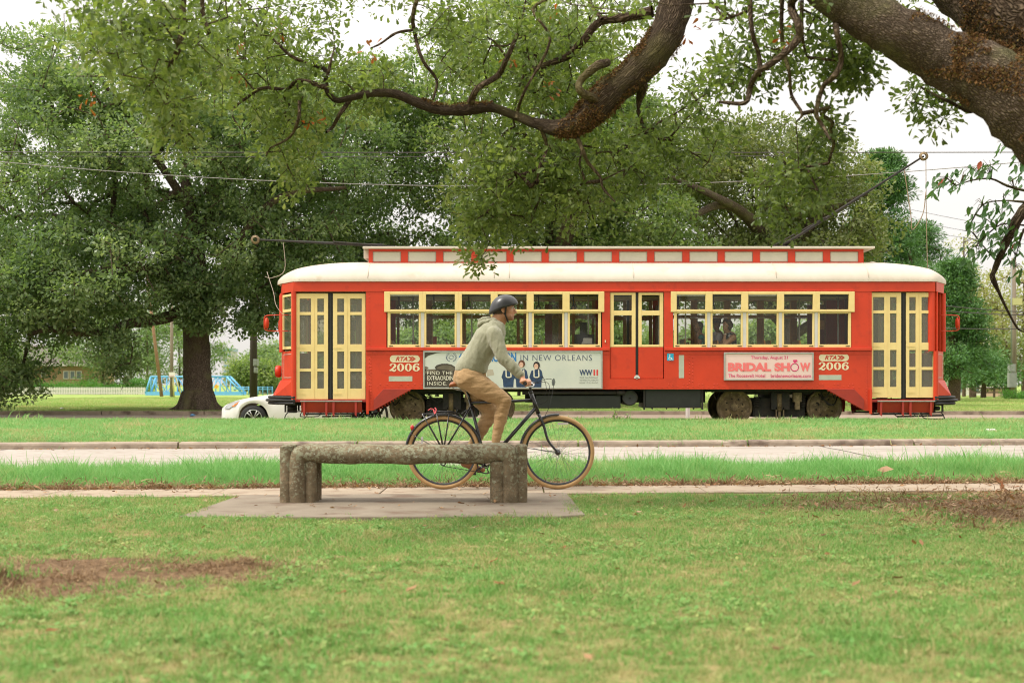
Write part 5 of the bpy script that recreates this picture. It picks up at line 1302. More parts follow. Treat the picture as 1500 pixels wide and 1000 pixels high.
# floor, ceiling, seats, poles, partitions
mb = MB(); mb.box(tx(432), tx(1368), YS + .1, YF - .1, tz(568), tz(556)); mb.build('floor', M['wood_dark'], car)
mb = MB(); mb.box(tx(432), tx(1368), YS + .08, YF - .08, tz(427) + .0, tz(427) + .04); mb.build('ceiling', M['ceil'], car)
mb = MB(); mb.box(tx(560), tx(1255), YC - .35, YC + .35, tz(427) - .10, tz(427) - .002); mb.build('light_trough', M['ceil'], car)
mb = MB()
for a, c, y0, y1 in ((536.2, 538, YS + .1, YF - .1), (1275, 1277, YS + .1, YF - .1)):
    mb.box(tx(a), tx(c), y0, YC - .35, tz(556), tz(427)); mb.box(tx(a), tx(c), YC + .35, y1, tz(556), tz(427))
for a, c in ((801, 812), (1206, 1232)): mb.box(tx(a), tx(c), YF - .85, YF - .8, tz(556), tz(440))
for a, c in ((886, 890), (976, 981)): mb.box(tx(a), tx(c), YF - .6, YF - .11, tz(556), tz(440))
mb.build('partition', M['maroon'], car)
mb = MB()
for a in (757, 767, 840, 995, 1098): mb.box(tx(a) * 1.05, tx(a) * 1.05 + .07, YF - .2, YF - .12, tz(509), tz(430))
mb.build('window_pillar', M['wood'], car)
for i, px in enumerate([575, 600, 626, 652, 680, 706, 733, 775, 797, 826, 1009, 1024, 1056, 1077, 1125, 1150, 1177]):
    near = i % 2 == 0; y0 = YS + .18 if near else YC + .25; x = tx(px)
    if px in (1009, 1077): y0 = YS + .25 if px == 1077 else YS + .35
    mb = MB(); zt = tz(497.5) if px not in (600, 1009, 1150) else tz(495)
    mb.prism([(x, tz(534)), (x + .38, tz(534)), (x + .38, tz(532)), (x + .05, tz(530)), (x - .03, zt), (x - .06, zt), (x - .02, tz(532))], y0, y0 + .82)
    mb.box(x + .12, x + .2, y0 + .1, y0 + .7, tz(555.9), tz(534))
    mb.build('seat', M['wood'], car, bevel=.02)
mb = MB()
for px, y in ((604, YS + .9), (1004, YS + .6), (862, YS + .7), (964, YS + .5), (1232, YS + .9), (690, YS + 1.2), (1180, YS + 1.3)): mb.tube([(tx(px) * 1.02, y, tz(555.9)), (tx(px) * 1.02, y, tz(427.2))], .018, 8)
mb.build('stanchion', M['silver'], car)
mb = MB()
for i in range(13):
    x = tx(580 + i * 52.4); 
    if 880 < 580 + i * 52.4 < 985: continue
    mb.tube([(x, YC - .5, tz(427.2)), (x + .01, YC - .5, tz(445))], .018, 6); mb.torus((x, YC - .5, tz(448)), (0, 1, 0), .045, .012, 12, 6)
mb.tube([(tx(560), YC - .5, tz(430)), (tx(1255), YC - .5, tz(430))], .014, 6)
mb.build('strap_hangers', M['black'], car, kind='stuff')
mb = MB(); mb.box(tx(844), tx(872), YS + .55, YS + .95, tz(505), tz(488)); mb.box(tx(852), tx(862), YS + .6, YS + .9, tz(488), tz(470)); mb.box(tx(850), tx(866), YS + .65, YS + .85, tz(555.9), tz(505)); mb.build('fare_box', M['black'], car, bevel=.01)
mb = MB(); mb.prism([(tx(853), tz(503)), (tx(869), tz(503)), (tx(869), tz(494)), (tx(856), tz(494)), (tx(855), tz(499))], YS + .40, YS + .53); mb.build('transfer_machine', M['silver'], car, bevel=.01)
mb = MB(); mb.box(tx(626), tx(632), YF - .35, YF - .3, tz(504), tz(488)); mb.build('fire_notice', M['red'], car)
mb = MB(); mb.box(tx(1212), tx(1232), YF - .87, YF - .852, tz(478), tz(464)); mb.build('notice', M['wood'], car)

# trucks
def truck(c0, c1):
    mb = MB(); k2 = (YS + .5) / F
    X0, X1 = (c0 - 750) * k2, (c1 - 750) * k2
    for yy in (YS + .62, YF - .62):
        mb.box(X0 + .42, X1 - .42, yy - .05, yy + .05, .30, .62); mb.box(X0 - .1, X1 + .1, yy - .04, yy + .04, .78, .88)
        for xx in (X0, X1): mb.box(xx - .12, xx + .12, yy - .08, yy + .08, .36, .66)
    mb.box((X0 + X1) / 2 - .2, (X0 + X1) / 2 + .2, YS + .4, YF - .4, .45, .82)
    mb.box(X0 + .45, X1 - .45, YC - .7, YC + .7, .28, .7)
    for xx in (X0, X1): mb.tube([(xx, YS + .5, .505), (xx, YF - .5, .505)], .06, 10)
    tr_ = mb.build('truck', M['iron'], car)
    mb = MB(); xm = (X0 + X1) / 2
    mb.tube([(xm - .02, YS + .42, .80), (xm - .02, YS + .42, .42)], .055, 10); mb.tube([(xm - .02, YS + .42, .42), (xm - .02, YS + .42, .22)], .03, 8)
    mb.build('damper', M['rust'], tr_); mb = MB()
    for dx in (-.09, .07): mb.box(xm + dx - .012, xm + dx + .012, YS + .40, YS + .44, .2, .5)
    mb.box(xm - .09, xm + .07, YS + .40, YS + .44, .18, .2); mb.build('hanger', M['rust'], tr_); mb = MB()
    mb.box(xm + .28, xm + .46, YS + .36, YS + .5, .62, .82); mb.box(xm + .32, xm + .42, YS + .36, YS + .48, .45, .62)
    mb.build('bracket', M['rust'], tr_)
    mb = MB()
    for dx in (-.5, .5):
        for k in range(7): mb.torus((xm + dx, YS + .48, .52 + k * .04), (0, 0, 1), .06, .014, 14, 6)
    mb.build('spring', M['iron'], tr_)
    for xx in (X0, X1):
        for yy, sg in ((YS + .52, -1), (YF - .52, 1)):
            mb = MB(); c = (xx, yy, .505)
            mb.lathe(c, (0, sg, 0), [(.385, -.10), (.395, -.03), (.395, .0), (.37, .012), (.355, .015), (.345, .0), (.335, -.03), (.29, -.035), (.27, -.015), (.12, .0), (.105, .025), (.07, .03), (.03, .035), (.001, .035)], 40)
            wl = mb.build('wheel', M['rust'], tr_)
            mb = MB()
            for k in range(8): a = k * .785 + .3; mb.lathe((xx + .19 * math.cos(a), yy, .505 + .19 * math.sin(a)), (0, sg, 0), [(.018, -.01), (.018, .012), (.001, .013)], 8)
            for k in range(6): a = k * 1.047; mb.lathe((xx + .085 * math.cos(a), yy, .505 + .085 * math.sin(a)), (0, sg, 0), [(.01, .02), (.01, .036), (.001, .037)], 6)
            mb.build('wheel_bolts', M['iron'], wl)
truck(596.5, 728); truck(1076, 1208)
# underfloor gear
mb = MB(); mb.box(tx(785), tx(910), YS + .15, YC + .6, tz(598), tz(579)); mb.build('resistor_box', M['box'], car, bevel=.01)
mb = MB(); mb.tube([(tx(765), YS + .12, tz(575)), (tx(912), YS + .12, tz(575))], .045, 12); mb.tube([(tx(904), YS + .12, tz(575)), (tx(916), YS + .12, tz(575))], .06, 12); mb.build('air_pipe', M['iron'], car)
mb = MB(); mb.lathe((tx(923.5), YS + .1, tz(582.5)), (0, 1, 0), [(.001, .0), (.13, .01), (.145, .0), (.165, .0), (.17, .03), (.17, 1.6), (.001, 1.62)], 32); tk = mb.build('air_tank', M['box'], car)
mb = MB(); mb.torus((tx(923.5), YS + .098, tz(582.5)), (0, 1, 0), .155, .012, 32, 6); mb.ball((tx(923.5), YS + .095, tz(582.5)), .02); mb.build('tank_rim', M['iron'], tk)
mb = MB(); mb.box(tx(946), tx(1028), YS + .12, YC + .5, tz(597.5), tz(568.5)); bx_ = mb.build('battery_box', M['box'], car, bevel=.01)
mb = MB()
for a, c, p, q in ((943, 945.7, 567, 600), (1028.3, 1031, 567, 600), (945.9, 1028, 595.6, 597.4), (945.9, 1028, 568.6, 570)): mb.box(tx(a), tx(c), YS + .09, YS + .1185, tz(q), tz(p))
for px in (956, 977, 995, 1017):
    mb.ball((tx(px), YS + .10, tz(596.6)), .018, nu=8, nv=5); mb.ball((tx(px), YS + .10, tz(568.6)), .015, nu=8, nv=5); mb.prism([(tx(px - 1.5), tz(597.6)), (tx(px + 1.5), tz(597.6)), (tx(px), tz(600))], YS + .1, YS + .13)
mb.build('box_frame', M['iron'], bx_)
mb = MB(); mb.box(tx(560), tx(1255), YS + .35, YF - .35, tz(574), tz(568.2)); mb.box(tx(770), tx(1040), YC - .5, YC + .5, tz(590), tz(574)); mb.build('underframe', M['iron'], car)
mb = MB(); rj = random.Random(5)
for k in range(16):
    a = rj.choice([560, 600, 1040, 1230, 500, 1300]) + rj.uniform(-25, 25); b_ = a + rj.uniform(-40, 40)
    mb.path([(tx(a), YS + rj.uniform(.2, .7), tz(572)), (tx((a + b_) / 2), YS + rj.uniform(.2, .7), tz(572 + rj.uniform(8, 26))), (tx(b_), YS + rj.uniform(.2, .7), tz(574 + rj.uniform(0, 20)))], .015, 5, 4)
mb.path([(tx(556), YS + .2, tz(606)), (tx(563), YS + .2, tz(596)), (tx(566), YS + .2, tz(612)), (tx(560), YS + .2, tz(612))], .03, 6, 3)
mb.build('brake_rods', M['iron'], car, kind='stuff')

# trolley poles
def pole_(a, b_, name, label):
    mb = MB(); mb.tube([tuple(a), tuple(a.lerp(b_, .1)), tuple(b_)], [.05, .035, .022], 10)
    mb.box(a.x - .25, a.x + .25, a.y - .12, a.y + .12, a.z - .16, a.z - .02)
    d_ = (b_ - a).normalized()
    for k in (-.09, .09): mb.tube([(a.x - d_.x * .3, a.y + k, a.z - .03), (a.x + d_.x * 1.1, a.y + k * .5, a.z + d_.z * 1.1 + .03)], .018, 6)
    p = mb.build(name, M['iron'], car, label=label)
    mb = MB(); mb.lathe((b_.x, b_.y - .03, b_.z), (0, 1, 0), [(.05, 0), (.10, .005), (.085, .03), (.10, .055), (.05, .06)], 18); mb.build('trolley_wheel', M['rust'], p)
    return p
dp = YC
pA = Vector(((1148 - 750) * dp / F, dp, CAMZ + (HY - 361) * dp / F + .03)); pB = Vector(((1353 - 750) * dp / F, dp, CAMZ + (HY - 229) * dp / F))
pl = pole_(pA, pB, 'trolley_pole', 'raised trolley pole touching the wire')
qA = Vector(((560 - 750) * dp / F, dp, CAMZ + (HY - 363) * dp / F + .05)); qB = Vector(((374 - 750) * dp / F, dp, CAMZ + (HY - 351) * dp / F))
p2 = pole_(qA, qB, 'trolley_pole', 'lowered trolley pole tied down over the left end')
mb = MB()
xe = tx(1362); mb.path([tuple(pB + Vector((.05, 0, -.05))), (pB.x + .06, dp, pB.z - 1.3), (xe * 1.035, dp, tz(392))], .009, 5, 4)
mb.path([tuple(pA.lerp(pB, .86)), (pA.lerp(pB, .86).x + .15, dp, pB.z - 1.3), (pB.x - .25, dp, pB.z - 1.65), (pB.x - .02, dp, pB.z - 1.3), (pB.x + .05, dp, pB.z - .8)], .011, 5, 5)
mb.build('trolley_rope', pmat('rope', (.28, .2, .13), rough=.9), pl)
mb = MB(); mb.path([tuple(qA.lerp(qB, .78)), (qA.lerp(qB, .78).x + .03, dp, qA.z - .55), ((398 - 750) * dp / F, dp, CAMZ + (HY - 407) * dp / F), ((388 - 750) * dp / F, dp, CAMZ + (HY - 405) * dp / F)], .007, 5, 5)
mb.path([((391 - 750) * dp / F, dp, CAMZ + (HY - 398) * dp / F), ((405 - 750) * dp / F, dp - .4, CAMZ + (HY - 430) * dp / F), ((416 - 750) * dp / F, dp - 1.0, tz(448)), ((421 - 750) * KS, YS + .2, tz(470))], .006, 5, 4)
mb.build('trolley_rope', pmat('rope_pale', (.42, .34, .27), rough=.9), p2)

# ------------------------------------------------------------------ signs and lettering on the near side
def text_mesh(body, bold=0, shear=0, space=1.0):
    cu = bpy.data.curves.new('lettering', 'FONT'); cu.body = body; cu.size = 1; cu.offset = bold; cu.shear = shear; cu.space_character = space; cu.resolution_u = 4
    cu.extrude = 0
    ob = bpy.data.objects.new('lettering_tmp', cu); col.objects.link(ob); bpy.context.view_layer.update()
    me = bpy.data.meshes.new_from_object(ob.evaluated_get(bpy.context.evaluated_depsgraph_get())); bpy.data.objects.remove(ob); return me
def lettering(body, px0, py0, px1, py1, mat, parent, y, bold=0, shear=0, space=1.0, name='lettering'):
    me = text_mesh(body, bold, shear, space); n = len(me.vertices); co = np.empty(n * 3); me.vertices.foreach_get('co', co); co = co.reshape(-1, 3)
    a0, a1 = co.min(0), co.max(0); X0, X1, Z0, Z1 = tx(px0), tx(px1), tz(py1), tz(py0)
    out = np.c_[X0 + (co[:, 0] - a0[0]) / (a1[0] - a0[0]) * (X1 - X0), np.full(n, y), Z0 + (co[:, 1] - a0[1]) / (a1[1] - a0[1]) * (Z1 - Z0)]
    me.vertices.foreach_set('co', out.ravel()); me.update()
    return link(name, me, mat, parent)
def flat(poly, y, mat, parent, name, th=.002):
    mb = MB(); mb.prism([(tx(a), tz(b_)) for a, b_ in poly], y - th, y); return mb.build(name, mat, parent)
def rect(a, b_, c, d_): return [(a, d_), (c, d_), (c, b_), (a, b_)]
def ell(cx, cy, rx, ry, n=20, a0=0, a1=6.2832): return [(cx + rx * math.cos(a0 + (a1 - a0) * k / (n if a1 - a0 < 6 else n)), cy + ry * math.sin(a0 + (a1 - a0) * k / n)) for k in range(n if a1 - a0 > 6 else n + 1)]
def pill(a, b_, c, d_):
    r = (d_ - b_) / 2; cy = (b_ + d_) / 2
    return [(c - r + r * math.cos(t), cy + r * math.sin(t)) for t in np.linspace(-1.5708, 1.5708, 9)] + [(a + r + r * math.cos(t), cy + r * math.sin(t)) for t in np.linspace(1.5708, 4.7124, 9)]
IV = pmat('ivory_lettering', (.72, .60, .40), rough=.5); RL = pmat('red_lettering', (.50, .045, .02), rough=.5); RS = pmat('reflective_strip', (.46, .47, .38), (.40, .42, .34), 6, .35)
yN = YS - .004
def ring_poly(mb, cx, cy, rx, ry, ix, iy, y, n=28):
    vs = [(tx(cx + rx * math.cos(k * 6.2832 / n)), y, tz(cy + ry * math.sin(k * 6.2832 / n))) for k in range(n)] + [(tx(cx + ix * math.cos(k * 6.2832 / n)), y, tz(cy + iy * math.sin(k * 6.2832 / n))) for k in range(n)]
    mb.add(vs, [(k, (k + 1) % n, n + (k + 1) % n, n + k) for k in range(n)])
def fleet_number(x0, y0, k=1.0):
    """fat western numerals 2006"""
    mb = MB(); w_ = 10.6 * k; h = 11.6 * k
    for i in (1, 2): ring_poly(mb, x0 + 11.5 * i * k + w_ / 2 - .2, y0 + h / 2, w_ / 2, h / 2, w_ * .17, h * .40, yN)
    c = x0 + 11.5 * 3 * k + w_ / 2; ring_poly(mb, c, y0 + h * .66, w_ / 2, h * .34, w_ * .18, h * .23, yN)
    def stroke(pts, ws, yy=yN - .0008):
        q = smooth_path([(a, b_, 0, w2) for (a, b_), w2 in zip(pts, ws)], 5); L_, R_ = [], []
        for i in range(len(q)):
            d_ = q[min(i + 1, len(q) - 1)][:2] - q[max(i - 1, 0)][:2]; d_ = d_ / (np.linalg.norm(d_) + 1e-9); nn = np.array([-d_[1], d_[0]]) * q[i][3] / 2
            L_.append(q[i][:2] + nn); R_.append(q[i][:2] - nn)
        b0 = [(tx(p[0]), yy, tz(p[1])) for p in L_ + R_]; n = len(L_); mb.add(b0, [(i, i + 1, n + i + 1, n + i) for i in range(n - 1)])
    stroke([(c - w_ * .33, y0 + h * .66), (c - w_ * .33, y0 + h * .35), (c - w_ * .1, y0 + h * .10), (c + w_ * .2, y0 + h * .05), (c + w_ * .38, y0 + h * .2)], [3.4 * k, 3.2 * k, 2.0 * k, 1.6 * k, 3.0 * k])
    a = x0
    stroke([(a + w_ * .12, y0 + h * .3), (a + w_ * .3, y0 + h * .06), (a + w_ * .65, y0 + h * .06), (a + w_ * .8, y0 + h * .3), (a + w_ * .55, y0 + h * .58), (a + w_ * .1, y0 + h * .9)], [3.2 * k, 1.4 * k, 1.6 * k, 3.6 * k, 2.6 * k, 1.6 * k])
    stroke([(a + w_ * .02, y0 + h * .88), (a + w_ * .35, y0 + h * .84), (a + w_ * .7, y0 + h * .96), (a + w_ * .95, y0 + h * .72)], [2.0 * k, 2.6 * k, 2.2 * k, 1.4 * k], yN - .0016)
    mb.build('fleet_number', IV, car)
for x0, yp in ((571, 520.2), (1199.5, 518.4)):
    pl_ = flat(pill(x0, yp, x0 + 44, yp + 10.4), YS - .001, IV, car, 'operator_badge')
    lettering('RTA', x0 + 8.5, yp + 2.2, x0 + 26, yp + 8.4, RL, pl_, yN - .001, .035, .3)
    for k in (0, 4.2): flat([(x0 + 26.5 + k, yp + 2), (x0 + 29.5 + k, yp + 2), (x0 + 34 + k, yp + 5.2), (x0 + 29.5 + k, yp + 8.6), (x0 + 26.5 + k, yp + 8.6), (x0 + 30.6 + k, yp + 5.2)][::-1], yN - .001, RL, pl_, 'chevron', .001)
    fleet_number(x0 - .5, yp + 12.0, .985)
    flat(rect(x0 - 1.5 if x0 < 700 else x0, yp + 30.6, x0 + 33, yp + 38), YS - .001, RS, car, 'reflector_strip')
flat(rect(994.3, 520, 1002, 553.5), YS - .001, RS, car, 'reflector_strip')
wc = flat(rect(977, 517.6, 986.6, 528), YS - .014, pmat('cyan_sign', (.02, .38, .62), rough=.4), car, 'access_sign')
WH = pmat('white_print', (.75, .75, .72), rough=.5)
flat(ell(981, 519.8, .9, .9, 10), YS - .0172, WH, wc, 'symbol', .001)
mb = MB(); mb.torus((tx(981.6), YS - .0175, tz(525)), (0, 1, 0), .030, .006, 16, 4, a0=0, a1=4.6)
for a, b_, c, d_ in ((980.6, 520.8, 981.6, 524.6), (981.6, 523.6, 984.2, 524.4), (983.4, 524.4, 984.4, 526.8), (984.4, 526, 985.6, 526.8)): mb.box(tx(a), tx(c), YS - .0182, YS - .0168, tz(d_), tz(b_))
mb.build('symbol', WH, wc)
mb = MB(); mb.lathe((tx(933), YS + .0, tz(554)), (0, -1, 0), [(.001, .008), (.02, .008), (.02, 0)], 12); mb.prism([(tx(933 + 4.4 * math.cos(t)), tz(554 - 5 * math.sin(t))) for t in np.linspace(0, 3.1416, 10)][::-1], YS - .008, YS + .01); mb.build('door_catch', M['silver'], car)
mb = MB(); mb.box(tx(886), tx(887.4), YS - .012, YS - .001, tz(501.5), tz(498)); mb.build('keyhole', IV, car)

# large museum advert
def adframe(x0, y0, x1, y1, bgmat, w_=2.2, nm='advert_panel', lbl=None):
    mb = MB(); tbox(mb, x0 + w_, y0 + w_, x1 - w_, y1 - w_, YS - .035, YS - .002); p = mb.build(nm, bgmat, car, label=lbl)
    mb = MB(); ya, yb = YS - .05, YS - .002
    tbox(mb, x0, y0, x1, y0 + w_, ya, yb); tbox(mb, x0, y1 - w_, x1, y1, ya, yb); tbox(mb, x0, y0 + w_, x0 + w_, y1 - w_, ya, yb); tbox(mb, x1 - w_, y0 + w_, x1, y1 - w_, ya, yb)
    mb.build('advert_frame', M['alu'], p, bevel=.006); return p
AD = pmat('advert_pale_grey', (.50, .52, .47), (.60, .59, .52), 1.2, .4, coat=.2)
ad = adframe(620, 514, 882.5, 569.5, AD, lbl='long pale museum advert with three women in overalls')
ya = YS - .036
DK = pmat('advert_dark_brown', (.035, .026, .02), (.06, .045, .03), 6, .5); BR = pmat('advert_hill', (.16, .125, .085), (.10, .08, .055), 4, .5); SK = pmat('advert_sky', (.62, .62, .58), rough=.5)
flat([(622.3, 567), (671, 567), (671, 545), (668, 538), (662, 534), (655, 532.4), (647, 532.6), (640, 534.6), (636.8, 538), (638.5, 540.5), (626, 541), (622.3, 548)], ya, DK, ad, 'print')
flat([(622.3, 516.4), (622.3, 525), (627, 521), (640, 517), (648, 516.4)], ya, DK, ad, 'print')
flat([(622.3, 536), (628.2, 538), (622.3, 544)], ya - .0021, BR, ad, 'print')
flat([(622.3, 541.2), (637, 541.2), (639.5, 545), (622.3, 547)], ya - .0021, BR, ad, 'print')
flat([(640, 540), (642, 537), (650, 534.6), (660, 535.6), (667, 539.5), (668, 543)][::-1], ya - .0022, BR, ad, 'print')
CW = pmat('cream_print', (.70, .64, .52), rough=.5)
lettering('FIND THE', 626, 543.6, 663, 548.6, CW, ad, ya - .006, .0, 0, 1.1)
lettering('EXTRAORDINARY', 626, 550.4, 676, 556.6, CW, ad, ya - .006, .008)
lettering('INSIDE.', 626, 559.0, 655, 564, CW, ad, ya - .006, .0, 0, 1.1)
NB = pmat('navy_print', (.03, .05, .12), rough=.5); BL = pmat('blue_print', (.02, .16, .42), rough=.5); RP = pmat('red_print', (.62, .03, .03), rough=.5)
mb = MB()
for sg in (-1, 1):
    for k in range(8):
        a = -1.0 + k * .3; cx, cy = 661.2 + sg * 7.0 * math.cos(a), 523.2 + 6.2 * math.sin(a); e = [(cx + 1.5 * math.cos(t) * .9 , cy + .55 * math.sin(t) + 1.0 * math.cos(t) * -sg * .8) for t in np.linspace(0, 6.28, 7)[:-1]]
        mb.add([(tx(p), ya - .002, tz(q)) for p, q in e], [tuple(range(6))])
for k in range(9): a = k * .7; mb.box(tx(661.2 + 3.2 * math.cos(a) - 1.0), tx(661.2 + 3.2 * math.cos(a) + 1.0), ya - .0022, ya - .0012, tz(523 + 2.8 * math.sin(a) + .4), tz(523 + 2.8 * math.sin(a) - .2))
mb.build('emblem', NB, ad)
lettering('#1 ATTRACTION', 672.5, 516.4, 756.2, 531, BL, ad, ya - .004, .03)
lettering('IN NEW ORLEANS', 762.5, 519.8, 866.8, 528, NB, ad, ya - .004, -.012, 0, 1.12)
# printed women in dark overalls
HR = pmat('print_hair', (.10, .035, .015), rough=.6); HR2 = pmat('print_hair_dark', (.02, .012, .01), rough=.6); FC = pmat('print_skin', (.62, .36, .26), rough=.6); DN = pmat('print_denim', (.012, .03, .075), (.02, .05, .12), 14, .6)
for i, (cx, top, hm) in enumerate(((745, 531, HR2), (764, 527.6, HR), (785.8, 529.8, HR2))):
    flat([(cx - 4.5, 542), (cx + 4.5, 540), (cx + 7.6, 543), (cx + 9.6, 553), (cx + 7.6, 556), (cx + 7, 567), (cx - 7.5, 567), (cx - 8.5, 556), (cx - 10.4, 552), (cx - 7.5, 543)], ya - .001 * i, DN, ad, 'print', .001)
    flat(ell(cx + .2, top + 5.2, 4.9, 5.6), ya - .004, hm, ad, 'print', .001); flat(ell(cx - .5, top + 6.8, 3.1, 4.2), ya - .006, FC, ad, 'print', .001)
    flat(ell(cx - .6, top + 8.8, 1.2, .6, 8), ya - .0075, CW, ad, 'print', .001)
    for dx in (-3.8, 3.2): flat([(cx + dx - .8, 541.6), (cx + dx + .8, 541.6), (cx + dx + 1.2, 551.5), (cx + dx - .6, 551.5)], ya - .006, CW, ad, 'print', .001)
    flat([(cx - 4.4, 551.6), (cx + 4.6, 551.6), (cx + 2, 553.2), (cx - 2.4, 553.2)], ya - .006, CW, ad, 'print', .001)
flat([(808.5, 564), (812, 564.5), (813.5, 559), (812, 554), (810.5, 554), (808, 559)], ya, pmat('print_statue', (.12, .13, .12), rough=.6), ad, 'print', .001)
flat([(713, 541), (722, 541), (724, 549), (713, 551)][::-1], ya, pmat('print_tan', (.42, .36, .28), rough=.6), ad, 'print', .001)
lettering('WW', 848.6, 541.2, 867.4, 549.8, NB, ad, ya - .004, .03)
for a in (869.2, 873.6): flat(rect(a, 541.2, a + 2.2, 549.8), ya - .002, RP, ad, 'print', .001)
GP = pmat('grey_print', (.16, .16, .15), rough=.5)
lettering('THE NATIONAL', 848.8, 551.8, 876, 554, GP, ad, ya - .004, 0, 0, 1.1); lettering('WWII MUSEUM', 848.8, 555.6, 876, 557.8, GP, ad, ya - .004, 0, 0, 1.1); lettering('NEW ORLEANS', 848.8, 559.4, 876, 561.2, GP, ad, ya - .004, 0, 0, 1.2)

# pink advert
PK = pmat('advert_pink', (.74, .52, .48), rough=.4, coat=.2); P1 = pmat('coral_print', (.80, .16, .16), rough=.5); P2 = pmat('crimson_print', (.62, .03, .14), rough=.5)
ap = adframe(1060, 516, 1191.4, 557, PK, 2.2, lbl='pink bridal show advert in an aluminium frame'); 
lettering('Thursday, August 21', 1099.5, 521.2, 1153.4, 527, P2, ap, ya - .004, .012)
lettering('BRIDAL', 1066, 531.2, 1129, 543.6, P1, ap, ya - .004, .055); lettering('SH', 1134, 531.2, 1156.6, 543.6, P1, ap, ya - .004, .055); lettering('W', 1171.4, 531.2, 1186.6, 543.6, P1, ap, ya - .004, .055)
mb = MB(); mb.torus((tx(1163.5), ya - .003, tz(537.6)), (0, 1, 0), 5.6 * KS, .010, 28, 4, flat=.2); mb.prism([(tx(1161), tz(528.6)), (tx(1163.6), tz(531.2)), (tx(1168), tz(529)), (tx(1166.5), tz(526.8)), (tx(1161.5), tz(527))], ya - .005, ya - .003); mb.build('ring_print', P2, ap)
lettering('The Roosevelt Hotel', 1066.5, 547.6, 1120.4, 552.4, P2, ap, ya - .004, .012); lettering('brideneworleans.com', 1128.6, 547.6, 1187, 552.8, P2, ap, ya - .004, .012)
# ------------------------------------------------------------------ bench
M['mossy'] = pmat('mossy_concrete', (.060, .046, .030), (.12, .095, .062), 9, .95, bump=.9, bscale=38, c3=(.20, .215, .15), s3=11, f3=.56, spec=.15)
# lichen prefers the top of the beams
def lichen_mat():
    m, t = newmat('lichen_concrete'); L = t.links.new
    o = N('ShaderNodeOutputMaterial', t); b = N('ShaderNodeBsdfPrincipled', t); b.inputs['Roughness'].default_value = .95; b.inputs['Specular IOR Level'].default_value = .15
    g = N('ShaderNodeNewGeometry', t)
    def nz_(s, d=6):
        n = N('ShaderNodeTexNoise', t); n.inputs['Scale'].default_value = s; n.inputs['Detail'].default_value = d; n.inputs['Roughness'].default_value = .65; L(g.outputs['Position'], n.inputs['Vector']); return n.outputs[0]
    def rg(s, a, c, d=0, e=1):
        r = N('ShaderNodeMapRange', t); r.inputs[1].default_value = a; r.inputs[2].default_value = c; r.inputs[3].default_value = d; r.inputs[4].default_value = e; L(s, r.inputs[0]); return r.outputs[0]
    def mxx(f, a, c):
        x = N('ShaderNodeMix', t, data_type='RGBA'); L(f, x.inputs[0])
        for s, q in ((6, a), (7, c)):
            if isinstance(q, tuple): x.inputs[s].default_value = (*q, 1)
            else: L(q, x.inputs[s])
        return x.outputs[2]
    base = mxx(rg(nz_(7), .38, .62), (.115, .083, .048), (.30, .225, .14))
    base = mxx(rg(nz_(60, 3), .35, .65), base, (.17, .14, .09))
    sp_ = N('ShaderNodeSeparateXYZ', t); L(g.outputs['Position'], sp_.inputs[0]); h = rg(sp_.outputs[2], .10, .50)
    a = N('ShaderNodeMath', t, operation='MULTIPLY_ADD'); L(h, a.inputs[0]); a.inputs[1].default_value = .12; L(nz_(30, 8), a.inputs[2])
    base = mxx(rg(a.outputs[0], .585, .66), base, (.30, .295, .20))
    a2 = N('ShaderNodeMath', t, operation='MULTIPLY_ADD'); L(h, a2.inputs[0]); a2.inputs[1].default_value = .06; L(nz_(42, 4), a2.inputs[2])
    base = mxx(rg(a2.outputs[0], .68, .72), base, (.42, .43, .35))
    L(base, b.inputs['Base Color'])
    ad_ = N('ShaderNodeMath', t, operation='ADD'); L(nz_(45, 8), ad_.inputs[0]); L(nz_(12, 4), ad_.inputs[1])
    bp_ = N('ShaderNodeBump', t); bp_.inputs['Strength'].default_value = 1; bp_.inputs['Distance'].default_value = .018; L(ad_.outputs[0], bp_.inputs['Height']); L(bp_.outputs[0], b.inputs['Normal'])
    L(b.outputs[0], o.inputs[0]); return m
M['lichen'] = lichen_mat()
kb = 11.95 / F
def bxp(px): return (px - 750) * kb
bench = thing('bench', 'mossy concrete log bench standing on its pad before the cyclist', 'bench', (bxp(590), 12.2, .006))
def rough_tube(mb, pts, r, n=18, sub=8, amp=.035, seed=0):
    q = smooth_path([(*p, r) for p in pts], sub); uvs = []; bark_tube(mb, uvs, q, n, amp, seed)
    b = len(mb.v); 
for row in range(3):
    yy = 12.02 + row * .155; r = .076; zt = .415
    mb = MB(); xa, xb = bxp(434), bxp(748)
    pts = [(xa, yy, -.02), (xa, yy, .15), (xa, yy, .30), (xa + .006, yy, .38), (xa + .035, yy, .41), (xa + .10, yy, zt)] + [(xa + (xb - xa) * t, yy, zt - .010 * math.sin(t * 3.14) + .004 * math.sin(t * 21 + row)) for t in np.linspace(.1, .9, 14)] + [(xb - .10, yy, zt + .008), (xb - .035, yy, .418), (xb - .006, yy, .385), (xb, yy, .30), (xb, yy, .15), (xb, yy, -.02)]
    rough_tube(mb, pts, r, 20, 3, .035, row)
    mb.build('beam', M['lichen'], bench)
for i, (px, zt, r) in enumerate(((417, .475, .052), (453.5, .345, .050), (728.5, .345, .062), (764, .475, .050))):
    for row in range(3):
        yy = 12.02 + row * .155; mb = MB(); x = bxp(px)
        rough_tube(mb, [(x, yy, -.02), (x, yy, .15), (x, yy, zt * .75), (x, yy, zt - .02), (x, yy, zt)], r, 16, 4, .03, i * 3 + row + 20)
        q = 17; mb.ball((x, yy, zt - .004), (r * .98, r * .98, .018), nu=16, nv=8)
        mb.build('leg', M['lichen'], bench)

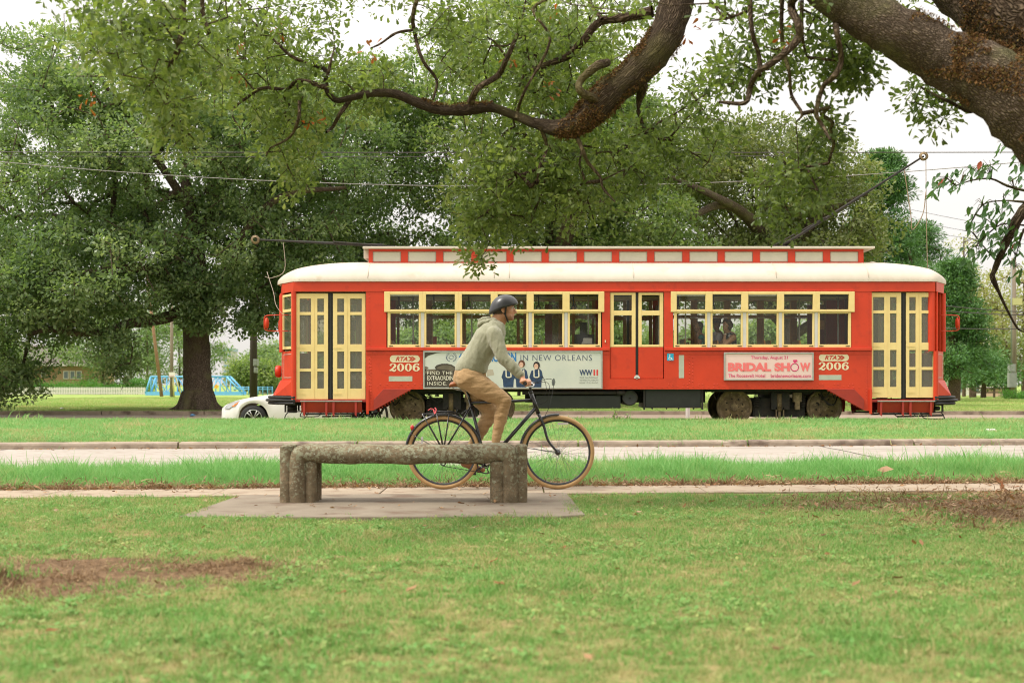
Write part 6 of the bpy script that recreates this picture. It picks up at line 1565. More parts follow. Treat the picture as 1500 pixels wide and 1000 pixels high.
# ------------------------------------------------------------------ bicycle
DB = 13.6
def bp3(px, py, dy=0.0): return at(px, py, DB + dy)
R0 = bp3(649.8, 662.5); F0 = bp3(817, 662.5); BB = bp3(712, 680)
R0.z = F0.z = .352
bike = thing('bicycle', 'black city bicycle with tan tyres and rear rack ridden past the bench', 'bicycle', (BB.x, DB, 0))
TAN = pmat('tan_tyre', (.46, .285, .125), (.40, .245, .105), 20, .7); BKP = pmat('black_frame_paint', (.008, .008, .009), rough=.3, coat=.5); CH = pmat('bright_metal', (.55, .55, .55), rough=.25, metal=.9); SPK = pmat('spoke_steel', (.18, .18, .17), rough=.35, metal=.6)
LEA = pmat('brown_leather', (.36, .12, .035), (.28, .09, .03), 25, .45); RIMM = pmat('dark_rim', (.05, .05, .05), rough=.35, metal=.5)
for c, nm in ((R0, 'rear'), (F0, 'front')):
    mb = MB(); mb.torus(c, (0, 1, 0), .331, .021, 72, 12); wl = mb.build('wheel', TAN, bike)
    mb = MB(); mb.lathe(c, (0, 1, 0), [(.3125, -.012), (.298, -.010), (.294, 0), (.298, .010), (.3125, .012), (.316, 0), (.3125, -.012)], 72); mb.build('rim', RIMM, wl)
    mb = MB()
    for k in range(32):
        a = k * 6.28319 / 32; sgn = 1 if k % 2 else -1; tw = .42 if (k // 2) % 2 else -.42
        h = (c.x + .022 * math.cos(a + tw * 3), c.y + sgn * .03, c.z + .022 * math.sin(a + tw * 3)); e = (c.x + .296 * math.cos(a), c.y, c.z + .296 * math.sin(a)); mb.tube([h, e], .0013, 4, cap=False)
    mb.build('spokes', SPK, wl, kind='stuff')
    mb = MB(); mb.lathe(c, (0, 1, 0), [(.001, -.075), (.008, -.075), (.009, -.05), (.013, -.045), (.026, -.035), (.026, -.030), (.015, -.027), (.015, .027), (.026, .030), (.026, .035), (.013, .045), (.009, .05), (.008, .075), (.001, .075)], 16); mb.build('hub', BKP, wl)
HT1, HT0 = bp3(777.5, 575), bp3(788.5, 605); ST = bp3(690, 590)
mb = MB(); Rr = .016
mb.tube([HT1 + Vector((-.004, 0, .012)), HT0 + Vector((.004, 0, -.012))], .020, 12)
mb.tube([ST, bp3(779.5, 586)], .0145, 12); mb.tube([bp3(784.5, 597), BB], .0185, 12); mb.tube([bp3(688, 585), BB], .0155, 12)
mb.lathe((BB.x, BB.y, BB.z), (0, 1, 0), [(.001, -.036), (.022, -.036), (.022, .036), (.001, .036)], 16)
for s in (-1, 1):
    mb.tube([BB + Vector((-.03, s * .03, 0)), R0 + Vector((.0, s * .062, 0))], .010, 8); mb.tube([bp3(689.5, 595) + Vector((0, s * .018, 0)), R0 + Vector((0, s * .062, 0))], .0085, 8)
    mb.lathe(R0 + Vector((0, s * .062, 0)), (0, s, 0), [(.02, -.005), (.02, .005), (.001, .006)], 10)
mb.build('frame', BKP, bike)
mb = MB()
crown = bp3(792, 611)
for s in (-1, 1):
    mb.path([HT0 + Vector((.002, s * .01, -.01)), crown + Vector((0, s * .045, -.01)), bp3(797, 625) + Vector((0, s * .052, 0)), bp3(803, 645) + Vector((0, s * .055, 0)), F0 + Vector((-.008, s * .056, .01)), F0 + Vector((0, s * .056, 0))], [.017, .015, .0135, .012, .010, .009], 8, 5)
mb.build('fork', BKP, bike)
mb = MB()
mb.lathe(HT1, (0, 0, 1), [(.020, -.005), (.024, 0), (.02, .012)], 12)
stp = bp3(776.5, 563); mb.tube([HT1, stp], .014, 10); mb.tube([stp + Vector((-.003, 0, -.012)), stp + Vector((.035, 0, .008))], .017, 10)
hb = stp + Vector((.035, 0, .008)); 
mb.path([hb + Vector((-.075, -.30, .002)), hb + Vector((-.05, -.24, .006)), hb + Vector((-.005, -.12, .006)), hb, hb + Vector((-.005, .12, .006)), hb + Vector((-.05, .24, .006)), hb + Vector((-.075, .30, .002))], .0115, 10, 5)
hbar = mb.build('handlebar', BKP, bike)
for s in (-1, 1):
    mb = MB(); a = hb + Vector((-.088, s * .325, .0)); b_ = hb + Vector((-.048, s * .235, .006)); mb.tube([a, b_], [.0175, .0155], 12); mb.build('grip', M['black'], hbar)
    mb = MB(); mb.path([b_ + Vector((.012, 0, -.004)), b_ + Vector((.045, s * .015, -.012)), b_ + Vector((.035, s * .05, -.03)), b_ + Vector((.0, s * .10, -.035))], [.008, .006, .006, .005], 6, 4)
    mb.ball(b_ + Vector((.02, -s * .02, -.004)), (.016, .018, .014)); mb.build('brake_lever', CH, hbar)
mb = MB()
mb.path([hb + Vector((-.02, -.2, 0)), bp3(803, 561, -.1), bp3(802, 585, -.05), bp3(790, 592), bp3(780, 596)], .0026, 5, 8)
mb.path([hb + Vector((-.02, .2, 0)), bp3(809, 556, .1), bp3(806, 590), bp3(797, 612), bp3(796, 618)], .0026, 5, 8)
mb.path([hb + Vector((-.02, -.2, 0)), bp3(795, 552, -.1), bp3(800, 575, -.05), bp3(786, 588)], .0026, 5, 8)
mb.build('cables', M['black'], bike, kind='stuff')
mb = MB(); mb.tube([bp3(690, 592), bp3(684.5, 573)], .0135, 10); mb.tube([bp3(681, 571.5), bp3(689, 574)], .006, 6)
sp_ = mb.build('seat_post', BKP, bike)
# saddle
mb = MB(); V = []; Fc = []; st = [(-.135, .062, -.018, .025), (-.12, .078, -.004, .03), (-.08, .080, .003, .03), (-.03, .058, -.006, .025), (.03, .034, -.016, .022), (.09, .024, -.030, .02), (.125, .018, -.046, .014)]
sc0 = bp3(679, 564)
for x, hw, z, th in st:
    for k in range(12):
        a = k * 6.2832 / 12; V.append((sc0.x + x, sc0.y + hw * math.cos(a), sc0.z + z + .012 + th * math.sin(a) * (1 if math.sin(a) < 0 else .7) * (.7 if abs(math.cos(a)) < .4 and math.sin(a) < 0 else 1)))
for i in range(len(st) - 1):
    for k in range(12): Fc.append((i * 12 + k, i * 12 + (k + 1) % 12, (i + 1) * 12 + (k + 1) % 12, (i + 1) * 12 + k))
Fc += [tuple(range(12)), tuple(reversed(range(72, 84)))]; mb.add(V, Fc, 0, True); mb.build('saddle', LEA, bike)
mb = MB()
for s in (-1, 1): mb.path([sc0 + Vector((-.11, s * .03, -.02)), sc0 + Vector((-.06, s * .022, -.045)), sc0 + Vector((.02, s * .022, -.05)), sc0 + Vector((.10, s * .01, -.035))], .0035, 6, 4)
mb.build('saddle_rails', CH, sp_)
# mudguards
def guard(c, a0, a1, name, r=.372):
    V = []; Fc = []; n = 26
    for i in range(n + 1):
        a = rad(a0 + (a1 - a0) * i / n)
        for k, (dy, dr) in enumerate(((-.026, -.018), (-.018, -.003), (0, .002), (.018, -.003), (.026, -.018))): V.append((c.x + (r + dr) * math.cos(a), c.y + dy, c.z + (r + dr) * math.sin(a)))
    for i in range(n):
        for k in range(4): Fc.append((i * 5 + k, i * 5 + k + 1, i * 5 + 6 + k, i * 5 + 5 + k))
    mb = MB(); mb.add(V, Fc, 0, True); o_ = mb.build(name, BKP, bike); s_ = o_.modifiers.new('s', 'SOLIDIFY'); s_.thickness = .002; return o_
guard(R0, 2, 182, 'mudguard'); guard(F0, 88, 178, 'mudguard')
mb = MB()
for c, a in ((R0, 178), (R0, 150), (F0, 172)):
    for s in (-1, 1): mb.tube([c + Vector((0, s * .065, 0)), (c.x + .37 * math.cos(rad(a)), c.y + s * .024, c.z + .37 * math.sin(rad(a)))], .0022, 5)
mb.build('mudguard_stays', BKP, bike, kind='stuff')
# rack
mb = MB(); zr = bp3(0, 606).z; x0, x1 = bp3(618, 606).x, bp3(676, 606).x
for y in (-.055, 0, .055): mb.tube([(x0, DB + y, zr), (x1, DB + y, zr + .004)], .005, 6)
for x in (x0, x0 + .12, x0 + .25, x1): mb.tube([(x, DB - .055, zr), (x, DB + .055, zr)], .005, 6)
for s in (-1, 1):
    for px in (619, 640, 658): mb.tube([bp3(px, 606) + Vector((0, s * .058, 0)), R0 + Vector((0, s * .068, .012))], .0048, 6)
    mb.path([(x1, DB + s * .05, zr), bp3(681, 602) + Vector((0, s * .03, 0)), bp3(688, 599) + Vector((0, s * .02, 0))], .0045, 6, 3)
mb.tube([bp3(637, 602), bp3(668, 604)], .006, 6); mb.path([bp3(630, 603.5), bp3(634, 599.5), bp3(640, 602), bp3(660, 602), bp3(668, 604), bp3(670, 600)], .0045, 6, 3)
rk = mb.build('rear_rack', BKP, bike)
mb = MB(); mb.path([bp3(627, 601, -.03), bp3(631, 598.5, -.03), bp3(635, 600, -.03), bp3(637, 606, -.06), bp3(639, 600, -.03), bp3(637, 597, -.02)], .006, 6, 4); mb.build('strap', pmat('coral_strap', (.62, .09, .10), rough=.7), rk)
mb = MB(); c_ = bp3(604.5, 626); mb.lathe((c_.x + .012, c_.y, c_.z), (-1, 0, -.1), [(.018, 0), (.028, .012), (.026, .028), (.001, .036)], 14); mb.build('tail_light', M['lens'], bike)
mb = MB(); a = rad(205); mb.box(R0.x - .215, R0.x - .195, DB - .02, DB - .012, R0.z + .08, R0.z + .15); mb.build('spoke_reflector', M['silver'], bike)
mb = MB(); mb.box(F0.x - .0, F0.x + .10, DB - .012, DB - .004, F0.z + .265, F0.z + .285); mb.build('spoke_reflector', M['silver'], bike)
# cranks, chain, derailleur
cr = Vector((bp3(734, 665).x - BB.x, 0, bp3(734, 665).z - BB.z)); cr = cr.normalized() * .17
mb = MB(); mb.torus((BB.x, BB.y - .045, BB.z), (0, 1, 0), .082, .006, 36, 6); mb.torus((BB.x, BB.y - .045, BB.z), (0, 1, 0), .03, .006, 20, 6)
for k in range(5): a = k * 1.2566; mb.tube([(BB.x + .02 * math.cos(a), BB.y - .045, BB.z + .02 * math.sin(a)), (BB.x + .08 * math.cos(a), BB.y - .045, BB.z + .08 * math.sin(a))], .006, 6)
mb.build('chainring', BKP, bike)
for s, sg in ((-1, 1), (1, -1)):
    a = BB + Vector((0, s * .058, 0)); e = BB + cr * sg + Vector((0, s * .062, 0)); mb = MB(); mb.tube([a, e], [.013, .010], 8); k_ = mb.build('crank', CH if s < 0 else BKP, bike)
    mb = MB(); c_ = e + Vector((0, s * .06, 0)); mb.box(c_.x - .045, c_.x + .045, c_.y - .045, c_.y + .045, c_.z - .010, c_.z + .010); mb.build('pedal', BKP, k_, bevel=.004)
dl = R0 + Vector((-.002, -.045, -.10)); mb = MB()
for p, q in ((BB + Vector((0, -.045, .082)), R0 + Vector((0, -.045, .042))), (BB + Vector((0, -.045, -.082)), dl + Vector((0, 0, -.028)))):
    mb.tube([p, q], .0035, 5)
mb.torus(R0 + Vector((0, -.045, 0)), (0, 1, 0), .042, .0035, 24, 5); mb.build('chain', M['iron'], bike, kind='stuff')
mb = MB(); mb.tube([R0 + Vector((.012, -.05, -.02)), R0 + Vector((.012, -.055, -.055)), dl + Vector((0, -.005, 0))], .007, 6); mb.torus(dl, (0, 1, 0), .022, .006, 16, 6); mb.build('derailleur', BKP, bike)

# ------------------------------------------------------------------ people
def skin_mesh(mb, name, voxel, smooth=4, mats=None, parent=None, bump=None):
    me0 = mb.mesh('tmp'); ob = bpy.data.objects.new('tmp', me0); col.objects.link(ob)
    r = ob.modifiers.new('r', 'REMESH'); r.mode = 'VOXEL'; r.voxel_size = voxel; r.use_smooth_shade = True
    s = ob.modifiers.new('s', 'SMOOTH'); s.iterations = smooth; s.factor = .6
    bpy.context.view_layer.update()
    me = bpy.data.meshes.new_from_object(ob.evaluated_get(bpy.context.evaluated_depsgraph_get())); me.name = name
    bpy.data.objects.remove(ob); me.materials.clear(); me.polygons.foreach_set('use_smooth', [True] * len(me.polygons))
    return link(name, me, mats, parent)
def cloth_fold(o_, amp, scale, stretch=(1, 1, 1), seed=0):
    """push vertices in and out along their normals as folds"""
    me = o_.data; off = Vector((seed * 3.1, seed, seed * 1.7))
    ns = [v.normal.copy() for v in me.vertices]
    for v, n_ in zip(me.vertices, ns):
        p = Vector((v.co.x * stretch[0], v.co.y * stretch[1], v.co.z * stretch[2])) * scale + off
        v.co += n_ * amp * (mnoise.noise(p) + .5 * mnoise.noise(p * 2.1))
    me.update()

SKIN = pmat('skin', (.50, .235, .135), (.44, .20, .115), 30, .5); 
# face skin with stubble low on the jaw, by position in the head
sk_m, t = newmat('stubble_skin'); L = t.links.new
o = N('ShaderNodeOutputMaterial', t); b = N('ShaderNodeBsdfPrincipled', t); b.inputs['Roughness'].default_value = .5; b.inputs['Subsurface Weight'].default_value = .08; b.inputs['Subsurface Radius'].default_value = (.02, .008, .005)
g = N('ShaderNodeNewGeometry', t); sp2 = N('ShaderNodeSeparateXYZ', t); L(g.outputs['Position'], sp2.inputs[0])
def mr_(src, a, c):
    r = N('ShaderNodeMapRange', t); r.inputs[1].default_value = a; r.inputs[2].default_value = c; L(src, r.inputs[0]); return r.outputs[0]
HC = at(737.5, 452, 13.6)      # head centre
f1 = mr_(sp2.outputs[2], HC.z - .055, HC.z - .085); f2 = mr_(sp2.outputs[0], HC.x + .0, HC.x + .035); f3 = mr_(sp2.outputs[2], HC.z - .165, HC.z - .14)
m_ = N('ShaderNodeMath', t, operation='MULTIPLY'); L(f1, m_.inputs[0]); L(f2, m_.inputs[1]); m__ = N('ShaderNodeMath', t, operation='MULTIPLY'); L(m_.outputs[0], m__.inputs[0]); L(f3, m__.inputs[1])
m3_ = N('ShaderNodeMath', t, operation='MULTIPLY'); L(m__.outputs[0], m3_.inputs[0]); m3_.inputs[1].default_value = .6
x_ = N('ShaderNodeMix', t, data_type='RGBA'); x_.inputs[6].default_value = (.58, .29, .175, 1); x_.inputs[7].default_value = (.17, .085, .055, 1); L(m3_.outputs[0], x_.inputs[0]); L(x_.outputs[2], b.inputs['Base Color']); L(b.outputs[0], o.inputs[0])

man = thing('person', 'man in sage hoodie, khaki trousers and dark helmet riding the bicycle', 'person', (BB.x, DB, BB.z))
c = HC; B = MB()
# head, looking right (+x)
B.ball(c + Vector((-.010, 0, .018)), (.094, .076, .088)); B.ball(c + Vector((.035, 0, -.01)), (.062, .062, .085)); B.ball(c + Vector((.05, 0, -.075)), (.045, .045, .042)); B.ball(c + Vector((.078, 0, -.098)), (.022, .026, .020))
B.ball(c + Vector((.015, 0, -.06)), (.058, .056, .05))
B.tube([c + Vector((.094, 0, .012)), c + Vector((.104, 0, -.012)), c + Vector((.121, 0, -.036))], [.008, .011, .0135], 10); B.ball(c + Vector((.119, 0, -.038)), .0125); B.ball(c + Vector((.104, 0, -.042)), (.014, .018, .009))
B.ball(c + Vector((.090, 0, .034)), (.014, .048, .012)); B.ball(c + Vector((.094, 0, -.064)), (.012, .021, .007)); B.ball(c + Vector((.090, 0, -.075)), (.012, .019, .0075)); B.ball(c + Vector((.092, 0, -.056)), (.009, .02, .01))
for s in (-1, 1):
    B.ball(c + Vector((.058, s * .047, -.03)), (.03, .018, .028)); B.ball(c + Vector((.045, s * .05, -.07)), (.035, .015, .03))
    e = c + Vector((-.004, s * .076, -.025)); B.ball(e, (.019, .009, .031)); B.ball(e + Vector((-.006, s * .006, .014)), (.016, .007, .016))
# neck
sh = at(719, 484, 13.6)
B.cap(c + Vector((-.022, 0, -.06)), sh + Vector((.02, 0, .03)), .060, .068, 16); B.cap(c + Vector((.01, 0, -.09)), sh + Vector((.055, 0, .0)), .035, .05, 12)
# torso and limbs under the clothes
hipc = at(683, 548, 13.6)
B.cap(hipc + Vector((.03, 0, 0)), hipc.lerp(sh, .5) + Vector((.06, 0, -.02)), .085, .085, 16); B.cap(hipc.lerp(sh, .5) + Vector((.06, 0, -.02)), sh + Vector((.04, 0, -.05)), .085, .08, 16)
def arm_pts(s):
    return (at(724, 490, 13.6) + Vector((0, s * .165, 0)), at(736.5, 523, 13.6) + Vector((.0, s * .235, 0)), at(766, 552, 13.6) + Vector((-.01, s * .26, .0)))
hands = []
for s in (-1, 1):
    a, e, w_ = arm_pts(s); B.cap(a, e, .052, .042); B.cap(e, w_, .040, .027); B.ball(a + Vector((0, -s * .05, -.01)), .055)
    # hand closed on the grip: palm, four fingers, thumb
    ga = hb + Vector((-.088, s * .325, .0)); gb_ = hb + Vector((-.048, s * .235, .006)); gd = (gb_ - ga).normalized(); gm = ga.lerp(gb_, .45)
    up = Vector((0, 0, 1)); fw = gd.cross(up) * (1 if gd.cross(up).x > 0 else -1); fw.normalize()
    B.cap(w_, gm + Vector((-.035, 0, .022)), .027, .026); 
    for k in range(4):
        p = gm + gd * ((k - 1.5) * -.021 * 1.0); ln = [.9, 1.0, .97, .8][k]
        kn = p + up * .030 + fw * .004; B.cap(gm + Vector((-.040, 0, .018)) + gd * ((k - 1.5) * -.019), kn, .0165, .0125, 8)
        p1 = p + up * .016 + fw * .030 * ln; p2 = p - up * .014 + fw * .027 * ln; p3 = p - up * .024 + fw * .004
        B.cap(kn, p1, .0115, .0100, 8); B.cap(p1, p2, .0100, .0092, 8); B.cap(p2, p3, .0092, .0082, 8)
    th0 = gm + Vector((-.045, 0, .004)) + gd * .02; th1 = gm + gd * .055 + up * .012 - fw * .012; th2 = gm + gd * .062 - up * .012 + fw * .012
    B.cap(th0, th1, .0145, .0115, 8); B.cap(th1, th2, .0115, .0095, 8)
ped_n = BB + cr + Vector((0, -.12, .012)); ped_f = BB - cr + Vector((0, .12, .012))
legs = {-1: (at(682, 553, 13.6) + Vector((0, -.095, 0)), at(738, 586.5, 13.6) + Vector((0, -.13, 0)), at(726, 648, 13.6) + Vector((0, -.115, 0)), ped_n),
        1: (at(682, 553, 13.6) + Vector((0, .095, 0)), at(718.5, 604, 13.6) + Vector((0, .12, 0)), Vector((ped_f.x - .045, 13.6 + .115, ped_f.z + .155)), ped_f)}
for s, (h, k, a, p) in legs.items():
    B.cap(h, k, .080, .050, 14); B.cap(k, k.lerp(a, .35), .050, .050, 12); B.cap(k.lerp(a, .35), a, .050, .034, 12)
    toe = p + Vector((.05, 0, .03)); heel = Vector((a.x - .02, a.y, max(a.z - .06, p.z + .03))); B.cap(a, heel, .034, .03, 10); B.cap(heel, toe, .03, .026, 10)
skin_mesh(B, 'body', .0062, 2, sk_m, man)
# eye and brow
mb = MB()
for s in (-1, 1): mb.ball(c + Vector((.083, s * .030, .006)), .0115, nu=12, nv=8)
mb.build('eyes', pmat('eye', (.6, .56, .52), rough=.2), man)
mb = MB()
for s in (-1, 1): mb.ball(c + Vector((.093, s * .031, .006)), .0045, nu=8, nv=6); mb.path([c + Vector((.098, s * .012, .026)), c + Vector((.100, s * .030, .030)), c + Vector((.088, s * .052, .024))], [.004, .005, .003], 6, 4)
HAIRM = pmat('dark_hair', (.035, .02, .012), (.06, .035, .02), 60, .6); mb.build('eyebrows', HAIRM, man)
B = MB(); B.ball(c + Vector((-.030, 0, -.01)), (.078, .078, .070)); B.ball(c + Vector((.006, 0, .01)), (.035, .0775, .04)); skin_mesh(B, 'hair', .006, 2, HAIRM, man)
# helmet: dome with a flared brim
def helmet():
    V = []; Fc = []; nu, nv = 40, 14
    for j in range(nv + 1):
        f = j / nv
        for i in range(nu):
            a = i * 6.28319 / nu; ca, sa = math.cos(a), math.sin(a)
            zr_ = -.020 + .042 * (ca * .5 + .5) - (.060 if ca < 0 else 0) * abs(ca) ** 1.2 - .02 * (abs(sa) ** 3)      # brim height: high at front, low at nape
            ph = f * math.pi / 2
            rx = .130 + (.018 if ca > 0 else .006) * (1 - f) ** 3; x = rx * ca * math.cos(ph) ** .78; y = (.104 + .004 * (1 - f)) * sa * math.cos(ph) ** .78
            z = zr_ * (1 - f) + (.110) * math.sin(ph) ** .82
            V.append((c.x - .006 + x, c.y + y, c.z + .022 + z - .018 * (x * 4) * f * (1 - f)))
    for j in range(nv):
        for i in range(nu): Fc.append((j * nu + i, j * nu + (i + 1) % nu, (j + 1) * nu + (i + 1) % nu, (j + 1) * nu + i))
    mb = MB(); mb.add(V, Fc, 0, True); h = mb.build('helmet', pmat('helmet_shell', (.032, .032, .036), rough=.38, coat=.2), man)
    s_ = h.modifiers.new('s', 'SOLIDIFY'); s_.thickness = .016; s_.offset = -1; return h
helmet_o = helmet()
mb = MB()
for s in (-1, 1):
    mb.path([c + Vector((.028, s * .082, .030)), c + Vector((.022, s * .081, -.02)), c + Vector((.016, s * .074, -.058))], .0085, 6, 4)
    mb.path([c + Vector((-.055, s * .080, .02)), c + Vector((-.025, s * .080, -.028)), c + Vector((.016, s * .074, -.058))], .006, 6, 4)
    mb.path([c + Vector((.016, s * .074, -.058)), c + Vector((.032, s * .058, -.10)), c + Vector((.045, s * .02, -.128)), c + Vector((.047, 0, -.130))], .007, 6, 4)
mb.build('helmet_strap', M['black'], helmet_o)
mb = MB(); mb.ball(c + Vector((-.085, 0, -.035)), (.03, .055, .022)); mb.build('helmet_cradle', M['black'], helmet_o)
# hoodie
B = MB()
up1 = at(712, 498, 13.6); mid = at(700, 518, 13.6); low = at(689, 537, 13.6)
slices = [((667, 543), (712, 547), .168), ((666.5, 538), (714, 542), .178), ((669.5, 530), (716, 534), .182), ((677, 518), (724, 522), .180), ((686.5, 502), (733, 513), .185), ((696.5, 486), (738.5, 500), .190), ((706, 475), (741, 489), .172), ((716, 467.5), (740.5, 482), .125), ((723, 464), (739.5, 476.5), .080)]
V = []; Fc = []; nn_ = 28
for (bx_, by_), (fx_, fy_), hw in slices:
    pb_, pf_ = at(bx_, by_, 13.6), at(fx_, fy_, 13.6); ce = (pb_ + pf_) / 2; h2 = (pf_ - pb_) / 2
    for k in range(nn_):
        a = k * 6.28319 / nn_; ca, sa = math.cos(a), math.sin(a); ca = math.copysign(abs(ca) ** .85, ca); sa = math.copysign(abs(sa) ** .85, sa); V.append(ce + h2 * ca + Vector((0, hw * sa, 0)))
for i in range(len(slices) - 1):
    for k in range(nn_): Fc.append((i * nn_ + k, i * nn_ + (k + 1) % nn_, (i + 1) * nn_ + (k + 1) % nn_, (i + 1) * nn_ + k))
Fc += [tuple(range(nn_))[::-1], tuple((len(slices) - 1) * nn_ + k for k in range(nn_))]
B.add(V, Fc, 0, True)
for s in (-1, 1):
    a, e, w_ = arm_pts(s); w2 = e.lerp(w_, .92); a2 = a + Vector((.0, 0, -.005))
    B.cap(a2, e, .079, .062, 16); B.ball(a + Vector((-.005, -s * .035, -.01)), (.085, .07, .085)); B.cap(e, e.lerp(w2, .6), .061, .054, 14); B.cap(e.lerp(w2, .6), w2, .053, .040, 14)
hd = skin_mesh(B, 'hoodie', .0085, 9, None, man)
HG = pmat('sage_fleece', (.345, .335, .235), (.30, .295, .205), 90, .95, bump=.25, bscale=260, sheen=.3, spec=.15); hd.data.materials.append(HG)
cloth_fold(hd, .004, 8, (1.2, .4, .7)); cloth_fold(hd, .005, 15, (1.6, .5, .6), 3); cloth_fold(hd, .003, 38, (1.4, .6, .7), 4)
B = MB(); rs2 = random.Random(2)
B.path([at(722, 466.5, 13.6) + Vector((0, .03, .0)), at(712, 466.5, 13.6), at(704, 469.5, 13.6), at(701, 475, 13.6)], [.018, .023, .021, .013], 10, 4)
B.path([at(727, 468, 13.6) + Vector((.0, -.07, -.005)), at(715, 471, 13.6) + Vector((0, -.075, 0)), at(704, 474, 13.6) + Vector((0, -.05, 0)), at(700.5, 478, 13.6)], [.022, .026, .024, .016], 10, 4)
B.path([at(727, 468, 13.6) + Vector((.0, .08, -.005)), at(715, 471, 13.6) + Vector((0, .085, 0)), at(704, 474, 13.6) + Vector((0, .05, 0)), at(700.5, 478, 13.6)], [.022, .026, .024, .016], 10, 4)
B.ball(at(713, 474, 13.6), (.05, .08, .02), Euler((0, rad(-30), 0)))
ho = skin_mesh(B, 'hood', .007, 3, HG, man); cloth_fold(ho, .010, 22)
mb = MB()
for s in (-1, 1):
    a, e, w_ = arm_pts(s); p0, p1 = e.lerp(w_, .80), e.lerp(w_, .94); mb.tube([p0, p0.lerp(p1, .2), p1], [.045, .046, .040], 16, cap=False)
mb.build('cuffs', HG, man)
# trousers
B = MB(); B.ball(at(684, 550, 13.6), (.130, .170, .118), Euler((0, rad(-5), 0))); B.ball(at(681, 554, 13.6), (.115, .165, .105)); B.cap(at(690, 545, 13.6), at(704, 549, 13.6), .09, .06)
for s, (h, k, a, p) in legs.items():
    B.cap(h + Vector((.03, 0, -.005)), h.lerp(k, .45), .120, .108, 18); B.cap(h.lerp(k, .45), k, .108, .078, 16); B.cap(k, k.lerp(a, .4), .074, .063, 14); B.cap(k.lerp(a, .4), k.lerp(a, .93), .060, .045, 14)
tr_o = skin_mesh(B, 'trousers', .0085, 5, None, man)
KH = pmat('khaki_cotton', (.42, .27, .135), (.365, .23, .112), 70, .85, bump=.15, bscale=300, sheen=.1, spec=.2); tr_o.data.materials.append(KH)
cloth_fold(tr_o, .006, 8, (.7, .5, 1.2), 5); cloth_fold(tr_o, .008, 17, (.45, .5, 1.5), 8); cloth_fold(tr_o, .003, 42, (.5, .5, 1.3), 9)
# shoes
SHO = pmat('shoe_canvas', (.42, .38, .32), (.36, .32, .27), 30, .8); SHT = pmat('tan_shoe', (.36, .17, .075), (.30, .14, .06), 30, .7)
for s, (h, k, a, p) in legs.items():
    B = MB(); toe = p + Vector((.075, 0, .028)); heel = Vector((a.x - .025, a.y, max(a.z - .065, p.z + .028))); B.cap(heel, toe, .040, .034, 14); B.ball(heel.lerp(toe, .45) + Vector((0, 0, .02)), (.07, .042, .04)); B.cap(a + Vector((0, 0, -.03)), heel + Vector((.01, 0, .01)), .04, .038); B.ball(toe + Vector((.01, 0, -.002)), (.05, .044, .03))
    skin_mesh(B, 'shoe', .007, 3, SHO if s < 0 else SHT, man)

# passengers behind the glass
def sitter(label, px, py, depth, turn, skin, build):
    c = at(px, py, depth); root = thing('person', label, 'person', (c.x, c.y, c.z - .9)); build(c, root, turn, skin); return root
DSK = pmat('brown_skin', (.34, .17, .095), (.29, .145, .08), 20, .5); DSK2 = pmat('deep_skin', (.17, .08, .045), (.14, .066, .038), 20, .5)
def head_(B, c, d_, sc_=1.0):
    d_ = d_.normalized(); s_ = Vector((-d_.y, d_.x, 0)).normalized(); up = Vector((0, 0, 1))
    E = Euler((0, 0, math.atan2(d_.y, d_.x)))
    B.ball(c + up * .02, (.095 * sc_, .076 * sc_, .10 * sc_), E); B.ball(c + d_ * .04 - up * .05, (.055, .055, .07), E); B.ball(c + d_ * .105 - up * .012, (.016, .014, .022), E); B.ball(c + d_ * .075 - up * .095, (.025, .028, .02), E)
    B.ball(c + d_ * .092 - up * .052, (.012, .024, .008), E); B.ball(c + d_ * .086 + up * .03, (.014, .045, .010), E)
    for k in (-1, 1): B.ball(c + s_ * .076 * k, (.018, .01, .028), E)
    B.cap(c - up * .05, c - up * .19 - d_ * .03, .05, .055)
def lower_(B, c, d_):
    up = Vector((0, 0, 1)); hp = c - up * .72 - d_ * .05; s_ = Vector((-d_.y, d_.x, 0))
    B.cap(c - up * .24 - d_ * .03, hp, .13, .14)
    for k in (-1, 1): q = hp + s_ * .1 * k; kn = q + d_ * .42 + up * .0; B.cap(q, kn, .08, .06); B.cap(kn, kn - up * .42 + d_ * .03, .055, .04); B.cap(kn - up * .42 + d_ * .03, kn - up * .45 + d_ * .18, .035, .03)
def hand_(B, w_, d_, spread=Vector((0, 0, 1))):
    d_ = d_.normalized(); s_ = d_.cross(spread).normalized(); B.ball(w_ + d_ * .04, (.032, .024, .034))
    for k in range(4): a = w_ + d_ * .06 + s_ * (k - 1.5) * .018; m2_ = a + d_ * .03 + spread * .004; B.cap(a, m2_, .010, .009, 6); B.cap(m2_, m2_ + d_ * .012 - spread * .024, .009, .008, 6)
    B.cap(w_ + d_ * .02 + s_ * .03, w_ + d_ * .055 + s_ * .05, .011, .009, 6)
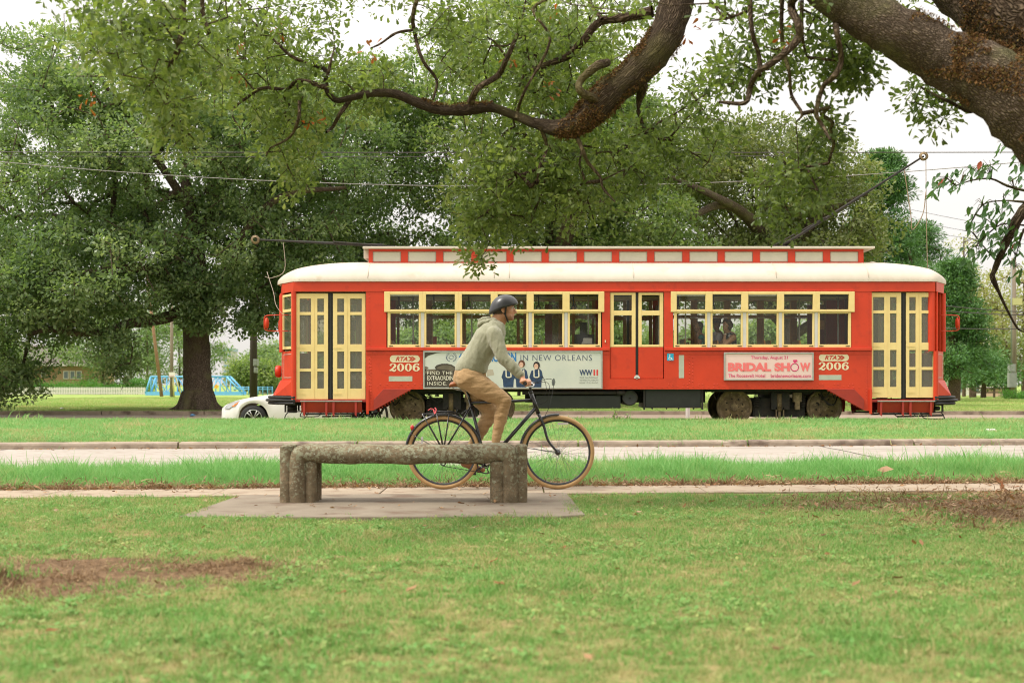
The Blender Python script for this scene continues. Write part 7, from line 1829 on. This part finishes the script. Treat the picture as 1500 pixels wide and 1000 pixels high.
# woman with short curly hair, chin on her hand, looking out and left
def woman(c, root, d_, skin):
    up = Vector((0, 0, 1)); B = MB(); head_(B, c, d_); bod = Vector((-.55, -.2, 0)).normalized(); s_ = Vector((-bod.y, bod.x, 0)); lower_(B, c + Vector((.06, .05, 0)), Vector((-.7, 0, 0)).normalized())
    shn = c + Vector((.12, -.14, -.26)); shf = c + Vector((.02, .22, -.25)); B.cap(shn, shf, .075, .07)
    el = c + Vector((-.10, -.20, -.44)); wr = c + Vector((-.055, -.13, -.17)); B.cap(shn, el, .072, .05, 12); B.cap(el, wr, .048, .028, 12); hand_(B, wr, Vector((.4, .1, .8)), Vector((-.5, 0, .4)))
    el2 = c + Vector((-.12, .2, -.42)); B.cap(shf, el2, .055, .042); B.cap(el2, c + Vector((-.26, .05, -.40)), .04, .027); hand_(B, c + Vector((-.26, .05, -.40)), Vector((-.8, -.2, 0)))
    skin_mesh(B, 'body', .011, 2, skin, root)
    B = MB(); rg_ = random.Random(3); 
    for _ in range(46):
        v = Vector((rg_.gauss(0, 1), rg_.gauss(0, 1), rg_.gauss(0, 1))).normalized()
        if v.dot(d_) > .35 and v.z < .45: continue
        if v.z < -.75: continue
        B.ball(c + Vector((0, 0, .015)) - d_ * .02 + Vector((v.x * .10, v.y * .10, v.z * .115)), rg_.uniform(.028, .042), nu=8, nv=6)
    B.ball(c - d_ * .03 + up * .03, (.1, .095, .105)); skin_mesh(B, 'hair', .012, 1, HAIRM, root)
    B = MB(); B.cap(shn + Vector((.0, .03, -.005)), shf, .082, .078); B.cap(c + Vector((.07, .03, -.28)), c + Vector((.08, .04, -.70)), .155, .155); B.cap(c + Vector((.08, .02, -.19)), c + Vector((.07, .03, -.28)), .06, .09)
    skin_mesh(B, 'blouse', .013, 3, pmat('checked_blouse', (.02, .02, .025), (.45, .42, .42), 22, .8, lo=.50, hi=.56), root)
    mb = MB(); mb.torus(wr + Vector((.0, .0, -.015)), (.2, .1, .9), .031, .008, 18, 6); mb.build('bracelet', M['silver'], root)
    mb = MB(); s2 = Vector((-d_.y, d_.x, 0))
    for k in (-1, 1): mb.torus(c + d_ * .098 + s2 * .034 * k + up * .008, d_, .024, .0022, 16, 4)
    mb.tube([c + d_ * .1 + s2 * .012 + up * .01, c + d_ * .1 - s2 * .012 + up * .01], .002, 4); mb.build('glasses', M['silver'], root)
sitter('woman with short curly dark hair resting her chin on her hand at the window', 1064.5, 477.5, 31.14, Vector((-.78, -.62, 0)).normalized(), DSK, woman)
def hatman(c, root, d_, skin):
    up = Vector((0, 0, 1)); B = MB(); head_(B, c, d_); lower_(B, c, Vector((-1, 0, 0))); a = c + Vector((.02, -.17, -.26)); b_ = c + Vector((.02, .19, -.26)); B.cap(a, b_, .07, .07)
    for s0, q in ((a, -1), (b_, 1)): el = s0 + Vector((-.10, q * .04, -.26)); B.cap(s0, el, .055, .044); w2 = el + Vector((-.24, -q * .04, .0)); B.cap(el, w2, .042, .028); hand_(B, w2, Vector((-1, 0, -.1)))
    skin_mesh(B, 'body', .011, 2, skin, root)
    mb = MB(); mb.lathe(c + up * .05, (0.05, 0, 1), [(.175, -.012), (.16, .0), (.10, .006), (.097, .07), (.085, .10), (.03, .108), (.001, .10)], 28); mb.build('hat', pmat('brown_felt', (.075, .045, .025), (.06, .035, .02), 20, .9), root)
    mb = MB(); mb.lathe(c + up * .05, (0.05, 0, 1), [(.1005, .007), (.1, .03)], 28); mb.build('hat_band', M['black'], root)
    B = MB(); B.cap(a + Vector((0, .02, 0)), b_, .085, .085); B.cap(c + Vector((0, 0, -.28)), c + Vector((0, 0, -.7)), .15, .15)
    for s0, q in ((a, -1), (b_, 1)): el = s0 + Vector((-.10, q * .04, -.26)); B.cap(s0, s0.lerp(el, .7), .075, .062)
    skin_mesh(B, 'shirt', .013, 3, pmat('pale_lilac_shirt', (.48, .44, .50), (.42, .38, .45), 10, .85), root)
sitter('man in a brown brimmed hat and pale shirt seated beyond the woman', 1050, 476, 31.85, Vector((-.8, -.6, 0)).normalized(), DSK2, hatman)
def girl(c, root, d_, skin):
    up = Vector((0, 0, 1)); B = MB(); head_(B, c, d_, .95); lower_(B, c, Vector((-1, 0, 0))); a = c + Vector((.05, -.15, -.24)); b_ = c + Vector((.05, .16, -.24)); B.cap(a, b_, .06, .06)
    el = c + Vector((.0, -.16, -.36)); w2 = c + Vector((-.02, -.09, -.12)); B.cap(a, el, .05, .04); B.cap(el, w2, .038, .026); hand_(B, w2, Vector((-.2, .1, .9)), Vector((-.5, 0, .3)))
    el = c + Vector((-.05, .2, -.40)); w2 = c + Vector((-.15, .05, -.27)); B.cap(b_, el, .05, .04); B.cap(el, w2, .036, .026); hand_(B, w2, Vector((-1, 0, 0)))
    skin_mesh(B, 'body', .011, 2, skin, root)
    B = MB(); B.ball(c - d_ * .03 + up * .035, (.1, .09, .095)); B.ball(c - d_ * .09 - up * .02, (.04, .04, .06)); B.cap(c - d_ * .09 - up * .03, c - d_ * .10 - up * .14, .03, .018); skin_mesh(B, 'hair', .012, 2, HAIRM, root)
    B = MB(); B.cap(a + Vector((0, .02, 0)), b_, .07, .07); B.cap(c + Vector((.04, 0, -.26)), c + Vector((.04, 0, -.68)), .13, .14); B.ball(a, .072); skin_mesh(B, 'shirt', .013, 3, pmat('teal_shirt', (.005, .17, .17), (.004, .13, .135), 10, .8), root)
sitter('young person in a teal top leaning on one hand in the first right window', 1022.5, 479, 31.7, Vector((-.85, -.5, 0)).normalized(), DSK, girl)
# ------------------------------------------------------------------ white car on the far road
dcar = 35.2; kc = dcar / F
def wx(px): return (px - 750) * kc
zr = -.170; x0 = wx(320); 
sedan = thing('parked_car', 'white sedan on the far road with its nose left of the streetcar', 'car', (x0 + 2.4, dcar + .9, zr))
WHT = pmat('white_car_paint', (.72, .70, .66), rough=.25, coat=.6); CG = glassmat('car_glass', (.12, .13, .13), 1.0, .02, .1); TY = pmat('tyre', (.02, .02, .02), rough=.8); AL = pmat('alloy', (.5, .5, .5), rough=.3, metal=.8); AMB = pmat('amber_lens', (.75, .20, .02), rough=.2); HLM = pmat('headlamp', (.45, .46, .46), rough=.12, metal=.3)
wxs = [x0 + .86, x0 + 3.66]; wr_ = .33
# outline stations: x, belt z, half width, sill z, roof z
prof = [(0.00, .50, .52, .22), (.03, .60, .66, .18), (.12, .67, .76, .17), (.35, .76, .84, .17), (.7, .84, .89, .17), (1.1, .90, .905, .17), (1.5, .94, .91, .17), (2.4, .97, .915, .17), (3.4, .99, .91, .17), (4.1, 1.0, .89, .18), (4.6, .98, .84, .22), (4.78, .86, .76, .30), (4.82, .6, .70, .34)]
def car_body():
    xs_ = sorted(set([p[0] for p in prof] + list(np.arange(.1, 4.8, .06))))
    V = []; Fc = []; m_ = 15; yc = dcar + .91
    for x in xs_:
        bz = np.interp(x, [p[0] for p in prof], [p[1] for p in prof]); hw = np.interp(x, [p[0] for p in prof], [p[2] for p in prof]); sz = np.interp(x, [p[0] for p in prof], [p[3] for p in prof])
        for wc_ in (.86, 3.66):
            dx = abs(x - wc_)
            if dx < .385: sz = max(sz, .33 + math.sqrt(.385 ** 2 - dx * dx))
        row = []
        for t_, zz in ((1, 0), (1.0, .12), (1.02, .35), (1.0, .62), (.965, .85), (.90, .95), (.7, 1.0)): row.append((-hw * t_, sz + (bz - sz) * zz))
        row.append((0, sz + (bz - sz) * 1.02 + .01)); row += [(-a, b_) for a, b_ in reversed(row[:-1])]
        V += [(x0 + x, yc + a, zr + b_) for a, b_ in row]
    n = len(xs_)
    for i in range(n - 1):
        for k in range(m_ - 1): Fc.append((i * m_ + k, (i + 1) * m_ + k, (i + 1) * m_ + k + 1, i * m_ + k + 1))
    Fc.append(tuple(range(m_))); Fc.append(tuple((n - 1) * m_ + k for k in reversed(range(m_))))
    mb = MB(); mb.add(V, Fc, 0, True); return mb
car_body().build('body', WHT, sedan)
yc = dcar + .91
mb = MB(); cab = [(1.35, .90, .78), (2.15, 1.36, .62), (2.7, 1.43, .60), (3.4, 1.40, .60), (4.25, .98, .72)]
V = []; Fc = []
for x, z, hw in cab: V += [(x0 + x, yc - hw, zr + z), (x0 + x, yc + hw, zr + z)]
b0 = len(V)
for x, z, hw in ((1.35, .88, .80), (2.15, .90, .84), (2.7, .90, .84), (3.4, .92, .84), (4.3, .94, .78)): V += [(x0 + x, yc - hw, zr + z), (x0 + x, yc + hw, zr + z)]
for i in range(4): Fc += [(2 * i, 2 * i + 1, 2 * i + 3, 2 * i + 2), (b0 + 2 * i, 2 * i, 2 * i + 2, b0 + 2 * i + 2), (b0 + 2 * i + 1, b0 + 2 * i + 3, 2 * i + 3, 2 * i + 1)]
mb.add(V, Fc); mb.build('windows', CG, sedan)
mb = MB(); mb.add([(x0 + 2.1, yc - .62, zr + 1.36), (x0 + 2.1, yc + .62, zr + 1.36), (x0 + 2.7, yc + .61, zr + 1.45), (x0 + 2.7, yc - .61, zr + 1.45), (x0 + 3.4, yc + .61, zr + 1.42), (x0 + 3.4, yc - .61, zr + 1.42)], [(0, 1, 2, 3), (3, 2, 4, 5)])
for x, z, x2, z2 in ((1.33, .9, 2.12, 1.38), (2.75, .92, 2.78, 1.44), (4.28, .98, 3.38, 1.42)):
    for s in (-1, 1): mb.tube([(x0 + x, yc + s * (.80 if x < 2 or x > 4 else .85), zr + z), (x0 + x2, yc + s * .61, zr + z2)], .03, 6)
mb.build('roof', WHT, sedan)
for wxx in wxs:
    for s in (-1, 1):
        cy = yc + s * .80; mb = MB(); mb.lathe((wxx, cy, zr + wr_), (0, s, 0), [(.22, -.10), (.31, -.10), (.33, -.06), (.33, .07), (.31, .10), (.225, .105)], 32); wl = mb.build('wheel', TY, sedan)
        mb = MB(); mb.torus((wxx, cy + s * .095, zr + wr_), (0, 1, 0), .215, .013, 32, 6); mb.lathe((wxx, cy, zr + wr_), (0, s, 0), [(.001, .09), (.035, .09), (.04, .06)], 12)
        for k in range(10): a = k * .6283 + (.12 if k % 2 else -.12); mb.tube([(wxx + .03 * math.cos(a), cy + s * .08, zr + wr_ + .03 * math.sin(a)), (wxx + .21 * math.cos(a), cy + s * .095, zr + wr_ + .21 * math.sin(a))], .015, 5)
        mb.build('rim', AL, wl); mb = MB(); mb.lathe((wxx, cy, zr + wr_), (0, s, 0), [(.001, .03), (.22, .03)], 24); mb.build('brake_disc', M['iron'], wl)
for s in (-1, 1):
    mb = MB(); q = lambda px, py: at(px, py, dcar) if True else None
    pts = [q(326, 599), q(330, 593.5), q(337, 589.4), q(346, 587), q(351, 586.4), q(349, 589.6), q(342, 594), q(334, 598.5)]
    vs = []
    for p in pts:
        u = p.x - x0; hw = float(np.interp(u, [a[0] for a in prof], [a[2] for a in prof])); t_ = np.interp(p.z - zr, [.45, .6, .75], [1.02, .995, .93]); vs.append((p.x, yc + s * (hw * t_ + .012), p.z))
    mb.add(vs, [tuple(range(8))]); hl = mb.build('headlight', HLM, sedan)
    mb = MB(); vs2 = []
    for p in (q(338, 595.4), q(343, 591.6), q(349.5, 588), q(348.4, 590), q(342, 595)):
        u = p.x - x0; hw = float(np.interp(u, [a[0] for a in prof], [a[2] for a in prof])); t_ = np.interp(p.z - zr, [.45, .6, .75], [1.02, .995, .93]); vs2.append((p.x, yc + s * (hw * t_ + .018), p.z))
    mb.add(vs2, [tuple(range(5))]); mb.build('indicator', AMB, hl)
mb = MB(); mb.box(x0 - .008, x0 + .03, yc - .35, yc + .35, zr + .28, zr + .42); mb.build('grille', M['black'], sedan)
mb = MB(); mb.box(x0 + 1.72, x0 + 1.728, yc - .925, yc - .921, zr + .3, zr + .88); mb.box(x0 + 2.72, x0 + 2.728, yc - .93, yc - .926, zr + .3, zr + .9); mb.build('door_seam', M['black'], sedan)
for x in (2.45, 3.35): mb = MB(); mb.box(x0 + x, x0 + x + .16, yc - .955, yc - .93, zr + .78, zr + .81); mb.build('door_handle', WHT, sedan, bevel=.005)
for s in (-1, 1): mb = MB(); mb.ball((x0 + 1.75, yc + s * .98, zr + .98), (.07, .09, .06)); mb.build('wing_mirror', WHT, sedan)

# ------------------------------------------------------------------ poles, wires, bollard
GW_ = pmat('weathered_pole', (.24, .19, .14), (.17, .13, .095), 6, .9, stretch=(1, 1, .15), bump=.3); DW = pmat('dark_pole', (.035, .025, .018), (.055, .04, .028), 6, .9, stretch=(1, 1, .15)); GB_ = pmat('grey_box', (.27, .28, .25), (.22, .23, .21), 6, .6)
def upole(px, d, top_py, r, mat, label, lean=0, boxes=(), name='utility_pole', cross=False):
    x = X(px, d); g0 = float(gz(x, d)); zt = Z(top_py, d); root = thing(name, label, 'pole', (x, d, g0), 'utility poles')
    mb = MB(); mb.tube([(x, d, g0 - .1), (x + lean, d, zt)], [r, r * .75], 14); mb.build('pole', mat, root)
    for dx, z0, z1, w_, nm in boxes:
        k = d / F; mb = MB(); mb.box(x + dx * k - w_ * k / 2, x + dx * k + w_ * k / 2, d - r - .35, d - r + .02, Z(z1, d), Z(z0, d)); mb.box(x + dx * k - w_ * k * .35, x + dx * k + w_ * k * .35, d - r - .36, d - r - .3505, Z(z1 - 1.5, d), Z(z0 + 1.5, d)); mb.build(nm, GB_, root, bevel=.02)
    return root, x, g0, zt
dpR = 84; rt, xR, gR, zR = upole(1485, dpR, 378, .17, GW_, 'weathered wooden utility pole with grey boxes at far right', boxes=((-6.0, 533, 545, 9, 'meter_box'), (-5.5, 546, 567, 11, 'control_cabinet')))
mb = MB(); k = dpR / F; mb.tube([(xR - 6 * k, dpR - .3, Z(533, dpR)), (xR - 6 * k, dpR - .3, Z(390, dpR))], .05, 8); mb.build('conduit', GB_, rt)
mb = MB(); mb.box(xR - 5 * k, xR + 9 * k, dpR - .4, dpR - .25, Z(447, dpR), Z(437, dpR)); mb.build('yellow_panel', pmat('pale_yellow_panel', (.52, .48, .22)), rt)
upole(371.5, 60, 395, .17, DW, 'dark utility pole between the oak and the streetcar', boxes=((5.5, 526, 536, 6, 'meter_box'), (5.5, 538, 546, 4, 'switch_box')))
upole(251.5, 100, 440, .13, GW_, 'slim pale utility pole behind the basketball backboard'); upole(237, 120, 400, .15, pmat('brown_pole', (.30, .17, .10), (.24, .13, .08), 5, .9), 'leaning brown pole behind the blue truss', lean=-1.3)
# poles carrying the wires, standing outside the view left and right
for x, d, zt, lb in ((-34, 32.05, 7.2, 'trolley wire pole left of the view'), (36, 32.05, 7.2, 'trolley wire pole right of the view'), (-38.1, 35.5, 11.3, 'cable pole left of the view'), (38.1, 35.5, 11.3, 'cable pole right of the view')):
    g0 = float(gz(x, d)); rt = thing('wire_pole', lb, 'pole', (x, d, g0)); mb = MB(); mb.tube([(x, d, g0 - .1), (x, d, zt + .4)], [.14, .10], 12); mb.build('pole', DW, rt)
def wire(pts, r, mat, name, label, sag=0, n=24):
    a, b_ = Vector(pts[0]), Vector(pts[-1]); q = []
    for i in range(n + 1): t_ = i / n; p = a.lerp(b_, t_); q.append((p.x, p.y, p.z - sag * 4 * t_ * (1 - t_)))
    mb = MB(); mb.tube(q, r, 6); tag(mb.build(name, mat), label, 'wire')
DWR = pmat('dark_wire', (.06, .05, .05), rough=.5); PWR = pmat('pale_cable', (.34, .32, .30), (.16, .15, .14), 30, .5)
zt_ = CAMZ + (HY - 225) * YC / F; wire([(-34, YC, zt_ + .12), (36, YC, zt_ + .12)], .011, DWR, 'trolley_wire', 'taut dark trolley wire above the streetcar', .10)
dd = 35.5; zl = Z(215, dd); wire([(-38, dd, Z(-45, dd)), (38, dd, Z(-45, dd))], .0105, PWR, 'span_cable', 'pale twisted cable sagging in front of the oaks', 5.42, 60)
wire([(-38, 36.5, Z(215, 36.5)), (8, 36.5, Z(228, 36.5))], .008, DWR, 'thin_wire', 'thin dark wire crossing the left oak crown', .12)
for i, (ya_, yb_, d1, lb) in enumerate(((306, 345, 70, 'topmost faint wire in the right hand sky'), (322, 358, 70, 'middle faint wire in the right hand sky'), (336, 362, 71, 'lowest faint wire in the right hand sky'), (441, 459, 60, 'upper dark wire crossing behind the mirror at right'), (450, 462, 60, 'lower dark wire crossing behind the mirror at right'), (478, 479, 62, 'thin dark wire low behind the right mirror'))):
    wire([(X(1330, d1), d1, Z(ya_, d1)), (X(1560, d1), d1, Z(yb_, d1))], .010 if i < 3 else .022, DWR, 'power_line', lb, .1)
mb = MB(); x = X(1007.5, 39.0); mb.lathe((x, 39.0, float(gz(x, 39)) - .0), (0, 0, 1), [(.06, 0), (.06, .75), (.05, .8), (.001, .8)], 12); tag(mb.build('bollard', M['silver']), 'small white post seen beneath the streetcar body', 'post')
# little weed under the car body
rs_ = np.random.RandomState(3); gx = X(908, 30.3); root = thing('weed', 'leafy weed growing beneath the middle of the streetcar', 'plant', (gx, 30.3, .2))
C = np.array([(gx + rs_.normal(0, .18), 30.3 + rs_.normal(0, .08), .24 + abs(rs_.normal(0, .09))) for _ in range(14)]); P, D, Nn, L_, W, tint = cluster_leaves(rs_, C, np.full(14, .07), np.full(14, 12), .05)
mb = MB()
for c_ in C: mb.tube([(gx, 30.3, .15), tuple(c_)], .005, 4)
mb.build('stem', M['bark_bg'], root); link('foliage', leaves_mesh('foliage', P, D, Nn, L_, W, tint), LB2, root, kind='stuff')
# litter by the kerb
for px, py, d, s_, mt, lb, nm in ((1452, 631, 24.5, .10, M['silver'], 'crumpled white wrapper lying in the median grass', 'wrapper'), (282, 610, 40, .08, pmat('blue_litter', (.10, .25, .45)), 'blue and white litter on the far road', 'litter'), (91, 600.5, 44.5, .07, M['silver'], 'white scrap on the shaded grass under the oak', 'litter')):
    p = at(px, py, d); p.z = max(float(gz(p.x, d)), .12 if 35 < d < 41 else 0) + s_ * .25; r_ = random.Random(int(px)); mb = MB(); mb.ball(p, (s_, s_ * .6, s_ * .4), nu=7, nv=5)
    mb.v = [(a + r_.uniform(-.02, .02), b_ + r_.uniform(-.01, .01), c_ + r_.uniform(-.015, .015)) for a, b_, c_ in mb.v]; tag(mb.build(nm, mt), lb, 'litter')
p = at(1030 - 0, 688, 0) if False else None
# big dry leaf on the grass strip and the rusty leaf cluster on the soil heap
mb = MB()
for px, py, d, s_ in ((1297, 687, 14.9, .09),):
    p = at(px, py, d); mb.add([(p.x - s_, p.y, p.z - .01), (p.x - s_ * .3, p.y - .03, p.z - .03), (p.x + s_, p.y, p.z), (p.x + s_ * .2, p.y + .02, p.z + .035), (p.x - s_ * .5, p.y, p.z + .02)], [(0, 1, 2, 3, 4)])
tag(mb.build('dry_leaf', pmat('dry_leaf', (.42, .25, .14))), 'large dry leaf caught in the tall strip grass', 'leaf')
mb = MB(); rg_ = random.Random(8)
for i in range(9):
    p = at(1468 + rg_.uniform(-10, 7), 712 + rg_.uniform(-10, 14), 13.0 + rg_.uniform(-.1, .1)); a = rg_.uniform(0, 6.28); l = rg_.uniform(.035, .06); u = Vector((math.cos(a) * .5, .2 * math.sin(a), math.sin(a))) * l; w2 = Vector((-math.sin(a) * .5, .3, math.cos(a) * .6)) * l * .5
    mb.add([p - u, p + w2, p + u, p - w2], [(0, 1, 2), (0, 2, 3)])
p = at(1468, 720, 13.0); mb.tube([(p.x, p.y, .03), tuple(at(1468, 700, 13.0))], .004, 5); tag(mb.build('withered_sprig', pmat('rust_leaf', (.36, .13, .05), (.45, .25, .13), 20, .8)), 'withered rusty sprig standing on the soil heap', 'plant')

# ------------------------------------------------------------------ far left: house, fence, truss, hoop, towers
dh = 190; TANW = pmat('tan_house_wall', (.44, .29, .17), (.40, .26, .15), 1, .85); WTR = pmat('white_trim', (.70, .66, .60)); ROOF = pmat('grey_shingle', (.16, .13, .12), (.12, .10, .09), 3, .9); PG = pmat('grey_pane', (.16, .19, .22), rough=.2)
kh = dh / F; g0 = -.2; hs = thing('house', 'tan house with white trim behind the picket fence', 'house', (X(60, dh), dh + 5, g0)); x0h, x1h = X(-60, dh), X(137, dh); zt = Z(532, dh)
mb = MB(); mb.box(x0h, x1h, dh, dh + 10, g0, zt); mb.build('wall', TANW, hs)
mb = MB(); mb.add([(x0h - .6, dh - .6, zt), (x1h + .6, dh - .6, zt), (x1h + .6, dh + 10.6, zt), (x0h - .6, dh + 10.6, zt), (x0h + 4, dh + 5, zt + 2.6), (x1h - 4, dh + 5, zt + 2.6)], [(0, 1, 5, 4), (1, 2, 5), (2, 3, 4, 5), (3, 0, 4), (0, 3, 2, 1)]); mb.build('roof', ROOF, hs)
mb = MB(); mb.box(x0h - .6, x1h + .6, dh - .62, dh - .45, zt - .35, zt - .01); mb.build('eave_board', WTR, hs)
for px, w_, p, q in ((97, 8, 543, 555), (106.5, 8, 543, 555), (116, 8, 543, 555), (64, 7, 540, 552), (19, 7, 537, 552), (41, 7, 537, 552), (-25, 10, 540, 553)):
    x = X(px, dh); hw = w_ * kh / 2; mb = MB(); za, zb = Z(q, dh), Z(p, dh)
    for a in ((x - hw, x - hw + .1, za, zb), (x + hw - .1, x + hw, za, zb), (x - hw + .1, x + hw - .1, za, za + .1), (x - hw + .1, x + hw - .1, zb - .1, zb)): mb.box(a[0], a[1], dh - .12, dh + .0 - .004, a[2], a[3])
    wd = mb.build('window', WTR, hs); mb = MB(); mb.box(x - hw + .1, x + hw - .1, dh - .08, dh - .006, za + .1, zb - .1); mb.build('pane', PG, wd)
dfn = 170; kf_ = dfn / F; g0 = -.19; fnc = thing('picket_fence', 'low white picket fence along the far side of the park', 'fence', (X(100, dfn), dfn, g0)); mb = MB(); x = X(-90, dfn); xe = X(212, dfn)
while x < xe: mb.prism([(x, g0), (x + .13, g0), (x + .13, Z(567.6, dfn)), (x + .065, Z(566.6, dfn)), (x, Z(567.6, dfn))], dfn - .03, dfn); x += .2
mb.build('pickets', WTR, fnc, kind='stuff')
for z in (.15, .6): mb = MB(); mb.box(X(-90, dfn), xe, dfn + .003, dfn + .06, g0 + z, g0 + z + .09); mb.build('rail', WTR, fnc)
# blue truss footbridge
db = 150; BLU = pmat('blue_steel_paint', (.16, .46, .72), (.13, .42, .68), 2, .5); g0 = -.12; root = thing('truss_bridge', 'light blue steel truss footbridge at the far side of the park', 'bridge', (X(285, db), db, g0)); xa, xb = X(213, db), X(355, db); za, zb = Z(576, db), Z(551.5, db); xt0, xt1 = X(221, db), X(332, db)
for y in (db, db + 2.2):
    mb = MB(); mb.box(xa, xb, y - .08, y + .08, za - .1, za + .18); mb.build('bottom_chord', BLU, root)
    mb = MB(); mb.tube([(xt0, y, zb), (xt1, y, zb)], .10, 6); mb.build('top_chord', BLU, root)
    mb = MB(); mb.tube([(xt1, y, zb), (xb, y, za)], .10, 6); mb.tube([(xt0, y, zb), (xa, y, za)], .10, 6); mb.build('end_post', BLU, root)
    n = 7
    for i in range(n + 1):
        x = xt0 + (xt1 - xt0) * i / n; mb = MB(); mb.tube([(x, y, za), (x, y, zb)], .06, 6); mb.build('vertical', BLU, root)
        if i < n: x2 = xt0 + (xt1 - xt0) * (i + 1) / n; mb = MB(); mb.tube([(x, y, za if i % 2 else zb), (x2, y, zb if i % 2 else za)], .05, 6); mb.build('diagonal', BLU, root)
mb = MB(); mb.box(xa, xb, db - .1, db + 2.3, za - .2, za - .11); mb.build('deck', BLU, root)
mb = MB()
for z in (Z(567, db), Z(570, db)): mb.tube([(xb - 1, db, z), (X(400, db), db, z)], .05, 6)
for px in range(350, 401, 7): mb.tube([(X(px, db), db, g0), (X(px, db), db, Z(566, db))], .05, 6)
mb.build('approach_railing', BLU, root)
mb = MB(); cx, cz = X(317, 148), Z(566, 148); r_ = .26; mb.prism([(cx - r_, cz - .05), (cx + .03, cz - r_), (cx + r_, cz + .05), (cx - .03, cz + r_)], 147.9, 147.93); sg = tag(mb.build('warning_sign', pmat('amber_sign', (.72, .38, .03))), 'orange yellow sign hanging on the blue truss', 'sign')
dq = 92; kq = dq / F; x = X(252, dq); g0 = float(gz(x, dq)); root = thing('basketball_hoop', 'basketball backboard on yellow posts left of the oak trunk', 'basketball hoop', (x, dq, g0)); YP = pmat('pale_yellow_post', (.50, .45, .18))
mb = MB(); mb.box(x - 4.4 * kq, x + 4.4 * kq, dq - .03, dq + .03, Z(552, dq), Z(545, dq)); bdk = mb.build('backboard', WTR, root)
mb = MB(); mb.torus((x, dq - .3, Z(551, dq)), (0, 0, 1), .2, .015, 16, 5); mb.build('rim', M['red_dark'], bdk)
for dx, e in ((2, 1.5), (8, 13)): mb = MB(); mb.tube([(x + dx * kq * .6, dq + .05, Z(552, dq)), (x + e * kq, dq + .3, g0 - .05)], .05, 8); mb.build('post', YP, root)
PT = pmat('hazy_tower', (.45, .43, .42)); BT = pmat('hazy_blue_glass', (.22, .33, .45), rough=.3)
for px, w_, top, d, lb in ((333, 12, 510, 900, 'distant pale office tower with blue crown behind the oak'), (406, 6, 502, 800, 'distant pale tower beside the streetcar front')):
    k = d / F; x = X(px, d); root = thing('office_tower', lb, 'building', (x, d + 10, -.2)); mb = MB(); mb.box(x - w_ * k / 2, x + w_ * k / 2, d, d + 20, -.2, Z(top + 4, d)); mb.build('wall', PT, root); mb = MB(); mb.box(x - w_ * k / 2 - .3, x + w_ * k / 2 + .3, d - .3, d + 20.3, Z(top + 4, d), Z(top, d)); mb.build('crown', BT, root)
    for j in range(6): mb = MB(); z = Z(top + 8 + j * 8, d); mb.box(x - w_ * k / 2 + .4, x + w_ * k / 2 - .4, d - .05, d - .003, z - 1.2, z); mb.build('window', BT, root)
# pale buildings behind the trees at right and between the poles at left
for px, w_, top, d, lb, rf in ((1418, 44, 552, 150, 'white gabled house behind the short pine', 545), (395, 30, 558, 185, 'pale low house behind the white car', 552), (1478, 12, 568, 120, 'small pink utility building behind the utility pole', 566)):
    k = d / F; x = X(px, d); g0 = float(gz(x, d)); hw = w_ * k / 2; root = thing('house', lb, 'house', (x, d + 3, g0)); mb = MB(); mb.box(x - hw, x + hw, d, d + 6, g0, Z(top, d)); mb.build('wall', WTR if px != 1478 else pmat('pinkish_wall', (.5, .33, .24)), root)
    mb = MB(); z = Z(top, d); mb.add([(x - hw - .3, d - .3, z), (x + hw + .3, d - .3, z), (x + hw + .3, d + 6.3, z), (x - hw - .3, d + 6.3, z), (x - hw * .4, d + 3, Z(rf, d)), (x + hw * .4, d + 3, Z(rf, d))], [(0, 1, 5, 4), (1, 2, 5), (2, 3, 4, 5), (3, 0, 4), (0, 3, 2, 1)]); mb.build('roof', pmat('pale_roof', (.42, .38, .34)), root)
    for dx in (-.5, .4): mb = MB(); mb.box(x + hw * dx - .5, x + hw * dx + .5, d - .05, d - .003, z - 1.6 if z - g0 > 1.8 else g0 + .2, z - .5); mb.build('window', PG, root)
# rail fence at far right
df = 105; root = thing('rail_fence', 'brown low rail fence beneath the pines at right', 'fence', (X(1450, df), df, float(gz(X(1450, df), df)))); mb = MB(); g0 = float(gz(X(1450, df), df))
BRW = pmat('brown_rail', (.10, .06, .04))
for z in (.30, .62): mb = MB(); mb.box(X(1422, df), X(1475, df), df - .05, df + .05, g0 + z, g0 + z + .1); mb.build('rail', BRW, root)
for px in (1422, 1440, 1457, 1474): mb = MB(); mb.box(X(px, df) - .07, X(px, df) + .07, df + .06, df + .18, g0 - .1, g0 + .8); mb.build('post', BRW, root)
